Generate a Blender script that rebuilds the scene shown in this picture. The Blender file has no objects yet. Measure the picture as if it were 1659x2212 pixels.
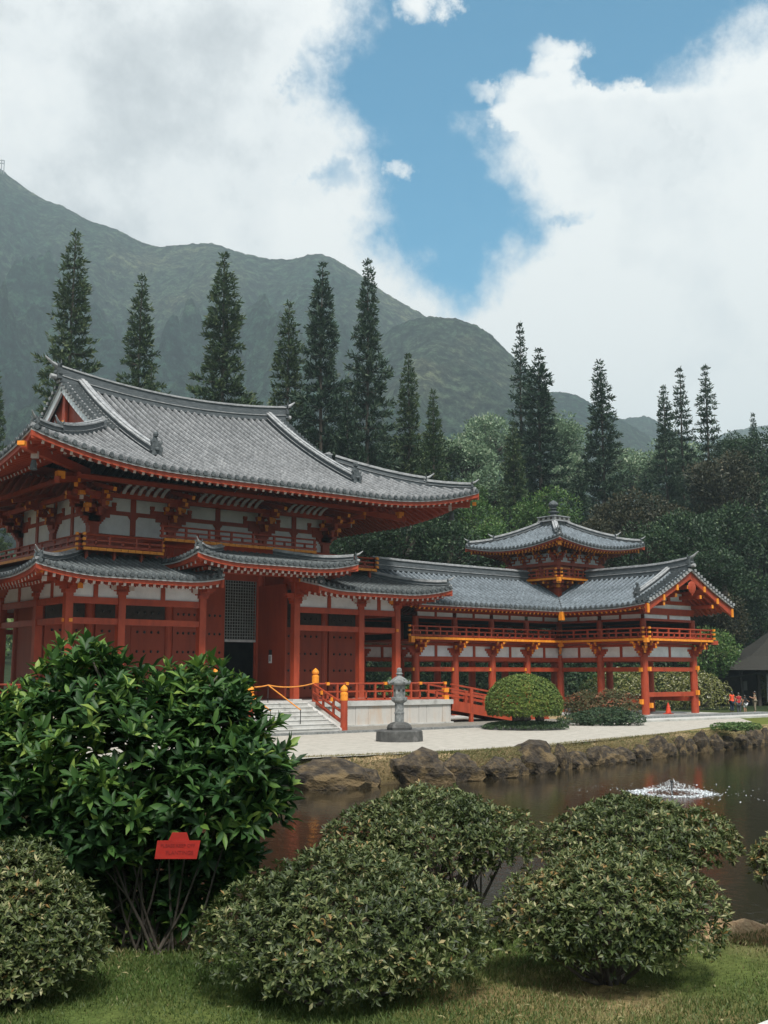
import bpy, math, random
import numpy as np
from mathutils import Vector, Matrix, noise as mnoise
random.seed(7); rng = np.random.default_rng(11)
S = bpy.context.scene; COL = S.collection
PI = math.pi

# ------------------------------------------------------------------ camera frame (real metres; x along the temple front, y into the temple)
AZ = math.radians(50.4); PITCH = math.atan(351/2400.); EYE = 3.0
Fh = np.array([math.cos(AZ), math.sin(AZ), 0.]); Rt = np.array([math.sin(AZ), -math.cos(AZ), 0.]); Zv = np.array([0, 0, 1.])
Fw = Fh*math.cos(PITCH)+Zv*math.sin(PITCH); Up = -Fh*math.sin(PITCH)+Zv*math.cos(PITCH)
CAM = np.array([0, 0, EYE])
def ray(x, y): return Fw*2400.+Rt*(x-829.5)+Up*(1106-y)
def gz(x, y, z=0.):                       # point of a level z seen in direction (x, y)
    r = ray(x, y); return CAM+r*((z-EYE)/r[2])
def at(x, y, depth):                      # point at a horizontal distance along the view axis
    r = ray(x, y); return CAM+r*(depth/float(r@Fh))

# ------------------------------------------------------------------ materials
MATS = {}
def newmat(name):
    m = bpy.data.materials.new(name); m.use_nodes = True; nt = m.node_tree
    for n in list(nt.nodes): nt.nodes.remove(n)
    out = nt.nodes.new('ShaderNodeOutputMaterial'); b = nt.nodes.new('ShaderNodeBsdfPrincipled')
    nt.links.new(b.outputs[0], out.inputs[0]); MATS[name] = m
    return m, nt, b, out
def N(nt, t, **k):
    n = nt.nodes.new(t)
    for a, v in k.items():
        if a.startswith('i_'):
            n.inputs[a[2:].replace('_', ' ')].default_value = v
        else: setattr(n, a, v)
    return n
def ramp(nt, stops, interp='LINEAR'):
    n = nt.nodes.new('ShaderNodeValToRGB'); cr = n.color_ramp; cr.interpolation = interp
    while len(cr.elements) > 1: cr.elements.remove(cr.elements[-1])
    cr.elements[0].position = stops[0][0]; cr.elements[0].color = tuple(stops[0][1])+(1,)
    for p, c in stops[1:]:
        e = cr.elements.new(p); e.color = tuple(c)+(1,)
    return n
def noisy(name, stops, scale=3., rough=.6, bump=.0, bscale=20., detail=6., bdist=.02, spec=.4, stretch=None, coord='Object'):
    m, nt, b, out = newmat(name)
    tc = N(nt, 'ShaderNodeTexCoord'); src = tc.outputs[coord]
    if stretch:
        mp = N(nt, 'ShaderNodeMapping'); mp.inputs['Scale'].default_value = stretch
        nt.links.new(src, mp.inputs[0]); src = mp.outputs[0]
    nz = N(nt, 'ShaderNodeTexNoise'); nz.inputs['Scale'].default_value = scale; nz.inputs['Detail'].default_value = detail
    nz.inputs['Roughness'].default_value = .65
    nt.links.new(src, nz.inputs['Vector']); r = ramp(nt, stops); nt.links.new(nz.outputs[0], r.inputs[0])
    nt.links.new(r.outputs[0], b.inputs['Base Color']); b.inputs['Roughness'].default_value = rough
    b.inputs['Specular IOR Level'].default_value = spec
    if bump:
        n2 = N(nt, 'ShaderNodeTexNoise'); n2.inputs['Scale'].default_value = bscale; n2.inputs['Detail'].default_value = 5
        nt.links.new(src, n2.inputs['Vector']); bp = N(nt, 'ShaderNodeBump'); bp.inputs['Strength'].default_value = bump
        bp.inputs['Distance'].default_value = bdist
        nt.links.new(n2.outputs[0], bp.inputs['Height']); nt.links.new(bp.outputs[0], b.inputs['Normal'])
    return m
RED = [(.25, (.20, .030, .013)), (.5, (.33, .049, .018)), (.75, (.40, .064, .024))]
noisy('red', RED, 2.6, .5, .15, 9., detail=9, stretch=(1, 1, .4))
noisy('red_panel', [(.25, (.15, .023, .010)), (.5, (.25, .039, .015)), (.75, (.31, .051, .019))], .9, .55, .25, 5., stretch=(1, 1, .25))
noisy('orange', [(.3, (.66, .20, .014)), (.7, (.85, .33, .03))], 3., .5)
noisy('white', [(.3, (.62, .67, .71)), (.6, (.76, .81, .85))], 1.5, .8, .1, 20.)
noisy('tip_white', [(.3, (.42, .36, .34)), (.7, (.58, .52, .50))], 4., .7)
noisy('eave_line', [(.3, (.30, .31, .32)), (.7, (.5, .5, .5))], 3., .7)
noisy('dark', [(.3, (.012, .011, .010)), (.7, (.03, .025, .02))], 2., .8)
noisy('tile_dark', [(.3, (.030, .038, .042)), (.55, (.075, .088, .095)), (.8, (.20, .215, .22))], 6., .75, .5, 14.)
noisy('ridge_body', [(.3, (.045, .055, .062)), (.6, (.10, .115, .125)), (.85, (.22, .23, .24))], 2.5, .75, .6, 8., stretch=(1, 1, 6))
noisy('ridge_cap', [(.3, (.16, .17, .18)), (.7, (.42, .43, .44))], 3., .75, .3, 14.)
noisy('stone_pale', [(.25, (.22, .215, .20)), (.45, (.42, .42, .40)), (.75, (.55, .55, .54))], 1.2, .85, .3, 25.)
noisy('stone_rust', [(.3, (.42, .41, .39)), (.5, (.48, .46, .43)), (.68, (.47, .36, .27)), (.8, (.36, .25, .17))], .8, .85, .3, 25., stretch=(1.6, 1.6, .35))
noisy('stone_gap', [(.3, (.07, .065, .055)), (.7, (.16, .15, .13))], 5., .9)
noisy('stone_lantern', [(.25, (.07, .075, .075)), (.5, (.17, .18, .18)), (.8, (.33, .33, .32))], 5., .9, .8, 18.)
noisy('stone_dark', [(.25, (.035, .036, .035)), (.55, (.085, .085, .082)), (.8, (.19, .185, .18))], 3., .9, .9, 9.)
noisy('gravel', [(.3, (.31, .29, .25)), (.5, (.41, .385, .34)), (.7, (.49, .46, .41))], 2.3, .95, .9, 60., detail=14, bdist=.03)
noisy('gravel_dirty', [(.3, (.11, .10, .085)), (.55, (.22, .21, .18)), (.8, (.36, .34, .31))], 6., .95, .9, 40., detail=12)
noisy('bark', [(.3, (.030, .026, .022)), (.7, (.10, .085, .07))], 8., .9, .9, 25., stretch=(1, 1, .3))
noisy('bark_pale', [(.3, (.07, .06, .05)), (.7, (.20, .18, .155))], 12., .9, .9, 40., stretch=(1, 1, .3))
noisy('rope', [(.3, (.55, .19, .03)), (.7, (.75, .30, .05))], 9., .7)
noisy('iron', [(.3, (.012, .012, .012)), (.7, (.03, .03, .03))], 5., .5)
noisy('lattice', [(.3, (.14, .155, .15)), (.7, (.25, .27, .26))], 4., .7)
noisy('thatch', [(.3, (.012, .012, .010)), (.7, (.034, .032, .026))], 4., .95, 1., 14., stretch=(1, 1, 4))
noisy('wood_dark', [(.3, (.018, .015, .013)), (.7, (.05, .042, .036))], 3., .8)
noisy('cream', [(.3, (.30, .30, .28)), (.7, (.42, .42, .40))], 3., .8)
noisy('paper', [(.3, (.60, .62, .63)), (.7, (.75, .76, .77))], 3., .8)
noisy('ink', [(.3, (.05, .05, .05)), (.7, (.09, .09, .09))], 3., .8)
noisy('sign_red', [(.3, (.22, .012, .009)), (.7, (.34, .018, .013))], 6., .45, .1, 30.)
noisy('sign_ink', [(.3, (.15, .006, .006)), (.7, (.22, .010, .010))], 20., .6)
noisy('concrete', [(.3, (.42, .42, .40)), (.7, (.60, .60, .58))], 12., .9, .4, 60.)
noisy('skin', [(.3, (.38, .20, .13)), (.7, (.46, .26, .17))], 5., .5)
noisy('hair', [(.3, (.008, .007, .006)), (.7, (.02, .016, .014))], 12., .4)
for nm, c in dict(cloth_orange=(.75, .085, .03), cloth_navy=(.02, .035, .06), cloth_crimson=(.32, .018, .018), cloth_grey=(.07, .08, .09), cloth_white=(.62, .63, .66), cloth_black=(.012, .012, .014), cloth_khaki=(.26, .22, .16), cloth_teal=(.05, .11, .13)).items():
    noisy(nm, [(.3, tuple(v*.8 for v in c)), (.7, c)], 14., .85)
noisy('cone_red', [(.3, (.60, .05, .02)), (.7, (.75, .08, .03))], 6., .5)
noisy('metal_grey', [(.3, (.16, .17, .18)), (.7, (.25, .26, .27))], 3., .5)

def tile_material(name='tile', k=.66, tint=(1, 1, 1), pans=True):
    m, nt, b, out = newmat(name)
    uv = N(nt, 'ShaderNodeUVMap'); uv.uv_map = 'UVMap'
    fl = N(nt, 'ShaderNodeVectorMath', operation='FLOOR'); nt.links.new(uv.outputs[0], fl.inputs[0])
    wn = N(nt, 'ShaderNodeTexWhiteNoise'); nt.links.new(fl.outputs[0], wn.inputs[0])
    tc = N(nt, 'ShaderNodeTexCoord')
    nz = N(nt, 'ShaderNodeTexNoise'); nz.inputs['Scale'].default_value = 5.; nz.inputs['Detail'].default_value = 8
    nt.links.new(tc.outputs['Object'], nz.inputs[0])
    nz3 = N(nt, 'ShaderNodeTexNoise'); nz3.inputs['Scale'].default_value = .35; nz3.inputs['Detail'].default_value = 3
    nt.links.new(tc.outputs['Object'], nz3.inputs[0])
    a1 = N(nt, 'ShaderNodeMath', operation='MULTIPLY_ADD'); nt.links.new(wn.outputs['Value'], a1.inputs[0]); a1.inputs[1].default_value = .12
    nt.links.new(nz.outputs[0], a1.inputs[2])
    a2 = N(nt, 'ShaderNodeMath', operation='MULTIPLY_ADD'); nt.links.new(nz3.outputs[0], a2.inputs[0]); a2.inputs[1].default_value = .4
    nt.links.new(a1.outputs[0], a2.inputs[2])
    r = ramp(nt, [(.40, tuple(q*k*w for q, w in zip((.12, .13, .14), tint))), (.62, tuple(q*k*w for q, w in zip((.23, .24, .25), tint))), (.80, tuple(q*k*w for q, w in zip((.34, .35, .365), tint))), (.93, tuple(q*k*w for q, w in zip((.46, .47, .48), tint)))])
    sc = N(nt, 'ShaderNodeMath', operation='MULTIPLY'); nt.links.new(a2.outputs[0], sc.inputs[0]); sc.inputs[1].default_value = .92
    nt.links.new(sc.outputs[0], r.inputs[0])
    # joint line across the slope
    sp = N(nt, 'ShaderNodeSeparateXYZ'); nt.links.new(uv.outputs[0], sp.inputs[0])
    fr = N(nt, 'ShaderNodeMath', operation='FRACT'); nt.links.new(sp.outputs[1], fr.inputs[0])
    st = N(nt, 'ShaderNodeMapRange'); st.inputs['From Min'].default_value = 0.; st.inputs['From Max'].default_value = .16
    st.inputs['To Min'].default_value = .72; st.inputs['To Max'].default_value = 1.; nt.links.new(fr.outputs[0], st.inputs[0])
    mx = N(nt, 'ShaderNodeMix', data_type='RGBA', blend_type='MULTIPLY'); mx.inputs[0].default_value = 1.
    nt.links.new(r.outputs[0], mx.inputs[6]); nt.links.new(st.outputs[0], mx.inputs[7])
    nt.links.new(mx.outputs[2], b.inputs['Base Color']); b.inputs['Roughness'].default_value = .7
    bp = N(nt, 'ShaderNodeBump'); bp.inputs['Strength'].default_value = .7; bp.inputs['Distance'].default_value = .05
    nt.links.new(fr.outputs[0], bp.inputs['Height']); nt.links.new(bp.outputs[0], b.inputs['Normal'])
    if not pans: return
    # pans between cover rows darker
    m2, nt, b, out = newmat('tile_pan')
    tc = N(nt, 'ShaderNodeTexCoord'); nz = N(nt, 'ShaderNodeTexNoise'); nz.inputs['Scale'].default_value = 4.; nz.inputs['Detail'].default_value = 8
    nt.links.new(tc.outputs['Object'], nz.inputs[0]); r = ramp(nt, [(.3, (.014, .018, .021)), (.55, (.032, .038, .042)), (.78, (.075, .082, .088))])
    nt.links.new(nz.outputs[0], r.inputs[0]); nt.links.new(r.outputs[0], b.inputs['Base Color']); b.inputs['Roughness'].default_value = .8
tile_material(); tile_material('tile_wing', .56, (.86, 1., 1.1), False); tile_material('tile_skirt', .42, (.9, 1., 1.), False)  # tile_skirt is a darkened copy: the skirt roofs' low-angle look put into colour

def leafmat(name, stops, rough=.45, trans=.25, spec=.35, tvar=None):
    m, nt, b, out = newmat(name)
    at_ = N(nt, 'ShaderNodeAttribute'); at_.attribute_name = 'var'
    oi = N(nt, 'ShaderNodeObjectInfo')
    ad = N(nt, 'ShaderNodeMath', operation='MULTIPLY_ADD'); nt.links.new(oi.outputs['Random'], ad.inputs[0]); ad.inputs[1].default_value = .16
    nt.links.new(at_.outputs['Fac'], ad.inputs[2])
    r = ramp(nt, stops); nt.links.new(ad.outputs[0], r.inputs[0]); nt.links.new(r.outputs[0], b.inputs['Base Color'])
    b.inputs['Roughness'].default_value = rough; b.inputs['Specular IOR Level'].default_value = spec
    if trans:
        tr = N(nt, 'ShaderNodeBsdfTranslucent'); nt.links.new(r.outputs[0], tr.inputs[0])
        mx = N(nt, 'ShaderNodeMixShader'); mx.inputs[0].default_value = trans
        nt.links.new(b.outputs[0], mx.inputs[1]); nt.links.new(tr.outputs[0], mx.inputs[2]); nt.links.new(mx.outputs[0], out.inputs[0])
    return m
leafmat('leaf_gloss', [(0, (.012, .036, .013)), (.4, (.028, .076, .022)), (.75, (.060, .135, .030)), (.93, (.15, .25, .045)), (1, (.23, .32, .07))], .5, .28, .3)
leafmat('leaf_azalea', [(0, (.018, .030, .010)), (.35, (.044, .068, .019)), (.65, (.085, .112, .033)), (.85, (.175, .190, .075)), (.96, (.36, .34, .18)), (1, (.24, .15, .05))], .5, .2, .4)
leafmat('leaf_topiary', [(0, (.035, .06, .012)), (.5, (.085, .14, .026)), (.85, (.16, .21, .04)), (1, (.23, .24, .06))], .6, .15)
leafmat('leaf_pine', [(0, (.008, .024, .016)), (.5, (.018, .044, .027)), (.85, (.034, .066, .038)), (1, (.06, .09, .052))], .6, .12)
leafmat('leaf_pine_green', [(0, (.012, .032, .014)), (.5, (.026, .056, .022)), (.85, (.048, .082, .030)), (1, (.08, .105, .042))], .6, .12)
leafmat('leaf_forest', [(0, (.009, .024, .012)), (.5, (.021, .048, .021)), (.85, (.042, .082, .032)), (1, (.09, .135, .055))], .55, .2)
leafmat('leaf_bright', [(0, (.03, .07, .02)), (.5, (.06, .13, .035)), (.85, (.12, .20, .05)), (1, (.22, .27, .11))], .5, .25)
leafmat('leaf_pale', [(0, (.06, .11, .06)), (.5, (.13, .21, .12)), (.85, (.25, .33, .20)), (1, (.40, .45, .32))], .5, .2)  # sunlight on the slope's patch of trees put into this pale leaf colour
leafmat('leaf_brown', [(0, (.014, .020, .009)), (.5, (.032, .036, .017)), (.85, (.058, .054, .027)), (1, (.10, .08, .04))], .55, .15)
leafmat('leaf_flower', [(0, (.05, .07, .015)), (.5, (.13, .15, .035)), (.8, (.24, .24, .07)), (.93, (.30, .29, .10)), (.99, (.38, .36, .15)), (1, (.62, .60, .48))], .5, .2)
leafmat('leaf_hedge', [(0, (.035, .045, .016)), (.5, (.075, .085, .03)), (.8, (.12, .10, .045)), (.95, (.22, .09, .05)), (1, (.36, .10, .05))], .55, .15)
leafmat('grass', [(0, (.036, .070, .016)), (.5, (.070, .108, .026)), (.8, (.125, .142, .045)), (1, (.26, .22, .11))], .6, .2)

def ground_material():
    m, nt, b, out = newmat('ground')
    a = N(nt, 'ShaderNodeAttribute'); a.attribute_name = 'gcol'
    tc = N(nt, 'ShaderNodeTexCoord'); nz = N(nt, 'ShaderNodeTexNoise'); nz.inputs['Scale'].default_value = 9.; nz.inputs['Detail'].default_value = 10
    nz.inputs['Roughness'].default_value = .75
    nt.links.new(tc.outputs['Object'], nz.inputs[0])
    mr = N(nt, 'ShaderNodeMapRange'); mr.inputs['From Min'].default_value = .25; mr.inputs['From Max'].default_value = .75
    mr.inputs['To Min'].default_value = .45; mr.inputs['To Max'].default_value = 1.5; nt.links.new(nz.outputs[0], mr.inputs[0])
    mx = N(nt, 'ShaderNodeMix', data_type='RGBA', blend_type='MULTIPLY'); mx.inputs[0].default_value = 1.
    nt.links.new(a.outputs['Color'], mx.inputs[6]); nt.links.new(mr.outputs[0], mx.inputs[7])
    nt.links.new(mx.outputs[2], b.inputs['Base Color']); b.inputs['Roughness'].default_value = .95
    b.inputs['Specular IOR Level'].default_value = .1
    n2 = N(nt, 'ShaderNodeTexNoise'); n2.inputs['Scale'].default_value = 40; n2.inputs['Detail'].default_value = 6
    nt.links.new(tc.outputs['Object'], n2.inputs[0]); bp = N(nt, 'ShaderNodeBump'); bp.inputs['Strength'].default_value = .8; bp.inputs['Distance'].default_value = .03
    nt.links.new(n2.outputs[0], bp.inputs['Height']); nt.links.new(bp.outputs[0], b.inputs['Normal'])
ground_material()
def mountain_material():
    m, nt, b, out = newmat('mountain')
    tc = N(nt, 'ShaderNodeTexCoord')
    n1 = N(nt, 'ShaderNodeTexNoise'); n1.inputs['Scale'].default_value = .006; n1.inputs['Detail'].default_value = 6; n1.inputs['Roughness'].default_value = .65
    n2 = N(nt, 'ShaderNodeTexNoise'); n2.inputs['Scale'].default_value = .11; n2.inputs['Detail'].default_value = 8; n2.inputs['Roughness'].default_value = .8
    for n in (n1, n2): nt.links.new(tc.outputs['Object'], n.inputs[0])
    at_ = N(nt, 'ShaderNodeAttribute'); at_.attribute_name = 'bare'
    s = N(nt, 'ShaderNodeMath', operation='ADD'); nt.links.new(n1.outputs[0], s.inputs[0]); nt.links.new(at_.outputs['Fac'], s.inputs[1])
    r1 = ramp(nt, [(.36, (.010, .030, .024)), (.5, (.019, .045, .031)), (.66, (.042, .062, .042)), (.82, (.10, .105, .065)), (.97, (.22, .19, .12))])
    nt.links.new(s.outputs[0], r1.inputs[0])
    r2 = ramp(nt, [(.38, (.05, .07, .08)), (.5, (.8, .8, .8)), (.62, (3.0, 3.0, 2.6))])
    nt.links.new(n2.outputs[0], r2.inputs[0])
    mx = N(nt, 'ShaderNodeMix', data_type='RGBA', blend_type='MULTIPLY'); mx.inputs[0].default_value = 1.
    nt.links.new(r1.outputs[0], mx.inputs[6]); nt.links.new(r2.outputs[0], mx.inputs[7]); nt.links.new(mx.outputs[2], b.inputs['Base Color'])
    b.inputs['Roughness'].default_value = .95; b.inputs['Specular IOR Level'].default_value = .05
    bp = N(nt, 'ShaderNodeBump'); bp.inputs['Strength'].default_value = 1.; bp.inputs['Distance'].default_value = 13.
    nt.links.new(n2.outputs[0], bp.inputs['Height']); nt.links.new(bp.outputs[0], b.inputs['Normal'])
mountain_material()
def water_material():
    m, nt, b, out = newmat('water')
    b.inputs['Base Color'].default_value = (.020, .016, .009, 1); b.inputs['Roughness'].default_value = .03
    b.inputs['IOR'].default_value = 1.33; b.inputs['Specular IOR Level'].default_value = .5
    tc = N(nt, 'ShaderNodeTexCoord'); mp = N(nt, 'ShaderNodeMapping')
    mp.inputs['Rotation'].default_value = (0, 0, -AZ); mp.inputs['Scale'].default_value = (1., .55, 1)
    nt.links.new(tc.outputs['Object'], mp.inputs[0])
    n1 = N(nt, 'ShaderNodeTexNoise'); n1.inputs['Scale'].default_value = 3.2; n1.inputs['Detail'].default_value = 5; n1.inputs['Roughness'].default_value = .6
    nt.links.new(mp.outputs[0], n1.inputs[0]); bp = N(nt, 'ShaderNodeBump'); bp.inputs['Strength'].default_value = .20; bp.inputs['Distance'].default_value = .05
    nt.links.new(n1.outputs[0], bp.inputs['Height']); nt.links.new(bp.outputs[0], b.inputs['Normal'])
water_material()
def rock_material():
    m, nt, b, out = newmat('rock')
    tc = N(nt, 'ShaderNodeTexCoord'); oi = N(nt, 'ShaderNodeObjectInfo')
    ad = N(nt, 'ShaderNodeVectorMath', operation='ADD'); nt.links.new(tc.outputs['Object'], ad.inputs[0]); nt.links.new(oi.outputs['Random'], ad.inputs[1])
    n1 = N(nt, 'ShaderNodeTexNoise'); n1.inputs['Scale'].default_value = 2.6; n1.inputs['Detail'].default_value = 9; n1.inputs['Roughness'].default_value = .7
    nt.links.new(tc.outputs['Object'], n1.inputs[0])
    r = ramp(nt, [(.28, (.010, .008, .006)), (.46, (.030, .022, .015)), (.56, (.065, .048, .028)), (.68, (.14, .10, .055)), (.76, (.30, .29, .27))])
    nt.links.new(n1.outputs[0], r.inputs[0])
    n3 = N(nt, 'ShaderNodeTexNoise'); n3.inputs['Scale'].default_value = 1.3; n3.inputs['Detail'].default_value = 4
    nt.links.new(ad.outputs[0], n3.inputs[0]); r3 = ramp(nt, [(.50, (0, 0, 0)), (.60, (1, 1, 1))]); nt.links.new(n3.outputs[0], r3.inputs[0])
    mx = N(nt, 'ShaderNodeMix', data_type='RGBA'); nt.links.new(r3.outputs[0], mx.inputs[0]); nt.links.new(r.outputs[0], mx.inputs[6]); mx.inputs[7].default_value = (.13, .09, .042, 1)
    nt.links.new(mx.outputs[2], b.inputs['Base Color']); b.inputs['Roughness'].default_value = .9
    n2 = N(nt, 'ShaderNodeTexNoise'); n2.inputs['Scale'].default_value = 9; n2.inputs['Detail'].default_value = 7
    nt.links.new(tc.outputs['Object'], n2.inputs[0]); bp = N(nt, 'ShaderNodeBump'); bp.inputs['Strength'].default_value = 1.; bp.inputs['Distance'].default_value = .08
    nt.links.new(n2.outputs[0], bp.inputs['Height']); nt.links.new(bp.outputs[0], b.inputs['Normal'])
rock_material()
def foam_material():
    m, nt, b, out = newmat('spray')
    b.inputs['Base Color'].default_value = (.75, .80, .84, 1); b.inputs['Roughness'].default_value = .25
foam_material()

# ------------------------------------------------------------------ mesh building
class MB:
    def __init__(s): s.v = []; s.f = []; s.m = []; s.uv = []
    def add(s, vs, fs, mat, uvs=None):
        o = len(s.v); s.v.extend([tuple(p) for p in vs])
        for i, f in enumerate(fs):
            s.f.append(tuple(o+j for j in f)); s.m.append(mat if isinstance(mat, str) else mat[i])
            s.uv.append(uvs[i] if uvs else None)
    def box(s, x0, x1, y0, y1, z0, z1, mat, **fm):
        if x0 > x1: x0, x1 = x1, x0
        if y0 > y1: y0, y1 = y1, y0
        vs = [(x, y, z) for z in (z0, z1) for y in (y0, y1) for x in (x0, x1)]
        fs = [(0, 2, 3, 1), (4, 5, 7, 6), (0, 1, 5, 4), (2, 6, 7, 3), (0, 4, 6, 2), (1, 3, 7, 5)]
        ms = [fm.get(k, mat) for k in ('zn', 'zp', 'yn', 'yp', 'xn', 'xp')]
        s.add(vs, fs, ms)
    def beam(s, p0, p1, w, h, mat, cap=None, up=(0, 0, 1), taper=1.):
        p0 = Vector(p0); p1 = Vector(p1); d = (p1-p0).normalized(); u = Vector(up)
        sd = d.cross(u)
        if sd.length < 1e-4: sd = d.cross(Vector((1, 0, 0)))
        sd.normalize(); u = sd.cross(d)
        vs = []
        for p, k in ((p0, 1.), (p1, taper)):
            for a, b in ((-1, -1), (1, -1), (1, 1), (-1, 1)): vs.append(p+sd*(a*w/2*k)+u*(b*h/2*k))
        fs = [(0, 1, 2, 3), (7, 6, 5, 4), (0, 4, 5, 1), (1, 5, 6, 2), (2, 6, 7, 3), (3, 7, 4, 0)]
        c = cap or mat; s.add(vs, fs, [c, c, mat, mat, mat, mat])
    def cyl(s, p0, p1, r0, r1=None, n=10, mat='red', cap=True):
        if r1 is None: r1 = r0
        p0 = Vector(p0); p1 = Vector(p1); d = (p1-p0).normalized(); a = d.orthogonal().normalized(); b = d.cross(a)
        vs = []
        for p, r in ((p0, r0), (p1, r1)):
            for i in range(n):
                t = 2*PI*i/n; vs.append(p+a*(r*math.cos(t))+b*(r*math.sin(t)))
        fs = [(i, (i+1) % n, n+(i+1) % n, n+i) for i in range(n)]
        if cap: fs += [tuple(range(n-1, -1, -1)), tuple(range(n, 2*n))]
        s.add(vs, fs, mat)
    def lathe(s, c, prof, n=12, mat='red', sq=False, rot=0.):
        c = Vector(c); vs = []
        for r, z in prof:
            for i in range(n):
                t = 2*PI*i/n+rot; vs.append(c+Vector((r*math.cos(t), r*math.sin(t), z)))
        fs = []
        for k in range(len(prof)-1):
            for i in range(n): fs.append((k*n+i, k*n+(i+1) % n, (k+1)*n+(i+1) % n, (k+1)*n+i))
        fs += [tuple(range(n-1, -1, -1)), tuple((len(prof)-1)*n+i for i in range(n))]
        s.add(vs, fs, mat)
    def tube(s, pts, rs, n=6, mat='bark'):
        pts = [Vector(p) for p in pts]; L = len(pts); vs = []
        for k, p in enumerate(pts):
            d = (pts[min(k+1, L-1)]-pts[max(k-1, 0)]).normalized(); a = d.cross(Vector((.13, .21, .97)))
            if a.length < 1e-3: a = d.orthogonal()
            a.normalize(); b = d.cross(a)
            for i in range(n):
                t = 2*PI*i/n; vs.append(p+a*(rs[k]*math.cos(t))+b*(rs[k]*math.sin(t)))
        fs = []
        for k in range(L-1):
            for i in range(n): fs.append((k*n+i, k*n+(i+1) % n, (k+1)*n+(i+1) % n, (k+1)*n+i))
        fs += [tuple(range(n-1, -1, -1)), tuple((L-1)*n+i for i in range(n))]
        s.add(vs, fs, mat)
    def sweep(s, pts, w, z0, z1, mat, cap=None):     # box section kept upright along a line of points
        L = len(pts); vs = []
        P = [Vector(p) for p in pts]
        for k, p in enumerate(P):
            d = P[min(k+1, L-1)]-P[max(k-1, 0)]; d.z = 0; d.normalize(); sd = Vector((-d.y, d.x, 0))
            for a, z in ((-1, z0), (1, z0), (1, z1), (-1, z1)): vs.append(p+sd*(a*w/2)+Vector((0, 0, z)))
        fs = []; ms = []
        for k in range(L-1):
            for i in range(4): fs.append((k*4+i, (k+1)*4+i, (k+1)*4+(i+1) % 4, k*4+(i+1) % 4)); ms.append(mat)
        fs += [(0, 1, 2, 3), ((L-1)*4+3, (L-1)*4+2, (L-1)*4+1, (L-1)*4)]; ms += [cap or mat]*2
        s.add(vs, fs, ms)
    def build(s, name, parent=None, smooth=False, off=None):
        if not s.f: return None
        me = bpy.data.meshes.new(name)
        o = (0, 0, 0)
        if off is not None: o = off
        elif parent is not None and 'origin' in ORI.get(parent.name, {}): o = ORI[parent.name]['origin']
        me.from_pydata([(x-o[0], y-o[1], z-o[2]) for x, y, z in s.v], [], s.f)
        keys = list(dict.fromkeys(s.m))
        for k in keys: me.materials.append(MATS[k])
        idx = {k: i for i, k in enumerate(keys)}
        me.polygons.foreach_set('material_index', [idx[k] for k in s.m])
        if any(u is not None for u in s.uv):
            l = me.uv_layers.new(name='UVMap'); data = []
            for f, u in zip(s.f, s.uv):
                data.extend([c for q in u for c in q] if u is not None else [0.]*(2*len(f)))
            l.data.foreach_set('uv', data)
        if smooth: me.polygons.foreach_set('use_smooth', [True]*len(me.polygons))
        me.update()
        ob = bpy.data.objects.new(name, me); COL.objects.link(ob)
        if parent is not None: ob.parent = parent
        return ob
ORI = {}
def root(name, loc, label, cat, group=None):
    o = bpy.data.objects.new(name, None); COL.objects.link(o); o.location = loc; o.empty_display_size = .3
    o['label'] = label; o['category'] = cat
    if group: o['group'] = group
    ORI[o.name] = dict(origin=tuple(loc)); return o
def sub(ob, parent):                       # the sub-parts of a part share its thing's origin
    ORI[ob.name] = ORI[parent.name]; return ob
def part(mb, name, parent, smooth=False):
    ob = mb.build(name, parent, smooth)
    if ob is not None: sub(ob, parent)
    return ob
def tag(o, label=None, cat=None, group=None, kind=None):
    if label: o['label'] = label
    if cat: o['category'] = cat
    if group: o['group'] = group
    if kind: o['kind'] = kind
    return o
def copy_tree(o, parent=None):
    c = o.copy(); COL.objects.link(c); c.parent = parent
    for ch in list(o.children): copy_tree(ch, c)
    return c

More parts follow.
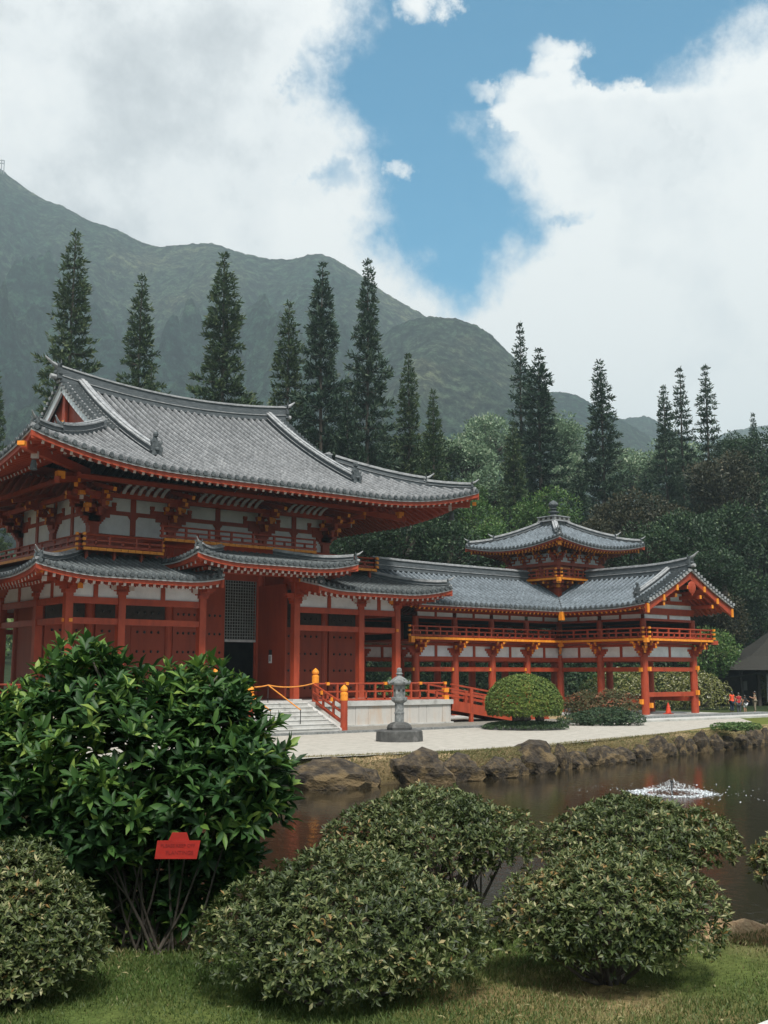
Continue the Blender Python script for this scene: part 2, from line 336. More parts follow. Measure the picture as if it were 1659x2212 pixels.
# ------------------------------------------------------------------ tiled roof pieces
TW = .49; TILE = ['tile']
def tile_slope(mb, pos, u0, u1, dmax, d0=0., eps=.62, ends=True, tw=TW, hgt=1., tm=None):
    tm = tm or TILE[0]
    n = max(1, round((u1-u0)/tw)); w = (u1-u0)/n
    S_ = [-.5, -.205, -.18, -.10, 0, .10, .18, .205, .5]; H_ = [0, .0, .09, .18, .21, .18, .09, .0, 0]
    for i in range(n):
        uc = u0+(i+.5)*w; us = [uc+q*w for q in S_]; lim = [dmax(u) for u in us]
        if max(lim)-d0 < .15: continue
        K = max(1, int(math.ceil((max(lim)-d0)/eps)))
        vs = []; 
        for k in range(K+1):
            for u, l, h in zip(us, lim, H_):
                l = max(l, d0+.02); d = d0+(l-d0)*k/K
                x, y, z = pos(u, d); vs.append((x, y, z+h*hgt*w/.49))
        fs = []; ms = []; uvs = []; M = len(S_)
        for k in range(K):
            for j in range(M-1):
                fs.append((k*M+j, k*M+j+1, (k+1)*M+j+1, (k+1)*M+j)); ms.append(tm)
                if j in (0, 7): ms[-1] = 'tile_pan'
                q = []
                for kk, jj in ((k, j), (k, j+1), (k+1, j+1), (k+1, j)):
                    l = max(lim[jj], d0+.02); q.append((i+.5+.9*S_[jj], (d0+(l-d0)*kk/K)/.36))
                uvs.append(q)
        mb.add(vs, fs, ms, uvs)
        if ends:
            # round end disc and a drop lip
            a = [pos(us[j], d0) for j in range(M)]
            ev = [(x, y, z+h*hgt) for (x, y, z), h in zip(a, H_)]+[(x, y, z-.10) for x, y, z in a]
            x0, y0, z0 = pos(uc, d0); x1, y1, z1 = pos(uc, d0+.3); dv = Vector((x0-x1, y0-y1, 0)).normalized()*.03
            ev = [(x+dv.x, y+dv.y, z) for x, y, z in ev]
            mb.add(ev, [(j, j+M, j+1+M, j+1) for j in range(M-1)], 'tile_dark')
            cz = Vector((x0, y0, z0+.05)); mb.cyl(cz+dv, cz+dv*3.2, .135*w/.49, .125*w/.49, 8, 'tile_dark')
def eave(parent, pos, u0, u1, tip, dmaxf, r1=(.25, 2.3), r2=(1.5, 4.6), th=.30, raft=.49, n=28, drop=.42, soff=None, name='rafters'):
    mb = MB()
    us = [u0+(u1-u0)*i/n for i in range(n+1)]
    def strip(d, za, zb, mat):
        vs = []
        for u in us:
            x, y, z = pos(u, min(d, max(dmaxf(u), 0))); vs += [(x, y, z+za), (x, y, z+zb)]
        mb.add(vs, [(2*i, 2*i+1, 2*i+3, 2*i+2) for i in range(n)], mat)
    def flat(da, db, za, zb, mat):
        vs = []
        for u in us:
            L = max(dmaxf(u), 0)
            for d, zz in ((min(da, L), za), (min(db, L), zb)):
                x, y, z = pos(u, d); vs.append((x, y, z+zz))
        mb.add(vs, [(2*i, 2*i+1, 2*i+3, 2*i+2) for i in range(n)], mat)
    strip(.0, -.17, -.09, 'eave_line'); flat(.0, .10, -.17, -.17, 'eave_line')
    strip(.10, -.17-th, -.17, 'red'); flat(.10, .25, -.17-th, -.17-th, 'red')
    sm = soff or 'red'
    flat(.25, r2[1]+.6, -.17-th, -.17-th-.15, sm)
    b = part(mb, 'eave_board', parent)
    mb = MB(); k = max(1, round((u1-u0)/raft))
    for i in range(k):
        u = u0+(u1-u0)*(i+.5)/k; L = dmaxf(u)
        for (da, db), dz, wd in ((r1, -.17-th-.10, .15), (r2, -.17-th-.33, .16)):
            db = min(db, L-.05)
            if db-da < .15: continue
            x, y, z = pos(u, da); x1, y1, z1 = pos(u, db)
            mb.beam((x, y, z+dz), (x1, y1, z1+dz), wd, .17, 'red', tip)
    # purlin under the first rafters
    L = [u for u in us if dmaxf(u) > r2[0]+.3]
    if len(L) > 1:
        mb.sweep([(pos(u, r2[0]+.25)[0], pos(u, r2[0]+.25)[1], pos(u, r2[0]+.25)[2]-.17-th-.22) for u in L], .16, -.09, .06, 'red')
    part(mb, 'rafters', parent)
    return b
def ridge_line(parent, pts, w=.42, h=.55, name='ridge', tail=True):
    mb = MB(); mb.sweep(pts, w, -.1, h, 'ridge_body'); 
    mb.sweep(pts, w+.10, h*.30, h*.36, 'ridge_cap'); mb.sweep(pts, w+.14, h-.003, h+.08, 'ridge_cap')
    mb.sweep(pts, w*.5, h+.078, h+.17, 'ridge_cap')
    return part(mb, name, parent)
def ornament(parent, p, dirv, s=1., figure=False, horn=False):
    mb = MB(); p = Vector(p); d = Vector(dirv); d.z = 0; d.normalize(); sd = Vector((-d.y, d.x, 0))
    # demon-face end tile: stepped shield with horns and snout
    for w, z0, z1, t in ((.62, 0, .26, .22), (.74, .24, .50, .20), (.56, .48, .72, .18), (.30, .70, .86, .16)):
        mb.beam(p-d*t*s/2+Vector((0, 0, (z0+z1)/2*s)), p+d*t*s/2+Vector((0, 0, (z0+z1)/2*s)), w*s, (z1-z0)*s, 'tile_dark')
    mb.lathe(p+d*.12*s+Vector((0, 0, .25*s)), [(.02*s, 0), (.12*s, .03*s), (.14*s, .12*s), (.08*s, .2*s), (.02*s, .22*s)], 8, 'tile_dark')
    for a in (-1, 1): mb.tube([p+sd*a*.22*s+Vector((0, 0, .6*s)), p+sd*a*.36*s+Vector((0, 0, .8*s)), p+sd*a*.34*s+Vector((0, 0, 1.0*s))], [.07*s, .05*s, .015*s], 6, 'tile_dark')
    if figure:   # seated lion-dog on the end
        q = p-d*.35*s+Vector((0, 0, .35*s))
        mb.tube([q, q+Vector((0, 0, .45*s))+d*.1*s, q+Vector((0, 0, .75*s))+d*.2*s], [.26*s, .22*s, .12*s], 7, 'tile_dark')
        mb.lathe(q+d*.25*s+Vector((0, 0, .72*s)), [(.03*s, 0), (.15*s, .06*s), (.17*s, .18*s), (.12*s, .3*s), (.02*s, .34*s)], 8, 'tile_dark')
        mb.tube([q-d*.2*s, q-d*.4*s+Vector((0, 0, .3*s)), q-d*.3*s+Vector((0, 0, .6*s))], [.1*s, .09*s, .03*s], 6, 'tile_dark')
    if horn:
        mb.tube([p+Vector((0, 0, .7*s)), p+d*.35*s+Vector((0, 0, .85*s)), p+d*.75*s+Vector((0, 0, 1.15*s))], [.13*s, .10*s, .04*s], 7, 'ridge_cap')
        mb.cyl(p+d*.1*s+Vector((0, 0, .12*s)), p+d*.42*s+Vector((0, 0, .12*s)), .14*s, .14*s, 9, 'ridge_cap')
    return part(mb, 'ridge_ornament', parent)
def railing(parent, p0, p1, z, hs=(.14, .42, .72), post=1.7, edge=True, ext0=.25, ext1=.25, outn=(0, -1), cap=True, esz=.16):
    """balustrade from p0 to p1 (x, y); outward normal outn"""
    mb = MB(); a = Vector((p0[0], p0[1], 0)); b = Vector((p1[0], p1[1], 0)); L = (b-a).length; d = (b-a)/L; o = Vector((outn[0], outn[1], 0))
    for i, h in enumerate(hs):
        r = .055 if i < 2 else .06
        q0 = a-d*ext0+Vector((0, 0, z+h)); q1 = b+d*ext1+Vector((0, 0, z+h))
        if i == 2: mb.cyl(q0, q1, .055, .055, 8, 'red')
        else: mb.beam(q0, q1, .11, .09 if i else .13, 'red')
        if cap:
            for q, sgn in ((q0, -1), (q1, 1)):
                mb.beam(q-d*sgn*.0, q+d*sgn*.13, .145, .145, 'orange')
    n = max(1, round(L/post))
    for i in range(n+1):
        p = a+d*(L*i/n); mb.beam(p+Vector((0, 0, z+.02)), p+Vector((0, 0, z+hs[2]-.03)), .12, .12, 'red', up=(d.x, d.y, 0))
        if i < n:
            p = a+d*(L*(i+.5)/n); mb.beam(p+Vector((0, 0, z+hs[0])), p+Vector((0, 0, z+hs[1])), .11, .11, 'red', up=(d.x, d.y, 0))
    part(mb, 'balustrade', parent)
    if edge:
        mb = MB(); q = o*.22; k = max(1, round(L/.42)); w = L/k
        for i in range(k):
            mb.beam(a+q+d*(w*i+.012)+Vector((0, 0, z-.09)), a+q+d*(w*(i+1)-.012)+Vector((0, 0, z-.09)), .06, esz, 'orange')
        mb.beam(a+q*.5+Vector((0, 0, z-.10)), b+q*.5+Vector((0, 0, z-.10)), .14, esz-.02, 'red')
        part(mb, 'floor_edge', parent)
def bracket(mb, x, y, z, nx, ny, s=1., steps=3, tipm='orange', face='orange'):
    """stepped bracket cluster; (nx, ny) outward"""
    n = Vector((nx, ny, 0)).normalized(); t = Vector((-n.y, n.x, 0)); p = Vector((x, y, z))
    V = lambda a, b, c: p+n*(a*s)+t*(b*s)+Vector((0, 0, c*s))
    mb.beam(V(0, 0, 0), V(0, 0, .26), .62*s, .62*s, 'red', up=(n.x, n.y, 0))      # big block
    def block(a, b, c, m=face):
        w = .26*s; vs = []
        for zz, k in ((0, .7), (.1, 1.), (.24, 1.)):
            for i, j in ((-1, -1), (1, -1), (1, 1), (-1, 1)): vs.append(V(a, b, c)+n*(i*w/2*k)+t*(j*w/2*k)+Vector((0, 0, zz*s)))
        fs = []; ms = []
        for k in range(2):
            for i in range(4):
                fs.append((k*4+i, k*4+(i+1) % 4, k*4+4+(i+1) % 4, k*4+4+i)); ms.append(m if i == 1 else 'red')
        fs += [(3, 2, 1, 0), (8, 9, 10, 11)]; ms += ['red', 'red']; mb.add(vs, fs, ms)
    # wall-plane cross arms
    for k in range(2):
        zz = .26+.42*k; L = .95+.35*k
        mb.beam(V(0, -L, zz+.10), V(0, L, zz+.10), .2*s, .2*s, 'red')
        for b in (-L+.12, 0, L-.12): block(0, b, zz+.2, 'red')
    for k in range(1, steps+1):
        a = .48*k; zz = .26+.40*(k-1)
        mb.beam(V(0, 0, zz+.10), V(a+.12, 0, zz+.10), .2*s, .2*s, 'red', 'red')
        mb.beam(V(a+.12, 0, zz+.10), V(a+.15, 0, zz+.10), .17*s, .17*s, tipm)
        block(a, 0, zz+.2)
        if k < steps or steps == 1:
            mb.beam(V(a, -.62, zz+.5), V(a, .62, zz+.5), .18*s, .18*s, 'red', tipm)
            for b in (-.52, .52): block(a, b, zz+.6)

# ==================================================================== TEMPLE HALL
hall = root('temple_hall', (35, 63.4, 0), 'large vermilion temple hall with grey tiled hip-and-gable roof on a pale stone platform', 'temple')
XC, YC = 35., 63.4
CX = [26.9, 31.8, 38.2, 43.1]; MX = [23.95]+CX+[46.05]
YF, YK = 54.45, 58.3                       # skirt colonnade, core wall
YKB, YB = 2*YC-YK, 2*YC-YF
Z0 = 1.47
def platform():
    mb = MB()
    mb.box(22.15, 47.85, 51.5, 75.3, -.3, Z0-.26, 'stone_gap')
    mb.box(21.95, 48.05, 51.3, 75.5, Z0-.28, Z0, 'stone_pale')
    mb.box(21.95, 48.05, 51.3, 75.5, -.3, .12, 'stone_pale')
    xs = [22.1]; x = 22.1
    rr = random.Random(3)
    while x < 47.9:
        x += rr.choice([.62, .95, 1.3, 1.75]); xs.append(min(x, 47.9))
    for a, b in zip(xs[:-1], xs[1:]):
        dy = rr.uniform(0, .03); mb.box(a+.012, b-.012, 51.42-dy, 51.6, .12, Z0-.283, 'stone_rust')
    ys = np.linspace(51.42, 75.4, 22)
    for a, b in zip(ys[:-1], ys[1:]):
        for X, Xb in ((22.07, 22.3), (47.93, 47.7)): mb.box(X, Xb, a+.012, b-.012, .12, Z0-.283, 'stone_rust')
    part(mb, 'stone_platform', hall)
    # steps
    mb = MB(); n = 7; y0, y1 = 47.95, 51.29
    for i in range(n):
        ya = y0+(y1-y0)*i/n; mb.box(33.0-1.5, 36.55, ya, 51.29, -.2 if i == 0 else Z0*i/n-.02, Z0*(i+1)/n-.006, 'stone_pale')
        mb.box(31.5, 36.55, ya-.03, ya+.16, Z0*(i+1)/n-.05, Z0*(i+1)/n-.001, 'concrete')
    for X in (31.25, 36.55):      # sloped cheeks
        vs = [(X, y0-.1, 0), (X, 51.29, 0), (X, 51.29, Z0+.02), (X, y0-.1, .16), (X+.26, y0-.1, 0), (X+.26, 51.29, 0), (X+.26, 51.29, Z0+.02), (X+.26, y0-.1, .16)]
        mb.add(vs, [(0, 3, 2, 1), (4, 5, 6, 7), (0, 4, 7, 3), (3, 7, 6, 2), (1, 2, 6, 5), (0, 1, 5, 4)], 'stone_pale')
    part(mb, 'stone_stairs', hall)
platform()
def newel(x, y, z, h, parent):
    mb = MB(); mb.cyl((x, y, z), (x, y, z+h), .19, .19, 14, 'red')
    p = part(mb, 'newel_post', parent, False)
    mb = MB(); prof = [(.20, 0), (.205, .05), (.20, .28), (.21, .30), (.205, .40), (.15, .43), (.13, .47), (.19, .52), (.205, .60), (.17, .70), (.06, .80), (.01, .84)]
    mb.lathe((x, y, z+h), prof, 14, 'orange'); part(mb, 'finial', p)
newel(36.85, 47.9, 0, 1.62, hall); newel(30.9, 47.9, 0, 1.62, hall); newel(37.75, 51.75, Z0, 1.05, hall); newel(31.2, 51.75, Z0, 1.05, hall)
for X0, X1 in ((36.85, 37.2), (30.9, 31.0)):
    mb = MB()                              # sloped stair balustrades
    for h0, h1, w, t in ((1.40, 2.45, .12, .10), (.95, 2.0, .12, .1), (.42, 1.55, .16, .14)):
        mb.beam((X0, 47.9, h0), (X1+.4, 51.75, h1), w, t, 'red')
    for k in (.33, .66):
        x = X0+(X1+.4-X0)*k; y = 47.9+3.85*k; mb.beam((x, y, .42+1.13*k), (x, y, 1.40+1.05*k), .11, .11, 'red', up=(1, 0, 0))
        mb.beam((x-.08, y, 1.2+1.05*k), (x-.08, y, 1.42+1.05*k), .1, .17, 'orange', up=(1, 0, 0))
    part(mb, 'stair_balustrade', hall)
def terrace_rail():
    segs = [((37.9, 51.75), (47.75, 51.75), (0, -1)), ((22.25, 51.75), (31.0, 51.75), (0, -1)), ((47.75, 55.0), (47.75, 75.), (1, 0)), ((22.25, 51.75), (22.25, 75.), (-1, 0))]
    for a, b, o in segs: railing(hall, a, b, Z0, (.09, .55, 1.0), 1.45, False, .0, .12 if a[0] > 30 and o[1] else 0., o, False)
    mb = MB()
    for x in (38.6, 40.0, 42.9, 45.7, 47.75, 23.5, 26.3): mb.box(x-.1, x+.1, 51.67, 51.83, Z0+.92, Z0+1.09, 'orange')
    for z in (.5, .06): mb.box(47.62, 47.98, 51.62, 51.9, Z0+z-.06, Z0+z+.2, 'orange')
    part(mb, 'rail_caps', hall)
terrace_rail()
def rope_rail():
    # two iron-post handrails in the middle of the stairs and a rope across the top
    for X in (34.5, 32.6):
        mb = MB()
        a = Vector((X, 48.6, 1.15)); b = Vector((X, 51.7, 2.42))
        mb.cyl(a, b, .035, .035, 8, 'rope'); mb.cyl((X, 48.6, .2), (X, 48.6, 1.15), .025, .025, 6, 'iron')
        mb.cyl((X, 51.7, Z0), (X, 51.7, 2.42), .025, .025, 6, 'iron')
        part(mb, 'handrail', hall)
    mb = MB()
    for a, b in (((31.2, 51.65, 2.55), (32.6, 51.7, 2.42)), ((32.6, 51.7, 2.42), (34.5, 51.7, 2.42)), ((34.5, 51.7, 2.42), (37.75, 51.65, 2.55))):
        L = b[0]-a[0]; pts = []
        for i in range(11):
            t = i/10; pts.append((a[0]+L*t, a[1]+(b[1]-a[1])*t, a[2]+(b[2]-a[2])*t-.12*L/2.2*4*t*(1-t)))
        mb.tube(pts, [.035]*11, 6, 'rope')
    part(mb, 'rope', hall)
rope_rail()

# columns and beams of the skirt storey
def skirt():
    cols = [(x, YF) for x in MX]+[(x, YB) for x in MX]
    ys = [YK, 63.4, YKB]
    cols += [(X, y) for y in ys for X in (23.95, 46.05)]
    for x, y in cols:
        if y == YB: pass
        mb = MB(); mb.box(x-.20, x+.20, y-.20, y+.20, Z0, 7.35, 'red'); mb.box(x-.32, x+.32, y-.32, y+.32, Z0-.01, Z0+.10, 'stone_pale')
        if (x in (23.95, 46.05)) and y == YF:
            s = -1 if x < 35 else 1
            mb.box(x-s*.08-.09, x-s*.08+.09, y-.26, y-.2, 5.68, 5.86, 'orange'); mb.box(x+s*.2, x+s*.26, y-.06, y+.12, 5.68, 5.86, 'orange')
        part(mb, 'pillar', hall)
    # beams
    def run(xa, xb, ya, yb, za, zb, t=.13):
        mb = MB()
        if abs(ya-yb) < 1e-3: mb.box(xa, xb, ya-t, ya+t, za, zb, 'red')
        else: mb.box(xa-t, xa+t, ya, yb, za, zb, 'red')
        part(mb, 'beam', hall)
    for y in (YF, YB):
        for a, b in ((0, 1), (1, 2), (3, 4), (4, 5)):
            run(MX[a]+.2, MX[b]-.2, y, y, 6.66, 7.0); run(MX[a]+.2, MX[b]-.2, y, y, 5.60, 5.92)
        run(MX[0], MX[2], y, y, 7.78, 8.04, .16); run(MX[3], MX[5], y, y, 7.78, 8.04, .16)
    for X in (23.95, 46.05):
        yy = [YF, YK, 63.4, YKB, YB]
        for a, b in zip(yy[:-1], yy[1:]): run(X, X, a+.2, b-.2, 6.66, 7.0); run(X, X, a+.2, b-.2, 5.60, 5.92)
        run(X, X, YF+.2, YB-.2, 7.78, 8.04, .16)
    # frieze panels
    def panel(xa, xb, ya, yb, za=7.0, zb=7.78):
        mb = MB(); mx, my = (xa+xb)/2, (ya+yb)/2
        if abs(ya-yb) < 1e-3:
            mb.box(xa+.18, xb-.18, ya-.03, ya+.03, za, zb, 'white'); mb.box(mx-.12, mx+.12, ya-.1, ya+.1, za, zb, 'red')
        else:
            mb.box(xa-.03, xa+.03, ya+.18, yb-.18, za, zb, 'white'); mb.box(xa-.1, xa+.1, my-.12, my+.12, za, zb, 'red')
        part(mb, 'frieze_panel', hall)
    for y in (YF, YB):
        for a, b in ((0, 1), (1, 2), (3, 4), (4, 5)): panel(MX[a], MX[b], y, y)
    for X in (23.95, 46.05):
        yy = [YF, YK, 63.4, YKB, YB]
        for a, b in zip(yy[:-1], yy[1:]): panel(X, X, a, b)
    # boat-shaped brackets on the columns
    for x, y in cols:
        mb = MB(); al = (y in (YF, YB))
        corner = x in (23.95, 46.05) and al
        ds = [(1, 0)] if al else [(0, 1)]
        if corner: ds = [(1, 0), (0, 1)]
        mb.box(x-.28, x+.28, y-.28, y+.28, 7.18, 7.36, 'red')
        for dx, dy in ds:
            for zz, L in ((7.36, .45), (7.5, .68), (7.64, .82)):
                mb.box(x-(L if dx else .13), x+(L if dx else .13), y-(L if dy else .13), y+(L if dy else .13), zz, zz+.14, 'red')
        o = -1 if y == YF else (1 if y == YB else 0)
        if o:
            for b in ((.55 if x < 35 else -.55,) if corner else (-.52,) if x == 31.8 else (.52,) if x == 38.2 else (-.52, .52)):
                mb.box(x+b-.15, x+b+.15, y+o*.17, y+o*.20, 7.42, 7.72, 'orange' if corner else 'tip_white')
            mb.box(x-.1, x+.1, y+o*.2, y+o*.72, 7.55, 7.72, 'red')
        part(mb, 'bracket', hall)
    # open raised centre bay of the porch
    for x in (31.8, 38.2):
        mb = MB(); mb.box(x-.2, x+.2, YF-.2, YF+.2, 7.36, 9.0, 'red'); mb.box(x-.45, x+.45, YF-.16, YF+.16, 8.5, 8.72, 'red'); mb.box(x-.12, x+.12, YF-.5, YF-.2, 8.45, 8.65, 'red', yn='orange')
        part(mb, 'bracket', hall)
    mb = MB(); mb.box(31.8, 38.2, YF-.14, YF+.14, 8.72, 9.05, 'red'); mb.box(29.9, 40.1, YF-.12, YF+.12, 9.05, 9.2, 'red'); part(mb, 'beam', hall)
    mb = MB(); mb.box(29.9, 31.6, YF-.04, YF+.04, 8.04, 9.05, 'red_panel'); mb.box(38.4, 40.1, YF-.04, YF+.04, 8.04, 9.05, 'red_panel'); part(mb, 'wall_panel', hall)
skirt()

def core():
    # lower core walls, red boards
    mb = MB(); t = .12
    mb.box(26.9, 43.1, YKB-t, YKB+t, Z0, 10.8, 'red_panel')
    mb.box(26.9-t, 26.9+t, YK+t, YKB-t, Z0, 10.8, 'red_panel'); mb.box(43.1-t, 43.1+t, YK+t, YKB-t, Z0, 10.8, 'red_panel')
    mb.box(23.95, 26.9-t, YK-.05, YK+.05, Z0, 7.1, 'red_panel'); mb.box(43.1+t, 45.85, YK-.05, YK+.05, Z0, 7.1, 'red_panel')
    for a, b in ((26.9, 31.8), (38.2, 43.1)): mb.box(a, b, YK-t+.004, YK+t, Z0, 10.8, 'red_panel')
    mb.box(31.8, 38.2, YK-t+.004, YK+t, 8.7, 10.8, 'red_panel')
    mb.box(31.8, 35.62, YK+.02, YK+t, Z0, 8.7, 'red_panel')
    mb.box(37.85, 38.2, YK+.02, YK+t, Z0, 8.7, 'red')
    part(mb, 'core_wall', hall)
    for x in CX:
        for y in (YK, YKB):
            mb = MB(); mb.cyl((x, y, Z0), (x, y, 10.9), .30, .28, 14, 'red'); part(mb, 'core_pillar', hall)
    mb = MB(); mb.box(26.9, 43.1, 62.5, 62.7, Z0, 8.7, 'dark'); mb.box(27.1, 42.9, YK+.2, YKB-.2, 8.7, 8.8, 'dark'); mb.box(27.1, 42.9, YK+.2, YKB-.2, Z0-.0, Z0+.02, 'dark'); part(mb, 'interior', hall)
    # doors with studs
    def door(xa, xb, y, out=-1, z1=8.4):
        mb = MB(); mb.box(xa, xb, y-.05, y+.05, Z0+.12, z1, 'red_panel')
        w = xb-xa
        for z in (2.15, 3.25, 4.3, 5.4, 6.5):
            for k in range(4):
                x = xa+w*(.5+.16*(k-1.5)*1.3); mb.lathe((x, y-.05, z), [(.0, 0)], 3, 'iron') if False else mb.cyl((x, y-.05, z), (x, y-.13, z), .085, .03, 8, 'iron')
        part(mb, 'door', hall)
    for a, b in ((27.2, 29.34), (29.36, 31.5), (38.5, 40.64), (40.66, 42.8)): door(a, b, YK-.2, z1=5.95)
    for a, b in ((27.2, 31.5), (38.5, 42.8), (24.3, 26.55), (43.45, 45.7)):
        mb = MB(); mb.box(a, b, YK-.2, YK-.13, 5.96, 8.3, 'wood_dark'); part(mb, 'shade_board', hall)  # dark boards added to stand for the deep porch shade above the doors
    for a, b in ((24.3, 26.55), (43.45, 45.7)): door(a, b, YK-.12, z1=5.95)
    door(32.1, 33.84, YK-.08); door(33.86, 35.6, YK-.08)
    # open leaf
    mb = MB(); mb.box(37.98, 38.10, 55.15, YK-.02, Z0+.12, 8.4, 'red_panel')
    for z in (5.4, 3.0): 
        for y in (55.6, 56.3, 57.0): mb.cyl((37.98, y, z), (37.94, y, z), .04, .02, 6, 'iron') if z > 9 else None
    d = part(mb, 'door', hall)
    mb = MB(); mb.box(37.94, 37.975, 56.55, 56.85, 4.18, 4.48, 'iron'); mb.box(37.94, 37.975, 56.55, 56.85, 3.68, 4.175, 'paper')
    for k in range(3): mb.box(37.932, 37.94, 56.62+.07*k, 56.65+.07*k, 3.78, 4.1, 'ink')
    n = part(mb, 'notice', d)
    # lattice transom over the opening; unseen clouds behind the camera dimmed to deepen shade under the eaves
    mb = MB(); x0, x1, z0, z1 = 35.64, 37.84, 5.12, 8.7
    y = YK-.06
    for i in range(13):
        x = x0+(x1-x0)*i/12; mb.box(x-.022, x+.022, y-.02, y+.02, z0, z1, 'lattice')
    for i in range(21):
        z = z0+(z1-z0)*i/20; mb.box(x0, x1, y-.035, y-.018, z-.022, z+.022, 'lattice')
    mb.box(x0, x1, y-.08, y+.06, z0-.16, z0-.02, 'eave_line')
    part(mb, 'lattice', hall)
    # upper wall: white panels framed in red
    A = (26.9, 43.1, YK, YKB)
    for (xa, xb) in ((26.9, 31.8), (31.8, 38.2), (38.2, 43.1)):
        for y, o in ((YK, -1), (YKB, 1)):
            mb = MB(); mb.box(xa+.25, xb-.25, y-.04, y+.04, 10.9, 13.3, 'white')
            mb.box(xa+.22, xb-.22, y-.10, y+.10, 12.02, 12.26, 'red'); xm = (xa+xb)/2; mb.box(xm-.16, xm+.16, y-.12, y+.12, 10.9, 13.3, 'red')
            for sx in (-1, 1):            # little strut shoulders
                for k in range(3): mb.box(xm+sx*.16, xm+sx*(.20+.06*k), y-.08, y+.08, 11.80+.075*k, 11.875+.075*k, 'red')
            part(mb, 'wall_panel', hall)
    for (ya, yb) in ((YK, 63.4), (63.4, YKB)):
        for x in (26.9, 43.1):
            mb = MB(); mb.box(x-.04, x+.04, ya+.25, yb-.25, 10.9, 13.3, 'white')
            mb.box(x-.10, x+.10, ya+.22, yb-.22, 12.02, 12.26, 'red'); ym = (ya+yb)/2; mb.box(x-.12, x+.12, ym-.16, ym+.16, 10.9, 13.3, 'red')
            part(mb, 'wall_panel', hall)
    mb = MB()
    for y in (YK, YKB): mb.box(26.5, 43.5, y-.2, y+.2, 10.55, 10.87, 'red')
    for x in (26.9, 43.1): mb.box(x-.2, x+.2, YK+.2, YKB-.2, 10.55, 10.87, 'red')
    part(mb, 'beam', hall)
    cols = [(x, YK, 0, -1) for x in CX]+[(x, YKB, 0, 1) for x in CX]+[(26.9, 63.4, -1, 0), (43.1, 63.4, 1, 0)]
    for x, y, nx, ny in cols:
        mb = MB(); mb.box(x-.27, x+.27, y-.27, y+.27, 10.85, 11.35, 'red')
        # corbelled shoulders
        for k in range(4):
            L = .34+.11*k; mb.box(x-(L if ny else .2), x+(L if ny else .2), y-(L if nx else .2), y+(L if nx else .2), 11.3+.13*k, 11.43+.13*k, 'red')
        corner = ny and x in (26.9, 43.1)
        bracket(mb, x, y, 11.55, nx, ny, 1.05, 3)
        sx = -1 if x < 35 else 1
        if corner:
            bracket(mb, x, y, 11.55, sx, 0, 1.05, 3)
            nv = Vector((sx, ny, 0)).normalized(); p = Vector((x, y, 0))
            for k in range(3):
                q = p+nv*(.9*(k+1)); zz = 12.1+.55*k
                mb.beam(p+Vector((0, 0, zz)), q+Vector((0, 0, zz)), .24, .26, 'red'); mb.beam(q+Vector((0, 0, zz)), q+nv*.04+Vector((0, 0, zz)), .22, .24, 'tip_white' if k % 2 else 'orange')
                mb.box(q.x-.17, q.x+.17, q.y-.17, q.y+.17, zz+.13, zz+.36, 'orange')
            # long corner tail rafters and hip beam
            mb.beam(p+nv*.5+Vector((0, 0, 13.9)), p+nv*5.4+Vector((0, 0, 13.0)), .26, .34, 'red', 'red')
            mb.beam(p+nv*1+Vector((0, 0, 14.15)), p+nv*9.6+Vector((0, 0, 13.95)), .30, .42, 'red', 'red')
            e = p+nv*9.75; mb.beam(e+Vector((0, 0, 13.97)), e+nv*.25+Vector((0, 0, 13.98)), .36, .2, 'orange')
            e = p+nv*8.2; mb.beam(e+Vector((0, 0, 13.72)), e+nv*.2+Vector((0, 0, 13.72)), .34, .34, 'tip_white')
            mb.box(p.x+nv.x*5-.2, p.x+nv.x*5+.2, p.y+nv.y*5-.2, p.y+nv.y*5+.2, 13.1, 13.5, 'orange')
            mb.cyl((p.x+nv.x*8.4, p.y+nv.y*8.4, 12.95), (p.x+nv.x*8.4, p.y+nv.y*8.4, 13.45), .2, .12, 8, 'tile_dark')
        # tail rafters
        n = Vector((nx, ny, 0)); p = Vector((x, y, 0))
        for k, (z0, z1, L) in enumerate(((13.3, 12.75, 1.9), (13.7, 13.05, 2.7))):
            mb.beam(p+n*.1+Vector((0, 0, z0)), p+n*L+Vector((0, 0, z1)), .2, .22, 'red', 'orange')
        part(mb, 'bracket', hall)
    # eave purlins carried by the brackets, boarded ceiling and curved white ribs
    mb = MB()
    for o, z in ((1.05, 12.86), (2.1, 13.52)):
        for y, s in ((YK, -1), (YKB, 1)): mb.box(26.9-o-.6, 43.1+o+.6, y+s*o-.11, y+s*o+.11, z, z+.24, 'red')
        for x, s in ((26.9, -1), (43.1, 1)): mb.box(x+s*o-.11, x+s*o+.11, YK-o-.6, YKB+o+.6, z, z+.24, 'red')
    part(mb, 'eave_purlin', hall)
    mb = MB()
    for (xa, xb) in ((26.9, 31.8), (31.8, 38.2), (38.2, 43.1)):
        a = xa+1.25; b = xb-1.25; k = int((b-a)/.46)
        for i in range(k+1):
            x = a+(b-a)*i/k
            for s_, y in ((-1, YK),):
                pts = [(y+s_*1.2, 13.10), (y+s_*1.45, 13.32), (y+s_*1.75, 13.45), (y+s_*2.0, 13.50)]
                for (y0, z0), (y1, z1) in zip(pts[:-1], pts[1:]): mb.beam((x, y0, z0), (x, y1, z1), .21, .06, 'eave_line')  # white ribs drawn grey, the eave shade put into their colour
        mb.box(a-.2, b+.2, YK-1.23, YK-1.17, 13.0, 13.2, 'red'); part(mb, 'ceiling_ribs', hall); mb = MB()
core()

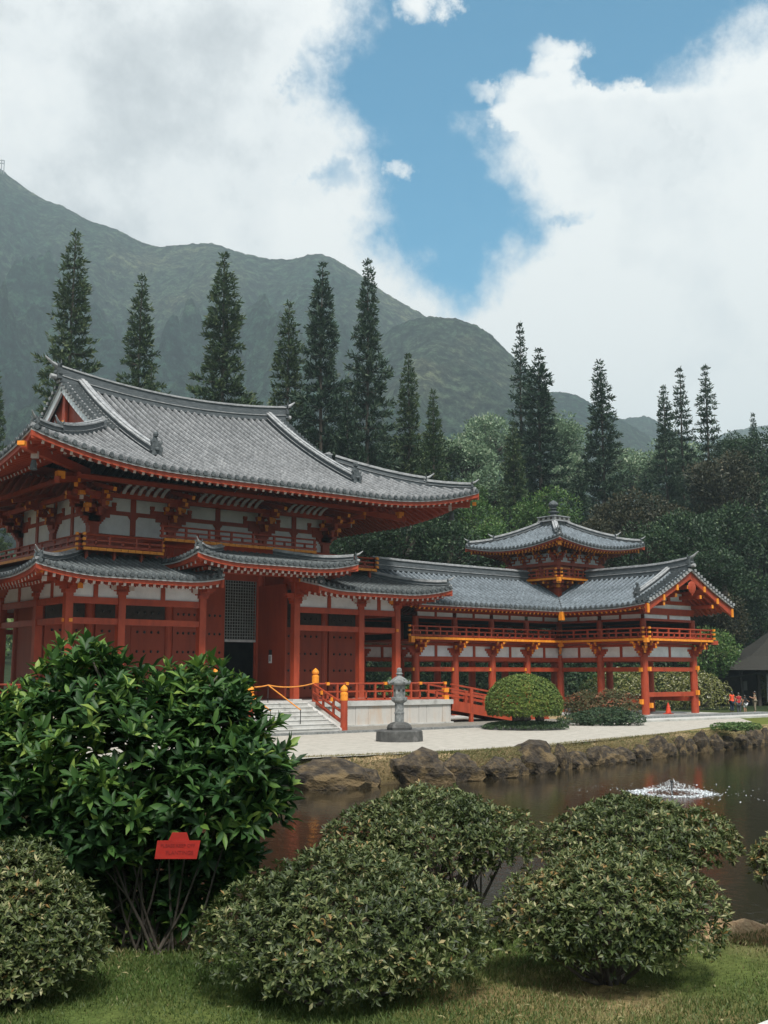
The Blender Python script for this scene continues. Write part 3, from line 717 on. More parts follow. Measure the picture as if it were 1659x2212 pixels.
def P_main(d): return 13.5+.40*d+.0095*d*d
HX, HY = 14.9, 12.7; GV = 6.7              # half sizes and verge distance
def lift(o): return 1.25*max(0., (8.9-o)/8.9)**2.2
def main_roof():
    mb = MB()
    def front(s):
        def pos(u, d):
            dx = HX-abs(u-XC); z = P_main(d)+lift(max(dx, d))*(1-d/HY)
            if dx > GV-.01: z += .62*(abs(u-XC)/8.2)**2*(d/HY)**3
            return (u, YC+s*(HY-d), z)
        return pos
    def side(s):
        def pos(u, d):
            dy = HY-abs(u-YC); return (XC+s*(HX-d), u, P_main(d)+lift(max(dy, d))*(1-d/HY))
        return pos
    lim = lambda u: (HX-abs(u-XC)) if HX-abs(u-XC) < GV else HY
    liml = lambda u: min(HY-abs(u-YC), 7.22)
    F = front(-1); B = front(1); L = side(-1); R_ = side(1)
    for p, a, b, l in ((F, XC-HX, XC+HX, lim), (B, XC-HX, XC+HX, lim), (L, YC-HY, YC+HY, liml), (R_, YC-HY, YC+HY, liml)):
        tile_slope(mb, p, a, b, l)
    rf = part(mb, 'roof', hall)
    for p, a, b, l in ((F, XC-HX, XC+HX, lim), (B, XC-HX, XC+HX, lim), (L, YC-HY, YC+HY, liml), (R_, YC-HY, YC+HY, liml)):
        eave(rf, p, a, b, 'tip_white', l, (.3, 2.7), (2.2, 6.6), .26, .49, 40)
    # main ridge
    def rz(x): return P_main(HY)+.62*(abs(x-XC)/8.2)**2.
    pts = [(x, YC, rz(x)) for x in np.linspace(26.75, 43.25, 25)]
    ridge_line(rf, pts, .62, .78)
    for s in (-1, 1):
        e = XC+s*8.35; ornament(rf, (e, YC, rz(e)+.05), (s, 0, 0), 1.15, False, True)
        for f in (-1, 1):
            # descending ridges
            u = XC+s*6.9; ps = [(u, YC+f*(HY-d), (F(u, d)[2])+.12) for d in np.linspace(12.4, 2.7, 18)]
            ridge_line(rf, ps, .42, .42, 'descending_ridge'); ornament(rf, (u, YC+f*(HY-2.6), F(u, 2.6)[2]+.1), (0, f, 0), .95, True)
            # hip ridges, two steps
            ps = [(XC+s*(HX-d), YC+f*(HY-d), P_main(d)+lift(d)*(1-d/HY)+.12) for d in np.linspace(6.6, 2.4, 12)]
            ridge_line(rf, ps, .40, .42, 'hip_ridge'); d = 2.4; ornament(rf, (XC+s*(HX-d), YC+f*(HY-d), ps[-1][2]), (s, f, 0), .7, False, True)
            ps = [(XC+s*(HX-d), YC+f*(HY-d), P_main(d)+lift(d)*(1-d/HY)+.12) for d in np.linspace(2.5, .35, 8)]
            ridge_line(rf, ps, .34, .26, 'hip_ridge'); d = .3; ornament(rf, (XC+s*(HX-d), YC+f*(HY-d), ps[-1][2]-.05), (s, f, 0), .6, False, True)
        # gable: verge tiles, barge boards and red gable wall
        xv = XC+s*(HX-GV)
        mb = MB(); gp = []
        for f in (-1, 1):
            for k, d in enumerate(np.arange(GV+.1, HY-.1, .36)):
                z = F(xv-s*.02, d)[2]; y = YC+f*(HY-d)
                z1 = F(xv-s*.02, d+.3)[2]
                mb.beam((xv-s*1.1, y, z+.10), (xv+s*.12, y, z+.06), .26, .18, 'tile_dark', 'ridge_cap')
            ps = [(xv-s*.12, YC+f*(HY-d), F(xv-s*.1, d)[2]) for d in np.linspace(GV-.1, HY, 12)]
            for a, b in zip(ps[:-1], ps[1:]):
                mb.beam((a[0], a[1], a[2]-.10), (b[0], b[1], b[2]-.10), .16, .10, 'eave_line'); mb.beam((a[0]-s*.06, a[1], a[2]-.38), (b[0]-s*.06, b[1], b[2]-.38), .14, .46, 'white')
        part(mb, 'verge', rf)
        mb = MB(); xg = xv-s*.55; zb = P_main(7.25)
        yy = [YC-(HY-7.0)+i/10*(HY-7.0)*2 for i in range(11)]
        top = [F(xv, HY-abs(y-YC))[2]-.25 for y in yy]
        vs = [(xg, y, zb-.5) for y in yy]+[(xg, y, t) for y, t in zip(yy, top)]
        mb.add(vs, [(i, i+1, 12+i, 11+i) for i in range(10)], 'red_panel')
        # king post, tie and the gold pendant
        mb.box(xg+s*.05, xg+s*.25, YC-.2, YC+.2, zb, top[5]-.3, 'red'); mb.box(xg+s*.04, xg+s*.22, YC-3., YC+3., zb+.3, zb+.6, 'red')
        mb.box(xg+s*.22, xg+s*.30, YC-.30, YC+.30, zb+.55, zb+1.15, 'orange'); mb.box(xg+s*.21, xg+s*.29, YC-.18, YC+.18, zb+.35, zb+1.4, 'orange'); mb.cyl((xg+s*.2, YC, zb+.85), (xg+s*.36, YC, zb+.85), .2, .12, 10, 'tile_dark')
        mb.box(xg+s*.22, xg+s*.3, YC+2.2, YC+2.45, zb+.2, zb+.75, 'orange'); mb.box(xg+s*.22, xg+s*.3, YC-2.45, YC-2.2, zb+.2, zb+.75, 'orange')
        part(mb, 'gable_wall', rf)
        # base ridge in front of the gable
        ps = [(XC+s*(HX-6.9+.0), y, P_main(6.9)+.25*(abs(y-YC)/5.6)**2) for y in np.linspace(YC-5.8, YC+5.8, 15)]
        ridge_line(rf, ps, .36, .34, 'gable_base_ridge')
main_roof()

def ring_roof(parent, x0, x1, y0, y1, prof, dm, tip, sides, lf, name='skirt_roof', cornerhips=(), clipx=None, th=.26, r1=(.25, 1.5), r2=(1.1, 2.6), dms=None):
    """pent roof on a rectangle. sides: list of (side, u0, u1); prof(d) height; dm depth; lf(dist to corner) lift"""
    mb = MB(); rf = None; todo = []
    dms = dms or dm
    for side, a, b in sides:
        s = {'f': -1, 'b': 1, 'l': -1, 'r': 1}[side]
        if side in 'fb':
            def pos(u, d, s=s):
                o = min(u-x0, x1-u); return (u, (y0+d) if s < 0 else (y1-d), prof(d)+lf(max(o, 0))*(max(0, 1-d/4.)))
            def lim(u): return min(dm, max(0, u-x0) if 'l' in cornerhips else dm, max(0, x1-u) if 'r' in cornerhips else dm)
        else:
            def pos(u, d, s=s):
                o = min(u-y0, y1-u); return ((x0+d) if s < 0 else (x1-d), u, prof(d)+lf(max(o, 0))*(max(0, 1-d/4.)))
            def lim(u): return min(dms, max(0, u-y0), max(0, y1-u))
        tile_slope(mb, pos, a, b, lim, tw=.40); todo.append((pos, a, b, lim))
    rf = part(mb, name, parent)
    for pos, a, b, lim in todo: eave(rf, pos, a, b, tip, lim, r1, r2, th, .40, 26)
    return rf
def skirt_roofs():
    TILE[0] = 'tile_skirt'
    prof = lambda d: 8.02+.26*d+.012*d*d
    x0, x1, y0, y1 = 21.2, 48.8, 52.1, 74.7
    lf0 = lambda o: .50*max(0., 1-o/4.)**2.
    mid = (31.75, 38.25)
    def lf(o): return lf0(o)
    # front has two halves with an upturned inner end
    def run(a, b, inner):
        return a, b
    mb = MB()
    todo = []
    for a, b, inner in ((x0, mid[0], mid[0]), (mid[1], x1, mid[1])):
        def pos(u, d, inner=inner):
            o = min(u-x0, x1-u); oi = abs(u-inner)
            return (u, y0+d, prof(d)+lf0(max(o, 0))*max(0, 1-d/4.)+.26*max(0, 1-oi/2.2)**2*max(0, 1-d/3.))
        lim = lambda u: min(4.7, max(0, u-x0), max(0, x1-u))
        tile_slope(mb, pos, a, b, lim, tw=.40); todo.append((pos, a, b, lim))
    rf = None
    for side, s in (('b', 1),):
        pos = lambda u, d: (u, y1-d, prof(d)+lf0(max(min(u-x0, x1-u), 0))*max(0, 1-d/4.)); lim = lambda u: min(4.7, max(0, u-x0), max(0, x1-u))
        tile_slope(mb, pos, x0, x1, lim, tw=.40); todo.append((pos, x0, x1, lim))
    for X, s in ((x0, 1), (x1, -1)):
        pos = lambda u, d, X=X, s=s: (X+s*d, u, prof(d)+lf0(max(min(u-y0, y1-u), 0))*max(0, 1-d/4.)); lim = lambda u: min(4.9, max(0, u-y0), max(0, y1-u))
        tile_slope(mb, pos, y0, y1, lim, tw=.40); todo.append((pos, y0, y1, lim))
    rf = part(mb, 'skirt_roof', hall)
    for pos, a, b, lim in todo: eave(rf, pos, a, b, 'tip_white', lim, (.25, 1.7), (1.3, 3.2), .23, .42, 26)
    for sx in (-1, 1):
        for f in (-1, 1):
            X = x0 if sx < 0 else x1; Y = y0 if f < 0 else y1
            ps = [(X-sx*d, Y-f*d, prof(d)+lf0(d)*max(0, 1-d/4.)+.1) for d in np.linspace(4.4, .25, 10)]
            ridge_line(rf, ps, .32, .26, 'hip_ridge'); ornament(rf, (X-sx*.2, Y-f*.2, ps[-1][2]-.05), (sx, f, 0), .6, False, True)
            mb = MB(); n = Vector((sx, f, 0)).normalized(); c = Vector((X-sx*3.2, Y-f*3.2, 8.25)); e = Vector((X-sx*.45, Y-f*.45, 8.0))
            mb.beam(c, e, .24, .3, 'red'); mb.beam(e+Vector((0, 0, .03)), e+n*.14+Vector((0, 0, .03)), .30, .16, 'orange'); q = e-n*.5-Vector((0, 0, .3)); mb.beam(c-Vector((0, 0, .25)), q, .22, .22, 'red'); mb.beam(q, q+n*.05, .24, .26, 'tip_white')
            part(mb, 'hip_beam', rf)
    for xx, s in ((mid[0], 1), (mid[1], -1)):
        P_ = todo[0][0] if s > 0 else todo[1][0]
        ps = [(xx-s*.15, y0+d, P_(xx-s*.15, d)[2]+.1) for d in np.linspace(3.6, .1, 8)]
        ridge_line(rf, ps, .30, .24, 'end_ridge'); ornament(rf, (xx-s*.15, y0+.05, ps[-1][2]-.08), (s*.7, -1, 0), .55, False, True)
        mb = MB(); 
        for d in np.arange(.2, 3.6, .36): z = P_(xx, d)[2]; mb.beam((xx-s*.5, y0+d, z+.06), (xx+s*.1, y0+d, z), .24, .16, 'tile_dark', 'ridge_cap')
        for d0, d1 in zip(np.linspace(0, 3.6, 8)[:-1], np.linspace(0, 3.6, 8)[1:]):
            a = P_(xx, d0); b = P_(xx, d1); mb.beam((xx+s*.02, a[1], a[2]-.13), (xx+s*.02, b[1], b[2]-.13), .1, .08, 'eave_line'); mb.beam((xx, a[1], a[2]-.40), (xx, b[1], b[2]-.40), .14, .44, 'red')
        part(mb, 'barge_board', rf)
    # raised centre roof
    prof2 = lambda d: 9.14+.17*d+.012*d*d
    X0, X1, Y0 = 29.6, 40.4, 51.2
    lf2 = lambda o: .42*max(0., 1-o/3.2)**2.
    mb = MB(); todo = []
    pos = lambda u, d: (u, Y0+d, prof2(d)+lf2(max(min(u-X0, X1-u), 0))*max(0, 1-d/3.2)); lim = lambda u: min(3.9, max(0, u-X0), max(0, X1-u))
    tile_slope(mb, pos, X0, X1, lim, tw=.40); todo.append((pos, X0, X1, lim))
    for X, s in ((X0, 1), (X1, -1)):
        p2 = lambda u, d, X=X, s=s: (X+s*d, u, prof2(d)+lf2(max(u-Y0, 0))*max(0, 1-d/3.2)); l2 = lambda u: min(3.9, max(0, u-Y0))
        tile_slope(mb, p2, Y0, 55.1, l2, tw=.40); todo.append((p2, Y0, 55.1, l2))
    r2 = part(mb, 'porch_roof', hall)
    for p, a, b, l in todo: eave(r2, p, a, b, 'tip_white', l, (.25, 1.6), (1.2, 3.2), .23, .42, 22)
    for X, s in ((X0, 1), (X1, -1)):
        ps = [(X+s*d, Y0+d, prof2(d)+lf2(d)*max(0, 1-d/3.2)+.1) for d in np.linspace(3.6, .2, 9)]
        ridge_line(r2, ps, .30, .24, 'hip_ridge'); ornament(r2, (X+s*.1, Y0+.1, ps[-1][2]-.05), (-s, -1, 0), .55, False, True)
skirt_roofs()
def hall_balcony():
    z = 9.72
    y = 55.4; x0, x1 = 25.0, 45.0; yb = 2*YC-y
    railing(hall, (x0, y), (29.75, y), z, (.12, .40, .68), 1.6, True, .22, 0., (0, -1))
    railing(hall, (40.25, y), (x1, y), z, (.12, .40, .68), 1.6, True, 0., .22, (0, -1))
    railing(hall, (29.75, y), (40.25, y), z+.83, (.12, .40, .68), 1.6, True, .15, .15, (0, -1), False)
    railing(hall, (x0, y), (x0, yb), z, (.12, .40, .68), 1.7, True, .22, .22, (-1, 0)); railing(hall, (x1, y), (x1, yb), z, (.12, .40, .68), 1.7, True, .22, .22, (1, 0)); railing(hall, (x0, yb), (x1, yb), z, (.12, .40, .68), 1.7, True, .22, .22, (0, 1))
    mb = MB(); mb.box(x0+.05, 26.7, y+.05, yb-.05, z-.15, z-.02, 'red'); mb.box(43.3, x1-.05, y+.05, yb-.05, z-.15, z-.02, 'red')
    mb.box(26.7, 29.75, y+.05, YK-.2, z-.15, z-.02, 'red'); mb.box(40.25, 43.3, y+.05, YK-.2, z-.15, z-.02, 'red'); mb.box(29.76, 40.24, y+.05, YK-.2, z+.68, z+.8, 'red')
    mb.box(26.7, 43.3, YKB+.2, yb-.05, z-.15, z-.02, 'red')
    for x in np.arange(25.4, 45, 1.62): mb.box(x-.08, x+.08, y+.2, y+.36, 9.0, z-.15, 'red')
    part(mb, 'balcony_floor', hall)
hall_balcony()

# ==================================================================== WING CORRIDOR (right; the left one is its mirror twin)
WX, WY = 68.45, 60.85
wing = root('wing_corridor', (68.45, 60.85, 0), 'two-storey red wing corridor right of the hall with square turret and gabled end', 'temple wing', 'wing corridors beside the temple hall')
def wing_build():
    T = wing; XI, XO = 65.5, 71.4; YI, YO = 57.9, 63.8; YE = 49.95
    cor_x = [50.7, 54.4, 58.1, 61.8]; 
    pts = [(x, YI) for x in cor_x]+[(x, YO) for x in cor_x]+[(XI, YI), (XI, YO), (XO, YO), (XO, YI)]+[(X, y) for X in (XI, XO) for y in (53.92, YE)]
    base = .12
    for x, y in pts:
        mb = MB(); mb.cyl((x, y, base), (x, y, 4.45), .29, .27, 16, 'red'); mb.box(x-.42, x+.42, y-.42, y+.42, base-.1, base+.05, 'stone_pale')
        part(mb, 'pillar', T)
        mb = MB(); mb.cyl((x, y, 5.4), (x, y, 7.0), .24, .22, 14, 'red')
        part(mb, 'upper_pillar', T)
    lines = []      # (p, q) spans on the outer planes
    for y in (YI, YO):
        xs = cor_x+[XI]
        for a, b in zip(xs[:-1], xs[1:]): lines.append(((a, y), (b, y)))
    lines.append(((XI, YO), (XO, YO))); 
    for X in (XI, XO):
        for a, b in ((YE, 53.92), (53.92, YI)): lines.append(((X, a), (X, b)))
    lines.append(((XO, YI), (XO, YO))); lines.append(((XI, YE), (XO, YE)))
    for (xa, ya), (xb, yb) in lines:
        alongx = abs(ya-yb) < 1e-3
        def seg(z0, z1, t, mat, inset=0.):
            if alongx: return (xa+inset, xb-inset, ya-t, ya+t, z0, z1, mat)
            return (xa-t, xa+t, ya+inset, yb-inset, z0, z1, mat)
        mb = MB(); mb.box(*seg(3.95, 4.25, .13, 'red', .27)); part(mb, 'beam', T)
        mb = MB(); mb.box(*seg(3.22, 3.52, .13, 'red', .27)); part(mb, 'beam', T)
        mb = MB(); mb.box(*seg(4.25, 5.0, .03, 'white', .2)); mx, my = (xa+xb)/2, (ya+yb)/2; 
        mb.box(mx-.1, mx+.1, my-.1, my+.1, 4.25, 5.0, 'red'); mb.box(*seg(5.0, 5.18, .12, 'red', 0.0))
        part(mb, 'frieze_panel', T)
        mb = MB(); mb.box(*seg(6.85, 7.02, .12, 'red', .2)); mb.box(*seg(7.02, 7.32, .03, 'white', .2)); mb.box(mx-.09, mx+.09, my-.09, my+.09, 7.02, 7.32, 'red'); mb.box(*seg(7.32, 7.5, .13, 'red', 0.0))
        part(mb, 'upper_frieze', T)
        if max(ya, yb) <= YI+.1 and not (alongx and ya == YI):     # low rails of the forward bays
            mb = MB(); z = 1.05 if not alongx else 1.42; 
            if xa == XI and not alongx: z = .95
            mb.box(*seg(z, z+.32, .15, 'red', .27)); part(mb, 'low_rail', T)
    # bolt caps where rails pass through the columns
    mb = MB()
    for x, y, z in ((XI-.36, YE+.05, 3.37), (XI+.1, YE-.36, 3.42), (XI-.38, YE+.05, 1.1), (XI+.18, YE-.36, .85), (XO+.36, YE, 3.37), (XO-.02, YE-.36, 3.5), (XO+.36, YE, .9), (XO-.1, YE-.36, 1.7)):
        h = .24 if abs(z-3.4) < .2 else .30; mb.box(x-.11, x+.11, y-.11, y+.11, z-h/2-.05, z+h/2, 'orange')
    for x in cor_x: mb.box(x-.4, x-.26, YI-.2, YI-.02, 3.25, 3.47, 'orange')
    part(mb, 'bolt_caps', T)
    # brackets under the balcony
    def brk(x, y, nx, ny, diag=False):
        mb = MB(); n = Vector((nx, ny, 0)).normalized(); t = Vector((-n.y, n.x, 0)); p = Vector((x, y, 0))
        V = lambda a, b, z: p+n*a+t*b+Vector((0, 0, z))
        for k in range(3): L = .42+.16*k; mb.beam(V(0, -L, 4.42+.17*k), V(0, L, 4.42+.17*k), .24, .17, 'red') if not diag else None
        for k in range(2):
            a = .48*(k+1); z = 4.62+.32*k; mb.beam(V(0, 0, z), V(a+.1, 0, z), .17, .19, 'red'); mb.beam(V(a+.1, 0, z), V(a+.14, 0, z), .15, .17, 'orange')
            mb.beam(V(a-.1, 0, z+.19), V(a+.12, 0, z+.19), .22, .16, 'red', 'orange')
            if not diag:
                mb.beam(V(a-.05, -.34, z+.2), V(a-.05, .34, z+.2), .14, .14, 'red', 'orange')
                for b in (-.34, .34): mb.beam(V(a-.15, b, z+.34), V(a+.05, b, z+.34), .2, .14, 'red', 'orange')
        mb.beam(V(0, 0, 5.24), V(1.25, 0, 5.24), .14, .14, 'red', 'orange')
        part(mb, 'bracket', T)
    for x in cor_x: brk(x, YI, 0, -1); brk(x, YO, 0, 1)
    for y in (53.92,): brk(XI, y, -1, 0); brk(XO, y, 1, 0)
    for X, s in ((XI, -1), (XO, 1)): brk(X, YE, s, 0); brk(X, YE, 0, -1); brk(X, YE, s, -1, True)
    brk(XI, YI, -1, -1, True); brk(XO, YI, 1, 0); brk(XO, YO, 1, 0); brk(XO, YO, 0, 1); brk(XI, YO, 0, 1)
    # balcony
    z = 5.55; o = .95; hs = (.1, .42, .72)
    railing(T, (50.3-o+.3, YI-o), (XI-o, YI-o), z, hs, 1.25, True, .25, 0., (0, -1)); railing(T, (XI-o, YE-o), (XI-o, YI-o), z, hs, 1.25, True, .25, 0., (-1, 0))
    railing(T, (XI-o, YE-o), (XO+o, YE-o), z, hs, 1.25, True, .25, .25, (0, -1)); railing(T, (XO+o, YE-o), (XO+o, YO+o), z, hs, 1.25, True, .25, .25, (1, 0))
    railing(T, (50.3-o, YO+o), (XO+o, YO+o), z, hs, 1.25, True, .25, .25, (0, 1))
    mb = MB(); mb.box(50.0, XI-o, YI-o, YO+o, z-.28, z-.14, 'red'); mb.box(XI-o, XO+o, YE-o, YO+o, z-.28, z-.14, 'red')
    mb.beam((XO+.5, YE-o+.1, z-.2), (XO+o+.95, YE-o+.1, z-.18), .2, .3, 'red', 'red')
    mb.box(XI-o-.28, XI-o+.02, YE-o-.28, YE-o+.02, z-.3, z+.02, 'orange'); mb.box(XI-o-.2, XI-o+.1, YI-o-.2, YI-o+.1, z-.45, z-.02, 'orange'); mb.box(49.3, 49.62, YI-o-.25, YI-o+.05, z-.4, z+.02, 'orange')
    part(mb, 'balcony_floor', T)
    mb = MB(); mb.box(50.0, XI, YI+.3, YO-.3, 6.95, 7.05, 'wood_dark'); mb.box(XI+.2, XO-.2, YE+.3, YO-.3, 6.95, 7.05, 'wood_dark')
    mb.box(50.0, XI, YO-.05, YO+.05, 5.4, 6.9, 'wood_dark'); mb.box(XO-.05, XO+.05, YE+.2, YO, 5.4, 6.9, 'wood_dark')
    part(mb, 'ceiling', T)
    # roof: corridor + forward wing, crossing under the turret
    prof = lambda d: 7.78+.40*d+.018*d*d; W = 5.15; RZ = prof(W)
    xe0, YG = 49.2, 47.75
    mb = MB(); todo = []
    fpos = lambda u, d: (u, WY-W+d, prof(d)); flim = lambda u: W if u < WX-W else max(0, min(W, u-(WX-W)+0) if False else W)
    # inner corner is a valley: corridor front slope runs on until it meets the forward wing's slope
    def cf(u, d): return (u, WY-W+d, prof(d))
    # at distance d from the eave the corridor slope extends to x = WX-W+d
    n = round((WX-(xe0))/TW); w = (WX-xe0)/n
    def slopes(pos, a, b, dmin, dmax):
        """rows whose lower end starts at dmin(u)"""
        k = max(1, round((b-a)/TW)); ww = (b-a)/k
        for i in range(k):
            ua = a+i*ww; ub = ua+ww; d0 = max(0., dmin((ua+ub)/2))
            if W-d0 < .15: continue
            tile_slope(mb, pos, ua, ub, lambda u: dmax, d0, ends=(d0 < .02), tw=ww)
    slopes(cf, xe0, WX, lambda u: u-(WX-W), W)
    cb = lambda u, d: (u, WY+W-d, prof(d)); slopes(cb, xe0, WX, lambda u: 0, W)
    gl = lambda y: .30*max(0., 1-(y-YG)/4.2)**2
    wl = lambda u, d: (WX-W+d, u, prof(d)+gl(u)); slopes(wl, YG, WY, lambda u: u-(WY-W), W)
    wr = lambda u, d: (WX+W-d, u, prof(d)+gl(u)); slopes(wr, YG, WY+W, lambda u: 0, W)
    rf = part(mb, 'roof', T)
    eave(rf, cf, xe0, WX-W, 'orange', lambda u: W, (.25, 1.6), (1.1, 3.0), .17, .42, 30)
    eave(rf, cb, xe0, WX, 'orange', lambda u: W, (.25, 1.6), (1.1, 3.0), .17, .42, 30)
    eave(rf, wl, YG+.3, WY-W, 'orange', lambda u: W, (.25, 1.6), (1.1, 3.0), .17, .42, 20)
    eave(rf, wr, YG+.3, WY+W, 'orange', lambda u: W, (.25, 1.6), (1.1, 3.0), .17, .42, 30)
    mb = MB(); ps = [(WX-W+d, WY-W+d, prof(d)+.02) for d in np.linspace(0, 3.5, 8)]
    mb.sweep(ps, .3, .0, .1, 'tile_dark'); mb.box(WX-W-.2, WX-W+.12, WY-W-.2, WY-W+.12, 7.0, 7.62, 'orange'); part(mb, 'valley', rf)
    ps = [(x, WY, RZ+.1+.12*((58-x)/10)**2*(x < 58)) for x in np.linspace(49.2, WX-3.4, 14)]; ridge_line(rf, ps, .5, .62); ornament(rf, (WX-3.35, WY, RZ+.1), (1, 0, 0), .8, False, True)
    ps = [(WX, y, RZ+.1+gl(y)) for y in np.linspace(WY-3.4, YG+.1, 14)]; ridge_line(rf, ps, .5, .62); ornament(rf, (WX, YG+.05, RZ+.1+gl(YG)), (0, -1, 0), .95, False, True); ornament(rf, (WX, WY-3.35, RZ+.1), (0, 1, 0), .8, False, True)
    for s in (-1, 1):
        pp = wl if s < 0 else wr
        ps = [(WX+s*(W-d), YG+1.9, pp(YG+1.9, d)[2]+.1) for d in np.linspace(W-.2, 1.3, 9)]; ridge_line(rf, ps, .34, .34, 'descending_ridge'); ornament(rf, (ps[-1][0]+s*.1, YG+1.9, ps[-1][2]-.02), (s, 0, 0), .75, True)
        mb = MB()
        for d in np.arange(.1, W-.1, .36): z_ = pp(YG, d)[2]; mb.beam((WX+s*(W-d), YG+1.1, z_+.14), (WX+s*(W-d), YG-.12, z_+.08), .26, .2, 'tile_dark', 'ridge_cap', up=(0, 0, 1))
        q = [(WX+s*(W-d), pp(YG, d)[2]) for d in np.linspace(0, W, 11)]
        for (xa, za), (xb, zb) in zip(q[:-1], q[1:]): mb.beam((xa, YG+.02, za-.09), (xb, YG+.02, zb-.09), .12, .12, 'eave_line')
        part(mb, 'verge', rf)
        mb = MB()      # barge board, curved, thick
        q = [(WX+s*(W-d), pp(YG, d)[2]) for d in np.linspace(-.0, W, 11)]
        vs = []
        for k, (xa, za) in enumerate(q):
            h = .62-.14*math.sin(PI*k/10); zt = za-.16
            vs += [(xa, YG+.12, zt), (xa, YG+.12, zt-h), (xa, YG+.3, zt), (xa, YG+.3, zt-h)]
        fs = []
        for k in range(10): a = 4*k; b = a+4; fs += [(a, a+1, b+1, b), (a+2, b+2, b+3, a+3), (a+1, a+3, b+3, b+1), (a, b, b+2, a+2)]
        fs += [(0, 2, 3, 1), (40, 41, 43, 42)]
        mb.add(vs, fs, 'red')
        for d in (0.06, 1.9, 3.5):
            x = WX+s*(W-d); z_ = pp(YG, d)[2]; mb.box(x-.1, x+.1, YG+.03, YG+.115, z_-.85+(.12 if d > 1 else 0), z_-.32 if d > 1 else z_-.2, 'orange')
        part(mb, 'barge_board', rf)
    mb = MB()        # gable wall and pendant
    for (za, zb, hw, m) in ((7.5, 7.78, 3.1, 'red'), (7.78, 8.1, 2.9, 'white'), (8.1, 8.36, 2.6, 'red'), (8.36, 8.95, 1.9, 'white'), (8.95, 9.2, 1.4, 'red'), (9.2, 9.9, .55, 'wood_dark')):
        t = .16 if m == 'red' else .05; mb.box(WX-hw, WX+hw, YE-t, YE+t, za, zb, m)
    for xx in (-1.9, 0, 1.9): mb.box(WX+xx-.14, WX+xx+.14, YE-.2, YE-.05, 8.36, 8.95, 'red')
    for xx in (-2.95, -1.5, 0, 1.5, 2.95): z_ = 7.65+.2 if abs(xx) > 2 else (8.5 if abs(xx) > 1 else 9.15); mb.box(WX+xx-.12, WX+xx+.12, YG+.32, YE, z_, z_+.26, 'red', yn='orange')
    part(mb, 'gable_wall', rf)
    mb = MB(); mb.lathe((WX, 0, 0), [(.03, -.62), (.10, -.5), (.30, -.38), (.46, -.16), (.50, .05), (.42, .25), (.30, .36), (.12, .42), (.03, .44)], 10, 'red')
    mb.v = [(x, YG+.0+y*.18, z_+9.25) for x, y, z_ in mb.v]; part(mb, 'pendant', rf)
    # ---------------- turret
    h = 2.55; zf = 10.45; zb = 11.35
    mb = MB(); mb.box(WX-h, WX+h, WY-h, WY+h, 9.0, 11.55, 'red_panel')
    for s in (-1, 1):
        for t in (-1, 1): mb.box(WX+s*h-.2, WX+s*h+.2, WY+t*h-.2, WY+t*h+.2, 9.0, 11.6, 'red')
        for k in (-.85, .85):
            mb.box(WX+k-.12, WX+k+.12, WY+s*h-.12, WY+s*h+.12, 9.5, 11.5, 'red'); mb.box(WX+s*h-.12, WX+s*h+.12, WY+k-.12, WY+k+.12, 9.5, 11.5, 'red')
        for k in (-1.7, 0, 1.7):
            for (a, b, c, d) in ((k-.55, k+.55, 11.28, 11.34), (k-.55, k-.49, 10.7, 11.28), (k+.49, k+.55, 10.7, 11.28)):
                mb.box(WX+a, WX+b, WY+s*(h+.03)-.03, WY+s*(h+.03)+.03, c, d, 'orange'); mb.box(WX+s*(h+.03)-.03, WX+s*(h+.03)+.03, WY+a, WY+b, c, d, 'orange')
            mb.box(WX+k-.4, WX+k+.4, WY+s*(h+.005), WY+s*(h+.02), 10.7, 11.26, 'wood_dark'); mb.box(WX+s*(h+.005), WX+s*(h+.02), WY+k-.4, WY+k+.4, 10.7, 11.26, 'wood_dark')
    tw_ = part(mb, 'turret', T)
    mb = MB(); mb.box(WX-h-.28, WX+h+.28, WY-h-.28, WY+h+.28, 11.5, 11.75, 'red'); mb.box(WX-h-.05, WX+h+.05, WY-h-.05, WY+h+.05, 11.75, 12.5, 'white')
    part(mb, 'turret_frieze', tw_)
    for nx, ny in ((-1, 0), (1, 0), (0, -1), (0, 1)):
        for k in (-2.5, -.85, .85, 2.5):
            x = WX+nx*h+(k if nx == 0 else 0); y = WY+ny*h+(k if ny == 0 else 0); mb = MB(); bracket(mb, x, y, 11.75, nx, ny, .58, 3); part(mb, 'bracket', tw_)
    # turret balcony
    o = 3.4
    for a, b, nn in (((-o, -o), (o, -o), (0, -1)), ((-o, -o), (-o, o), (-1, 0)), ((o, -o), (o, o), (1, 0)), ((-o, o), (o, o), (0, 1))):
        railing(tw_, (WX+a[0], WY+a[1]), (WX+b[0], WY+b[1]), zf, (.1, .38, .66), 1.1, True, .25, .25, nn)
    mb = MB(); mb.box(WX-o, WX+o, WY-o, WY+o, zf-.2, zf-.05, 'red')
    for s, t in ((-1, -1), (1, -1), (-1, 1)): 
        mb.box(WX+s*(o+.22)-.14, WX+s*(o+.22)+.14, WY+t*(o+.22)-.14, WY+t*(o+.22)+.14, zf-.34, zf-.02, 'orange')
        for k in range(3):
            q = o-.25-.45*k; z_ = zf-.42-.28*k; mb.box(WX+s*q-.3, WX+s*q+.3, WY+t*q-.3, WY+t*q+.3, z_, z_+.2, 'red'); mb.box(WX+s*(q+.3)-.11, WX+s*(q+.3)+.11, WY+t*(q+.3)-.11, WY+t*(q+.3)+.11, z_-.04, z_+.2, 'orange')
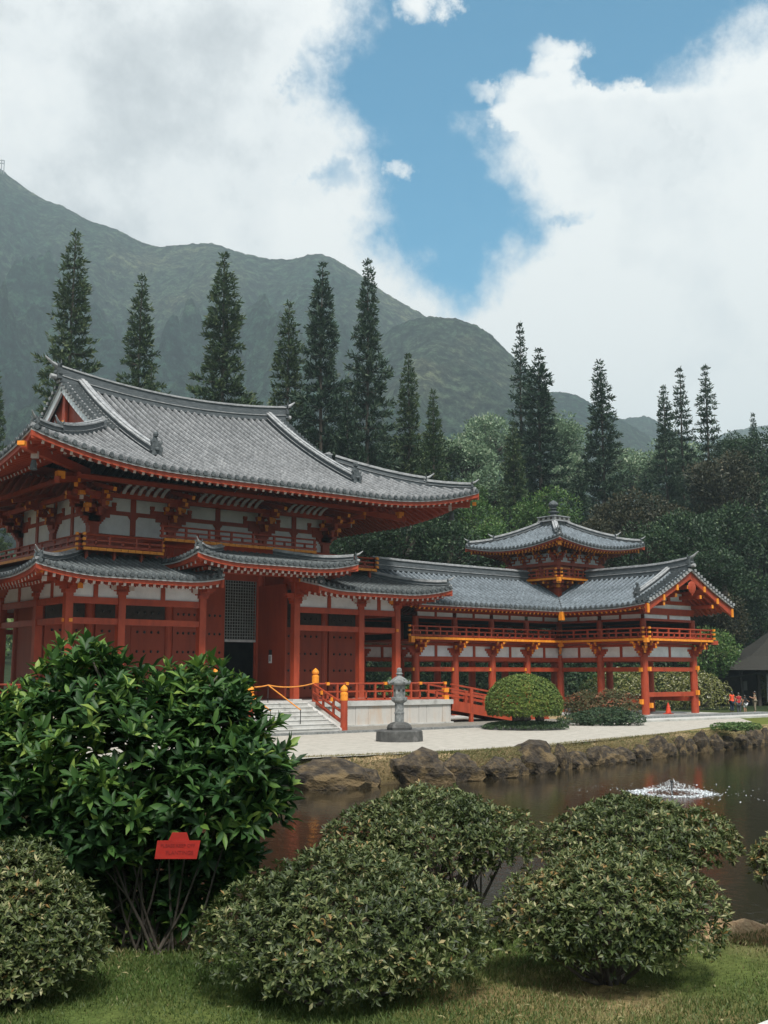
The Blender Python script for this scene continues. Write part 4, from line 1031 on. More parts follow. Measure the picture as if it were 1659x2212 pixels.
    for k in (-1.9, -.6, .7, 1.9):
        for j in range(2):
            q = o-.2-.5*j; z_ = zf-.42-.3*j
            for s in (-1, 1):
                mb.box(WX+k-.1, WX+k+.1, WY+s*q-.3, WY+s*q+.3, z_, z_+.18, 'red', yn='orange' if s < 0 else 'red', yp='orange' if s > 0 else 'red'); mb.box(WX+s*q-.3, WX+s*q+.3, WY+k-.1, WY+k+.1, z_, z_+.18, 'red', xn='orange' if s < 0 else 'red', xp='orange' if s > 0 else 'red')
                mb.box(WX+k-.22, WX+k+.22, WY+s*q-.1, WY+s*q+.1, z_+.02, z_+.16, 'red', xn='orange', xp='orange'); mb.box(WX+s*q-.1, WX+s*q+.1, WY+k-.22, WY+k+.22, z_+.02, z_+.16, 'red', yn='orange', yp='orange')
    part(mb, 'balcony_floor', tw_)
    # turret roof
    TWH = 5.15; tp = lambda d: 12.85+.36*d+.026*d*d; tl = lambda q: .62*max(0, 1-q/5.15)**1.9
    mb = MB(); todo = []
    for nx, ny in ((-1, 0), (1, 0), (0, -1), (0, 1)):
        def pos(u, d, nx=nx, ny=ny):
            oo = TWH-abs(u); z_ = tp(d)+tl(max(oo, d))*(1-d/TWH)
            return (WX+nx*(TWH-d), WY+u, z_) if nx else (WX+u, WY+ny*(TWH-d), z_)
        lim = lambda u: TWH-abs(u); tile_slope(mb, pos, -TWH, TWH, lim, tw=.42); todo.append((pos, lim))
    tr = part(mb, 'turret_roof', T)
    for pos, lim in todo: eave(tr, pos, -TWH, TWH, 'orange', lim, (.25, 1.3), (.95, 2.4), .15, .36, 24)
    for s in (-1, 1):
        for t in (-1, 1):
            f_ = lambda d: (WX+s*(TWH-d), WY+t*(TWH-d), tp(d)+tl(d)*(1-d/TWH)+.08)
            ridge_line(tr, [f_(d) for d in np.linspace(4.9, 1.7, 9)], .3, .3, 'hip_ridge'); q = f_(1.65); ornament(tr, q, (s, t, 0), .6, False, True)
            ridge_line(tr, [f_(d) for d in np.linspace(1.7, .25, 6)], .26, .18, 'hip_ridge'); q = f_(.2); ornament(tr, q, (s, t, 0), .5, False, True)
            mb = MB(); n = Vector((s, t, 0)).normalized(); e = Vector((WX+s*4.75, WY+t*4.75, 12.93)); c = Vector((WX+s*2.6, WY+t*2.6, 12.75)); mb.beam(c, e, .2, .26, 'red'); mb.beam(e, e+n*.1, .26, .34, 'orange'); mb.cyl(e+n*-.5-Vector((0, 0, .65)), e+n*-.5-Vector((0, 0, .25)), .15, .09, 8, 'tile_dark'); part(mb, 'hip_beam', tr)
    za = tp(5.15)
    mb = MB(); q = .92
    mb.box(WX-q*.8, WX+q*.8, WY-q*.8, WY+q*.8, za-.45, za-.02, 'stone_lantern'); mb.box(WX-q-.05, WX+q+.05, WY-q-.05, WY+q+.05, za-.02, za+.06, 'ridge_cap'); mb.box(WX-q, WX+q, WY-q, WY+q, za+.06, za+.36, 'stone_lantern'); mb.box(WX-q-.05, WX+q+.05, WY-q-.05, WY+q+.05, za+.36, za+.42, 'ridge_cap')
    for k in (-.55, 0, .55):
        for s in (-1, 1): mb.box(WX+k-.14, WX+k+.14, WY+s*(q+.004)-.01, WY+s*(q+.004)+.01, za+.13, za+.3, 'dark'); mb.box(WX+s*(q+.004)-.01, WX+s*(q+.004)+.01, WY+k-.14, WY+k+.14, za+.13, za+.3, 'dark')
    mb.lathe((WX, WY, za+.42), [(.62, 0), (.6, .08), (.3, .14), (.22, .3), (.46, .36), (.46, .44), (.2, .5), (.18, .62), (.36, .66), (.2, .74), (.32, .84), (.42, 1.0), (.38, 1.15), (.2, 1.3), (.05, 1.38), (.01, 1.42)], 14, 'tile_dark')
    part(mb, 'roof_finial', tr, False)
    # low stone base
    mb = MB(); mb.box(49.0, 75., 56.2, 66.5, -.3, .10, 'stone_pale'); mb.box(63.2, 75., 47.6, 56.2, -.3, .10, 'stone_pale'); part(mb, 'stone_base', T)
TILE[0] = 'tile_wing'; wing_build()
wl_ = copy_tree(wing); wl_.location = (70-68.45, 60.85, 0); wl_.scale = (-1, 1, 1)
wl_['label'] = 'end of the left wing corridor roof, cut by the picture edge beside the hall'

# ==================================================================== small built things by the temple
def ramp_bridge():
    r = root('ramp_bridge', (52, 52.5, 0), 'red wooden ramp sloping down from the right end of the stone platform', 'ramp')
    x0, x1 = 48.1, 57.0; zt = lambda x: 1.40-(x-48.1)*.145
    for y, nm in ((51.55, 'side_rail'), (53.9, 'side_rail')):
        mb = MB()
        mb.beam((x0, y, zt(x0)-.30), (x1, y, zt(x1)-.30), .16, .62, 'red'); mb.beam((x0, y, zt(x0)+.55), (x1, y, zt(x1)+.55), .12, .16, 'red'); mb.beam((x0, y, zt(x0)+1.0), (x1, y, zt(x1)+1.0), .2, .10, 'red')
        for x in np.arange(x0+1.7, x1, 1.75):
            mb.box(x-.12, x+.12, y-.10, y+.10, 0 if (x < 51 or x > 55) else zt(x)-.2, zt(x)+.95, 'red')
        part(mb, nm, r)
    mb = MB(); mb.beam((x0, 52.7, zt(x0)-.06), (x1, 52.7, zt(x1)-.06), 2.2, .1, 'red_panel'); part(mb, 'deck', r)
ramp_bridge()
def kerbs():
    mb = MB()
    x = 14.
    rr = random.Random(5)
    while x < 57.5:
        L = rr.uniform(1.3, 1.9); mb.box(x, min(x+L-.015, 57.5), 46.0, 46.34, -.2, .13+rr.uniform(-.008, .008), 'stone_lantern'); x += L
    k = part(mb, 'kerb', None) if False else mb.build('kerb')
    tag(k, 'long grey stone kerb between the pale gravel and the temple platform', 'kerb')
    mb = MB(); mb.box(14, 57.5, 46.342, 56.2, -.2, .035, 'gravel_dirty'); g = mb.build('gravel_strip'); tag(g, kind='structure')
    mb = MB(); mb.box(57.6, 76., 44.4, 46.2, -.3, .13, 'stone_pale'); mb.box(57.6, 76., 46.2, 47.6, -.3, .24, 'stone_lantern'); mb.box(63.0, 76., 47.6, 47.62, .1, .24, 'stone_lantern')
    w = mb.build('stone_steps'); tag(w, 'low pale stone steps in front of the gabled wing end', 'steps')
kerbs()
def lantern():
    c = np.array([33.25, 39.1]); x, y = c
    r = root('stone_lantern', (x, y, 0), 'old grey stone lantern on a wide dark round base standing on the gravel', 'stone lantern')
    mb = MB(); mb.lathe((x, y, 0), [(1.16, -.1), (1.17, .1), (1.15, .50), (1.08, .55)], 14, 'stone_dark'); part(mb, 'plinth', r)
    mb = MB(); mb.lathe((x, y, .55), [(.60, 0), (.62, .12), (.56, .25), (.42, .34), (.30, .38)], 6, 'stone_dark', rot=.3); part(mb, 'base', r)
    mb = MB(); mb.lathe((x, y, .90), [(.24, 0), (.235, .05), (.225, .42), (.25, .44), (.25, .50), (.225, .52), (.22, .95)], 14, 'stone_lantern'); part(mb, 'shaft', r)
    mb = MB(); mb.lathe((x, y, 1.84), [(.22, 0), (.37, .10), (.40, .16), (.40, .28), (.36, .30)], 6, 'stone_lantern', rot=.3); part(mb, 'platform', r)
    mb = MB(); mb.lathe((x, y, 2.13), [(.29, 0), (.29, .58)], 6, 'stone_lantern', rot=.3)
    v = Fh*-1; 
    for a in (.3+PI/6+k*PI/3 for k in range(6)):
        n = Vector((math.cos(a), math.sin(a), 0)); p = Vector((x, y, 2.45))+n*.252; mb.cyl(p, p+n*.006, .06, .06, 10, 'dark')
    part(mb, 'light_box', r)
    mb = MB(); mb.lathe((x, y, 2.70), [(.27, 0), (.49, .06), (.51, .13), (.42, .24), (.26, .36), (.14, .44)], 6, 'stone_lantern', rot=.3)
    for a in (.3+k*PI/3 for k in range(6)):
        n = Vector((math.cos(a), math.sin(a), 0)); p = Vector((x, y, 2.78))+n*.46; mb.tube([p, p+n*.08+Vector((0, 0, .1)), p+n*.04+Vector((0, 0, .2))], [.07, .06, .02], 6, 'stone_lantern')
    part(mb, 'roof', r)
    r.scale = (.93, .93, .93); mb = MB(); mb.lathe((x, y, 3.12), [(.13, 0), (.12, .08), (.18, .14), (.12, .2), (.13, .26), (.12, .38), (.06, .43), (.01, .44)], 10, 'stone_lantern'); part(mb, 'finial', r)
lantern()
def cone():
    p = gz(1444, 1545); mb = MB(); mb.box(p[0]-.27, p[0]+.27, p[1]-.27, p[1]+.27, .1, .15, 'cone_red'); mb.lathe((p[0], p[1], .15), [(.22, 0), (.20, .1), (.13, .42), (.14, .44), (.12, .5), (.04, .78), (.01, .8)], 12, 'cone_red')
    o = mb.build('traffic_cone'); tag(o, 'small red cone on the floor beneath the gabled wing end', 'cone')
cone()

# ==================================================================== GROUND, POND
WL = [gz(x, y, -1.) for x, y in ((-900, 1830), (-300, 1790), (300, 1735), (640, 1705), (860, 1693), (1000, 1686), (1130, 1674), (1315, 1650), (1475, 1630), (1659, 1609), (1900, 1590), (2300, 1570))]
WL = np.array([p[:2] for p in WL])
def bank_d(P):                             # signed distance from the far waterline, positive on the temple side
    best = np.full(len(P), 1e9); sg = np.ones(len(P))
    for a, b in zip(WL[:-1], WL[1:]):
        ab = b-a; t = np.clip(((P-a)@ab)/(ab@ab), 0, 1); q = a+t[:, None]*ab; d = np.linalg.norm(P-q, axis=1)
        cr = ab[0]*(P[:, 1]-a[1])-ab[1]*(P[:, 0]-a[0]); m = d < best; best = np.where(m, d, best); sg = np.where(m, np.sign(cr), sg)
    return best*sg
def sst(x, a, b): t = np.clip((x-a)/(b-a), 0, 1); return t*t*(3-2*t)
def fbm(x, y, s, seed=0.): return mnoise.fractal(Vector((x*s+seed, y*s-seed, seed*.7)), 1., 2., 4)
def lawn_z(x, y): return 1.38+.035*fbm(x, y, .6, 3.)
def ground():
    g = [-2400, -1500, -700, -300, -140, -70, -40, -25, -15, -8, -4]
    xs = g+list(np.arange(-2, 11, .17))+list(np.arange(11, 72, .30))+list(np.arange(72, 130, 2.))+[135, 145, 160, 180, 210, 260, 340, 480, 700, 1100, 1700, 2400]
    ys = g+list(np.arange(-2, 11, .17))+list(np.arange(11, 42, .22))+list(np.arange(42, 60, .6))+list(np.arange(60, 130, 2.))+[135, 145, 160, 180, 210, 260, 340, 480, 700, 1100, 1700, 2400]
    X, Y = np.meshgrid(xs, ys); P = np.stack([X.ravel(), Y.ravel()], 1); d = bank_d(P); s = P@Fh[:2]; l = P@Rt[:2]
    edge = 7.55+.12*np.sin(l*2.1)+.1*np.sin(l*.7+1)
    nz = np.array([fbm(x, y, .8) for x, y in P]); nf = np.array([fbm(x, y, .25, 9.) for x, y in P])
    far = np.where(d > 0, -1.05+.80*sst(d, 0, .45)+.25*sst(d, .35, .95), -1.05-1.1*sst(-d, 0, 1.5))
    far = np.where(d > 1., 0.0, far+.06*nz*(1-sst(d, .5, .95)))
    # the lawn tongue on the right of the far bank is slightly raised
    near = 1.38+.035*nz-.12*sst(s, edge-.5, edge); near = near-3.4*sst(s, edge, edge+2.2)
    z = np.where((s < 14) & (d < 0), np.maximum(near, -2.15), far)
    hill = sst(s, 110, 900)*90; z = z+hill+sst(s, 100, 160)*(1.5*nf+1.5)
    z = np.where(s > 1500, z+0, z)
    V = np.stack([P[:, 0], P[:, 1], z], 1); nx = len(xs); ny = len(ys)
    i = np.arange(ny-1)[:, None]*nx+np.arange(nx-1)[None, :]; i = i.ravel(); F = np.stack([i, i+1, i+nx+1, i+nx], 1)
    me = bpy.data.meshes.new('ground'); me.from_pydata(V.tolist(), [], F.tolist()); me.materials.append(MATS['ground'])
    # earth colours: lawn, dry straw, mud
    lawn = np.array([.052, .090, .022]); lawn2 = np.array([.095, .120, .034]); straw = np.array([.44, .32, .19]); straw2 = np.array([.26, .20, .09]); mud = np.array([.045, .035, .022]); wood = np.array([.022, .035, .014]); moss = np.array([.10, .075, .035])
    t = np.clip(.5+1.2*nz, 0, 1)[:, None]
    lawnc = lawn*(1-t)+lawn2*t
    n2 = np.array([fbm(x, y, .55, 21.) for x, y in P]); patch = sst(n2, .25, .5)[:, None]; lawnc = lawnc*(1-patch*.7)+np.array([.26, .195, .10])*patch*.7
    # worn brown patches near the middle bushes
    for px, py, r in ((1160, 2165, .45), (1000, 2150, .3), (1560, 2190, .3)):
        q = gz(px, py, 1.4)[:2]; k = np.exp(-np.sum((P-q)**2, 1)/r**2)[:, None]; lawnc = lawnc*(1-k*.6)+np.array([.25, .17, .09])*k*.6
    tt = np.clip(.5+1.5*n2, 0, 1)[:, None]; bank = straw*(1-tt)+straw2*tt
    q = l/np.maximum(s, 1); grs = sst(q, .20, .27)[:, None]*sst(d, .6, 2.5)[:, None]; bank = bank*(1-grs)+np.array([.11, .13, .03])*grs
    m0 = sst(d, .15, .9)[:, None]; bank = moss*(1-m0)+bank*m0
    mm = sst(-d, -.12, .05)[:, None]; bank = bank*(1-mm)+mud*mm
    C = np.where(((s < 14) & (d < 0))[:, None], lawnc, bank); k = sst(s, 75, 100)[:, None]*1.; C = C*(1-k)+wood*k
    off = (s < 14) & (d < 0) & (s > edge+.25); C = np.where(off[:, None], moss, C)
    ca = me.color_attributes.new('gcol', 'FLOAT_COLOR', 'POINT'); ca.data.foreach_set('color', np.concatenate([C, np.ones((len(C), 1))], 1).ravel())
    me.polygons.foreach_set('use_smooth', [True]*len(me.polygons))
    o = bpy.data.objects.new('ground', me); COL.objects.link(o); tag(o, kind='structure')
ground()
def water():
    # the pond sheet, a fan cut to the basin
    mb = MB(); far = [(a[0]*1.0, a[1]*1.0) for a in WL]
    pts = [(p[0]+(.5 if 0 else 0), p[1]+.5) for p in far]
    near = [Fh[:2]*8.6+Rt[:2]*q for q in (70, 40, 20, 8, 0, -8, -30, -60)]
    vs = [(x, y, -1.) for x, y in pts]+[(p[0], p[1], -1.) for p in near]
    mb.add(vs, [tuple(range(len(vs)))[::-1]], 'water'); o = mb.build('water'); tag(o, kind='structure')
    if o.data.polygons[0].normal.z < 0: o.data.flip_normals()
water()
GE = [gz(x, y, 0.)[:2] for x, y in ((-700, 1740), (0, 1692), (500, 1650), (700, 1637), (860, 1630), (994, 1622), (1194, 1610), (1355, 1594), (1440, 1584), (1500, 1576), (1560, 1568), (1625, 1560))]
def gravel():
    pts = [(p[0], p[1], .018) for p in GE]+[(76, 44.3, .018), (57.6, 44.3, .018), (57.5, 45.99, .018), (5, 45.99, .018)]
    # refine the pond edge so it wanders
    E = []
    for a, b in zip(GE[:-1], GE[1:]):
        for t in np.linspace(0, 1, 14)[:-1]:
            p = a*(1-t)+b*t; n = fbm(p[0], p[1], .9, 4.)*.35; n = abs(n)+.04; E.append((p[0]+Fh[0]*n, p[1]+Fh[1]*n, .014))
    E.append(pts[len(GE)-1])
    tip = gz(1610, 1557)[:2]
    pts = E+[(68.5, 44.3, .018), (57.6, 44.3, .018), (57.5, 45.99, .018), (-20, 45.99, .018)]
    mb = MB(); mb.add(pts, [tuple(range(len(pts)))], 'gravel'); o = mb.build('gravel_path'); tag(o, kind='structure')
    if o.data.polygons[0].normal.z < 0: o.data.flip_normals()
gravel()

def rock_mesh(seed, sub=3):
    import bmesh
    bm = bmesh.new(); bmesh.ops.create_icosphere(bm, subdivisions=sub, radius=1.)
    for v in bm.verts:
        p = v.co.copy(); n = mnoise.fractal(p*1.1+Vector((seed*3.7, 1, 2)), .9, 2., 4); c = mnoise.cell(p*1.6+Vector((seed, 0, 0)))
        v.co = p*(1+.30*n+.10*(c-.5))
        v.co.z = max(v.co.z, -.85)
    me = bpy.data.meshes.new('bank_rock'); bm.to_mesh(me); bm.free(); me.materials.append(MATS['rock']); return me
ROCKS = [rock_mesh(i) for i in range(6)]
def rocks():
    big = [(700, 1706, 1.7, .80, 'wide dark bank rock with pale lichen, first right of the big shrub'), (765, 1703, 1.1, .62, 'squat mossy bank rock left of the lantern'), (905, 1694, 1.5, .95, 'big rounded dark bank rock below the lantern, left of the clipped shrub'), (990, 1690, 1.1, .78, 'brown humped bank rock touching the big rounded dark one'), (1075, 1684, .9, .6, 'small brown bank rock straight below the clipped dome shrub'), (1150, 1672, 1.35, .95, 'tall dark bank rock below the right side of the dome shrub'), (1300, 1653, 1.0, .6, 'low brown bank rock halfway along the shore')]
    placed = []
    rr = random.Random(9)
    for px, py, w, h, lab in big: placed.append((gz(px, py-3, -1.)[:2], w, h, lab))
    tot = [(a, b) for a, b in zip(WL[:-1], WL[1:])]
    i = 0
    cand = []
    x = 560.
    while x < 1760:
        # walk along the shore in picture x
        xs_ = [-900, -300, 300, 640, 860, 1000, 1130, 1315, 1475, 1659, 1900, 2300]; k = max(j for j in range(len(xs_)-1) if xs_[j] <= x); t = (x-xs_[k])/(xs_[k+1]-xs_[k]); p = WL[k]*(1-t)+WL[k+1]*t
        dep = p@Fh[:2]; w = rr.uniform(.45, .95); cand.append((p, w, rr.uniform(.5, .85), None)); x += w*1.05*2400/dep*.98
    for p, w, h, lab in cand:
        if all(np.linalg.norm(p-q[0]) > (w+q[1])*.55 for q in placed): placed.append((p, w, h, lab))
    placed.sort(key=lambda q: q[0]@Rt[:2]/(q[0]@Fh[:2])); k = 0
    tone = ['squat', 'jagged', 'low', 'rounded', 'flat-topped', 'tilted', 'knobbly', 'narrow']
    nord = ['first', 'second', 'third', 'fourth', 'fifth', 'sixth', 'seventh', 'eighth', 'ninth', 'tenth', 'eleventh', 'twelfth', 'thirteenth', 'fourteenth', 'fifteenth', 'sixteenth', 'seventeenth', 'eighteenth', 'nineteenth', 'twentieth', 'twenty-first', 'twenty-second', 'twenty-third', 'twenty-fourth', 'twenty-fifth', 'twenty-sixth', 'twenty-seventh', 'twenty-eighth', 'twenty-ninth', 'thirtieth']
    for p, w, h, lab in placed:
        o = bpy.data.objects.new('bank_rock', ROCKS[rr.randrange(6)]); COL.objects.link(o)
        n = Fh[:2]*.25; o.location = (p[0]+n[0], p[1]+n[1], -1.+h*.38); o.scale = (w*.84, w*.66, h*.90); o.rotation_euler = (rr.uniform(-.2, .2), rr.uniform(-.2, .2), rr.uniform(-.35, .35)-.3)
        k += 1
        if lab is None: lab = 'dark mossy far-bank rock, %s from the big shrub along the waterline' % nord[min(k-1, 29)]
        tag(o, lab, 'rock', 'dark rocks lining the far bank of the pond')
rocks()

# ==================================================================== leaves
def leaf_mesh(name, base, dirs, nrm, ln, wd, mat, var, curl=.12, detail=1):
    N_ = len(base); d = dirs/np.linalg.norm(dirs, axis=1, keepdims=True); s = np.cross(d, nrm); s /= (np.linalg.norm(s, axis=1, keepdims=True)+1e-9); n = np.cross(s, d)
    if detail == 2:
        T = [(0, 0, 0), (.3, -.40, .05), (.3, 0, -.03), (.3, .40, .05), (.68, -.42, .02), (.68, 0, -.06), (.68, .42, .02), (1, 0, -.16)]
        Fc = [(0, 2, 1, 1), (0, 3, 2, 2), (1, 2, 5, 4), (2, 3, 6, 5), (4, 5, 7, 7), (5, 6, 7, 7)]
        faces = [(0, 2, 1), (0, 3, 2), (1, 2, 5, 4), (2, 3, 6, 5), (4, 5, 7), (5, 6, 7)]
    elif detail == 1:
        T = [(0, 0, 0), (.55, -.5, .04), (.5, 0, -.05), (.55, .5, .04), (1, 0, -.12)]; faces = [(0, 2, 1), (0, 3, 2), (1, 2, 4), (2, 3, 4)]
    else:
        T = [(0, 0, 0), (.5, -.5, 0), (1, 0, -.05), (.5, .5, 0)]; faces = [(0, 3, 2, 1)]
    T = np.array(T); K = len(T)
    V = base[:, None, :]+d[:, None, :]*(T[None, :, 0:1]*ln[:, None, None])+s[:, None, :]*(T[None, :, 1:2]*wd[:, None, None])+n[:, None, :]*(T[None, :, 2:3]*ln[:, None, None])
    V = V.reshape(-1, 3)
    li = []; ls = []; tot = 0; per = [len(f) for f in faces]; flat = np.concatenate([np.array(f) for f in faces])
    loops = (np.arange(N_)[:, None]*K+flat[None, :]).ravel(); starts = np.concatenate([[0], np.cumsum(per)[:-1]]); LS = (np.arange(N_)[:, None]*len(flat)+starts[None, :]).ravel(); LT = np.tile(per, N_)
    me = bpy.data.meshes.new(name); me.vertices.add(len(V)); me.vertices.foreach_set('co', V.ravel().astype(np.float32))
    me.loops.add(len(loops)); me.loops.foreach_set('vertex_index', loops.astype(np.int32)); me.polygons.add(len(LS)); me.polygons.foreach_set('loop_start', LS.astype(np.int32)); me.polygons.foreach_set('loop_total', LT.astype(np.int32))
    a = me.attributes.new('var', 'FLOAT', 'FACE'); a.data.foreach_set('value', np.repeat(var, len(faces)).astype(np.float32))
    me.materials.append(MATS[mat]); me.update(calc_edges=True); me.validate(); return me
def unit(v): return v/(np.linalg.norm(v, axis=-1, keepdims=True)+1e-9)
def rosettes(sites, axes, k, ln, wd, spread=(.7, 1.35), r=None, upb=.3):
    """k leaves round each site's axis"""
    r = r or rng; N_ = len(sites); ax = unit(axes); ref = np.tile([.31, .17, .93], (N_, 1)); a = unit(np.cross(ax, ref)); b = np.cross(ax, a)
    B = []; D = []; NN = []; L = []
    ph0 = r.uniform(0, 2*PI, N_)
    for i in range(k):
        ph = ph0+2*PI*i/k+r.normal(0, .25, N_); th = r.uniform(spread[0], spread[1], N_)
        d = ax*np.cos(th)[:, None]+(a*np.cos(ph)[:, None]+b*np.sin(ph)[:, None])*np.sin(th)[:, None]; B.append(sites+ax*r.uniform(-.02, .02, N_)[:, None]*ln*4); D.append(d); NN.append(ax); L.append(ln*r.uniform(.65, 1.15, N_))
    B = np.concatenate(B); D = np.concatenate(D); NN = np.concatenate(NN); L = np.concatenate(L); W = L*wd*r.uniform(.8, 1.15, len(L))
    return B, D, NN, L, W
def obj_from(me, name, parent=None, loc=(0, 0, 0)):
    o = bpy.data.objects.new(name, me); COL.objects.link(o); o.location = loc
    if parent is not None: o.parent = parent
    return o
def bush(lobes, c, nsite, k, ln, wd, mat, name, label, cat, group, seed, base, stems=9, inner=.25, det=1, low=.28, spread=(.7, 1.35), zmin=None, vase=None, vmu=.5, upmix=.45, barkm='bark', sr=.014, cut=-.35):
    """lobes: list of (centre offset, radii)"""
    r = np.random.default_rng(seed); c = np.array(c, float); base = np.array(base, float)
    T = root(name, tuple(base), label, cat, group)
    vol = np.array([l[1][0]*l[1][1]+l[1][0]*l[1][2] for l in lobes]); vol = vol/vol.sum(); S_ = []; A_ = []
    for (o, rad), f in zip(lobes, vol):
        n = int(nsite*f*1.5); u = unit(r.normal(size=(n, 3))); u = u[u[:, 2] > cut+ r.uniform(-.25, .15, len(u))]; rad = np.array(rad); jit = np.where(r.random(len(u)) < inner, r.uniform(.45, .9, len(u)), r.normal(1., .06, len(u)))
        lump = np.array([1+.10*mnoise.noise(Vector(q*2.6+seed)) for q in u]); p = np.array(o)+u*rad*(jit*lump)[:, None]
        keep = np.ones(len(p), bool)
        for (o2, rad2) in lobes:
            if o2 is o: continue
            q = (p-np.array(o2))/np.array(rad2); keep &= (np.sum(q*q, 1) > .45)
        S_.append(p[keep]); A_.append(unit(u/rad)[keep])
    P = np.concatenate(S_)+c; A = np.concatenate(A_); A = unit(A*(1-upmix)+np.array([0, 0, 1])*upmix+r.normal(0, .22, A.shape))
    if zmin is not None: m = P[:, 2] > zmin; P = P[m]; A = A[m]
    if vase is not None:
        hz = (P[:, 2]-base[2])/vase[1]; rr_ = np.linalg.norm(P[:, :2]-c[:2], axis=1)/vase[0]; m = rr_ < .46+2.5*np.clip(hz-.03, 0, 9)+r.normal(0, .06, len(P)); P = P[m]; A = A[m]
    B, D, NN, L, W = rosettes(P, A, k, ln, wd, spread, r)
    var = np.clip(r.normal(vmu, .24, len(B)), 0, 1)
    patch = np.array([mnoise.noise(Vector(q)*2.2) for q in B])*.35; var = np.clip(var+patch, 0, .99)
    me = leaf_mesh('foliage', B-base, D, NN, L, W, mat, var, detail=det); obj_from(me, 'foliage', T)
    mb = MB(); rr = random.Random(seed); idx = r.choice(len(P), min(stems*5, len(P)), replace=False)
    for j in range(stems):
        tgt = P[idx[j]]; 
        mid = base*.5+tgt*.5+np.array([rr.uniform(-.06, .06), rr.uniform(-.06, .06), -.10*np.linalg.norm(tgt-base)])
        mid[2] = max(mid[2], base[2]+.03); st = base+np.array([rr.uniform(-.06, .06), rr.uniform(-.06, .06), -.05])
        mb.tube([st, st*.5+mid*.5+np.array([0, 0, .02]), mid, mid*.5+tgt*.5, tgt], [sr*1.5, sr*1.25, sr, sr*.75, sr*.4], 6, barkm)
        for q in range(4):
            t2 = P[idx[stems+j*4+q]] if stems+j*4+q < len(idx) else tgt
            if np.linalg.norm(t2-mid) < np.linalg.norm(tgt-base)*.8: mb.tube([mid, mid*.5+t2*.5+np.array([0, 0, -.02]), t2], [sr*.7, sr*.5, sr*.25], 5, barkm)
    if mb.f: part(mb, 'stems', T)
    return T

def azaleas():
    g = 'clipped azalea bushes on the near lawn'
    def az(px, pyc, dep, wpx, hpx, label, seed, basepy=None, n=1050, extra=(), cut=-.45):
        c = at(px, pyc, dep); m = dep/2400.*1.0; rx = wpx*m/2; rz_ = hpx*m/2; b = at(px, basepy or pyc+hpx/2, dep); zb = max(lawn_z(b[0], b[1]), 0); b = np.array([b[0], b[1], lawn_z(b[0], b[1])-.02])
        rot = [(np.array([0, 0, 0.]), (rx, rx*.85, rz_))]
        # lobes laid out across and into the view
        L = [(np.zeros(3), (rx*.72, rx*.7, rz_*.92)), (Rt*(-rx*.45)+Zv*(-rz_*.1), (rx*.55, rx*.55, rz_*.72)), (Rt*(rx*.45)+Zv*(-rz_*.06), (rx*.55, rx*.55, rz_*.74)), (Fh*(rx*.3)+Zv*(rz_*.18), (rx*.6, rx*.5, rz_*.75)), (Fh*(-rx*.28)+Zv*(-rz_*.14), (rx*.6, rx*.45, rz_*.74))]
        for ox, oz, r1, r2 in extra: L.append((Rt*(ox*m)+Zv*(oz*m), (r1*m, r1*m*.9, r2*m)))
        bush(L, c, int(n*3.2), 6, .040, .36, 'leaf_azalea', 'azalea_bush', label, 'bush', g, seed, b, stems=20, inner=.28, det=1, sr=.010, cut=cut, spread=(.55, 1.3), vase=(rx, c[2]+rz_-b[2]))
    az(742, 2012, 6.0, 590, 325, 'large rounded azalea bush in front, centre of the lawn', 21, 2200, 1750)
    az(1318, 1972, 6.2, 470, 262, 'vase-shaped azalea bush on the right with bare stems low down', 22, 2130, 1450)
    az(925, 1812, 7.1, 440, 200, 'azalea bush behind the centre one, dome top against the dark pond', 23, 2000, 1150)
    az(1378, 1812, 7.25, 400, 172, 'azalea bush behind the vase-shaped one, its top touching the fountain', 24, 1985, 1050)
    az(15, 2050, 5.9, 400, 430, 'azalea bush cut off by the lower left corner of the picture', 25, 2270, 1900)
    az(1735, 1860, 6.9, 210, 150, 'azalea bush just showing at the right picture edge over the water', 26, 2000, 450)
azaleas()

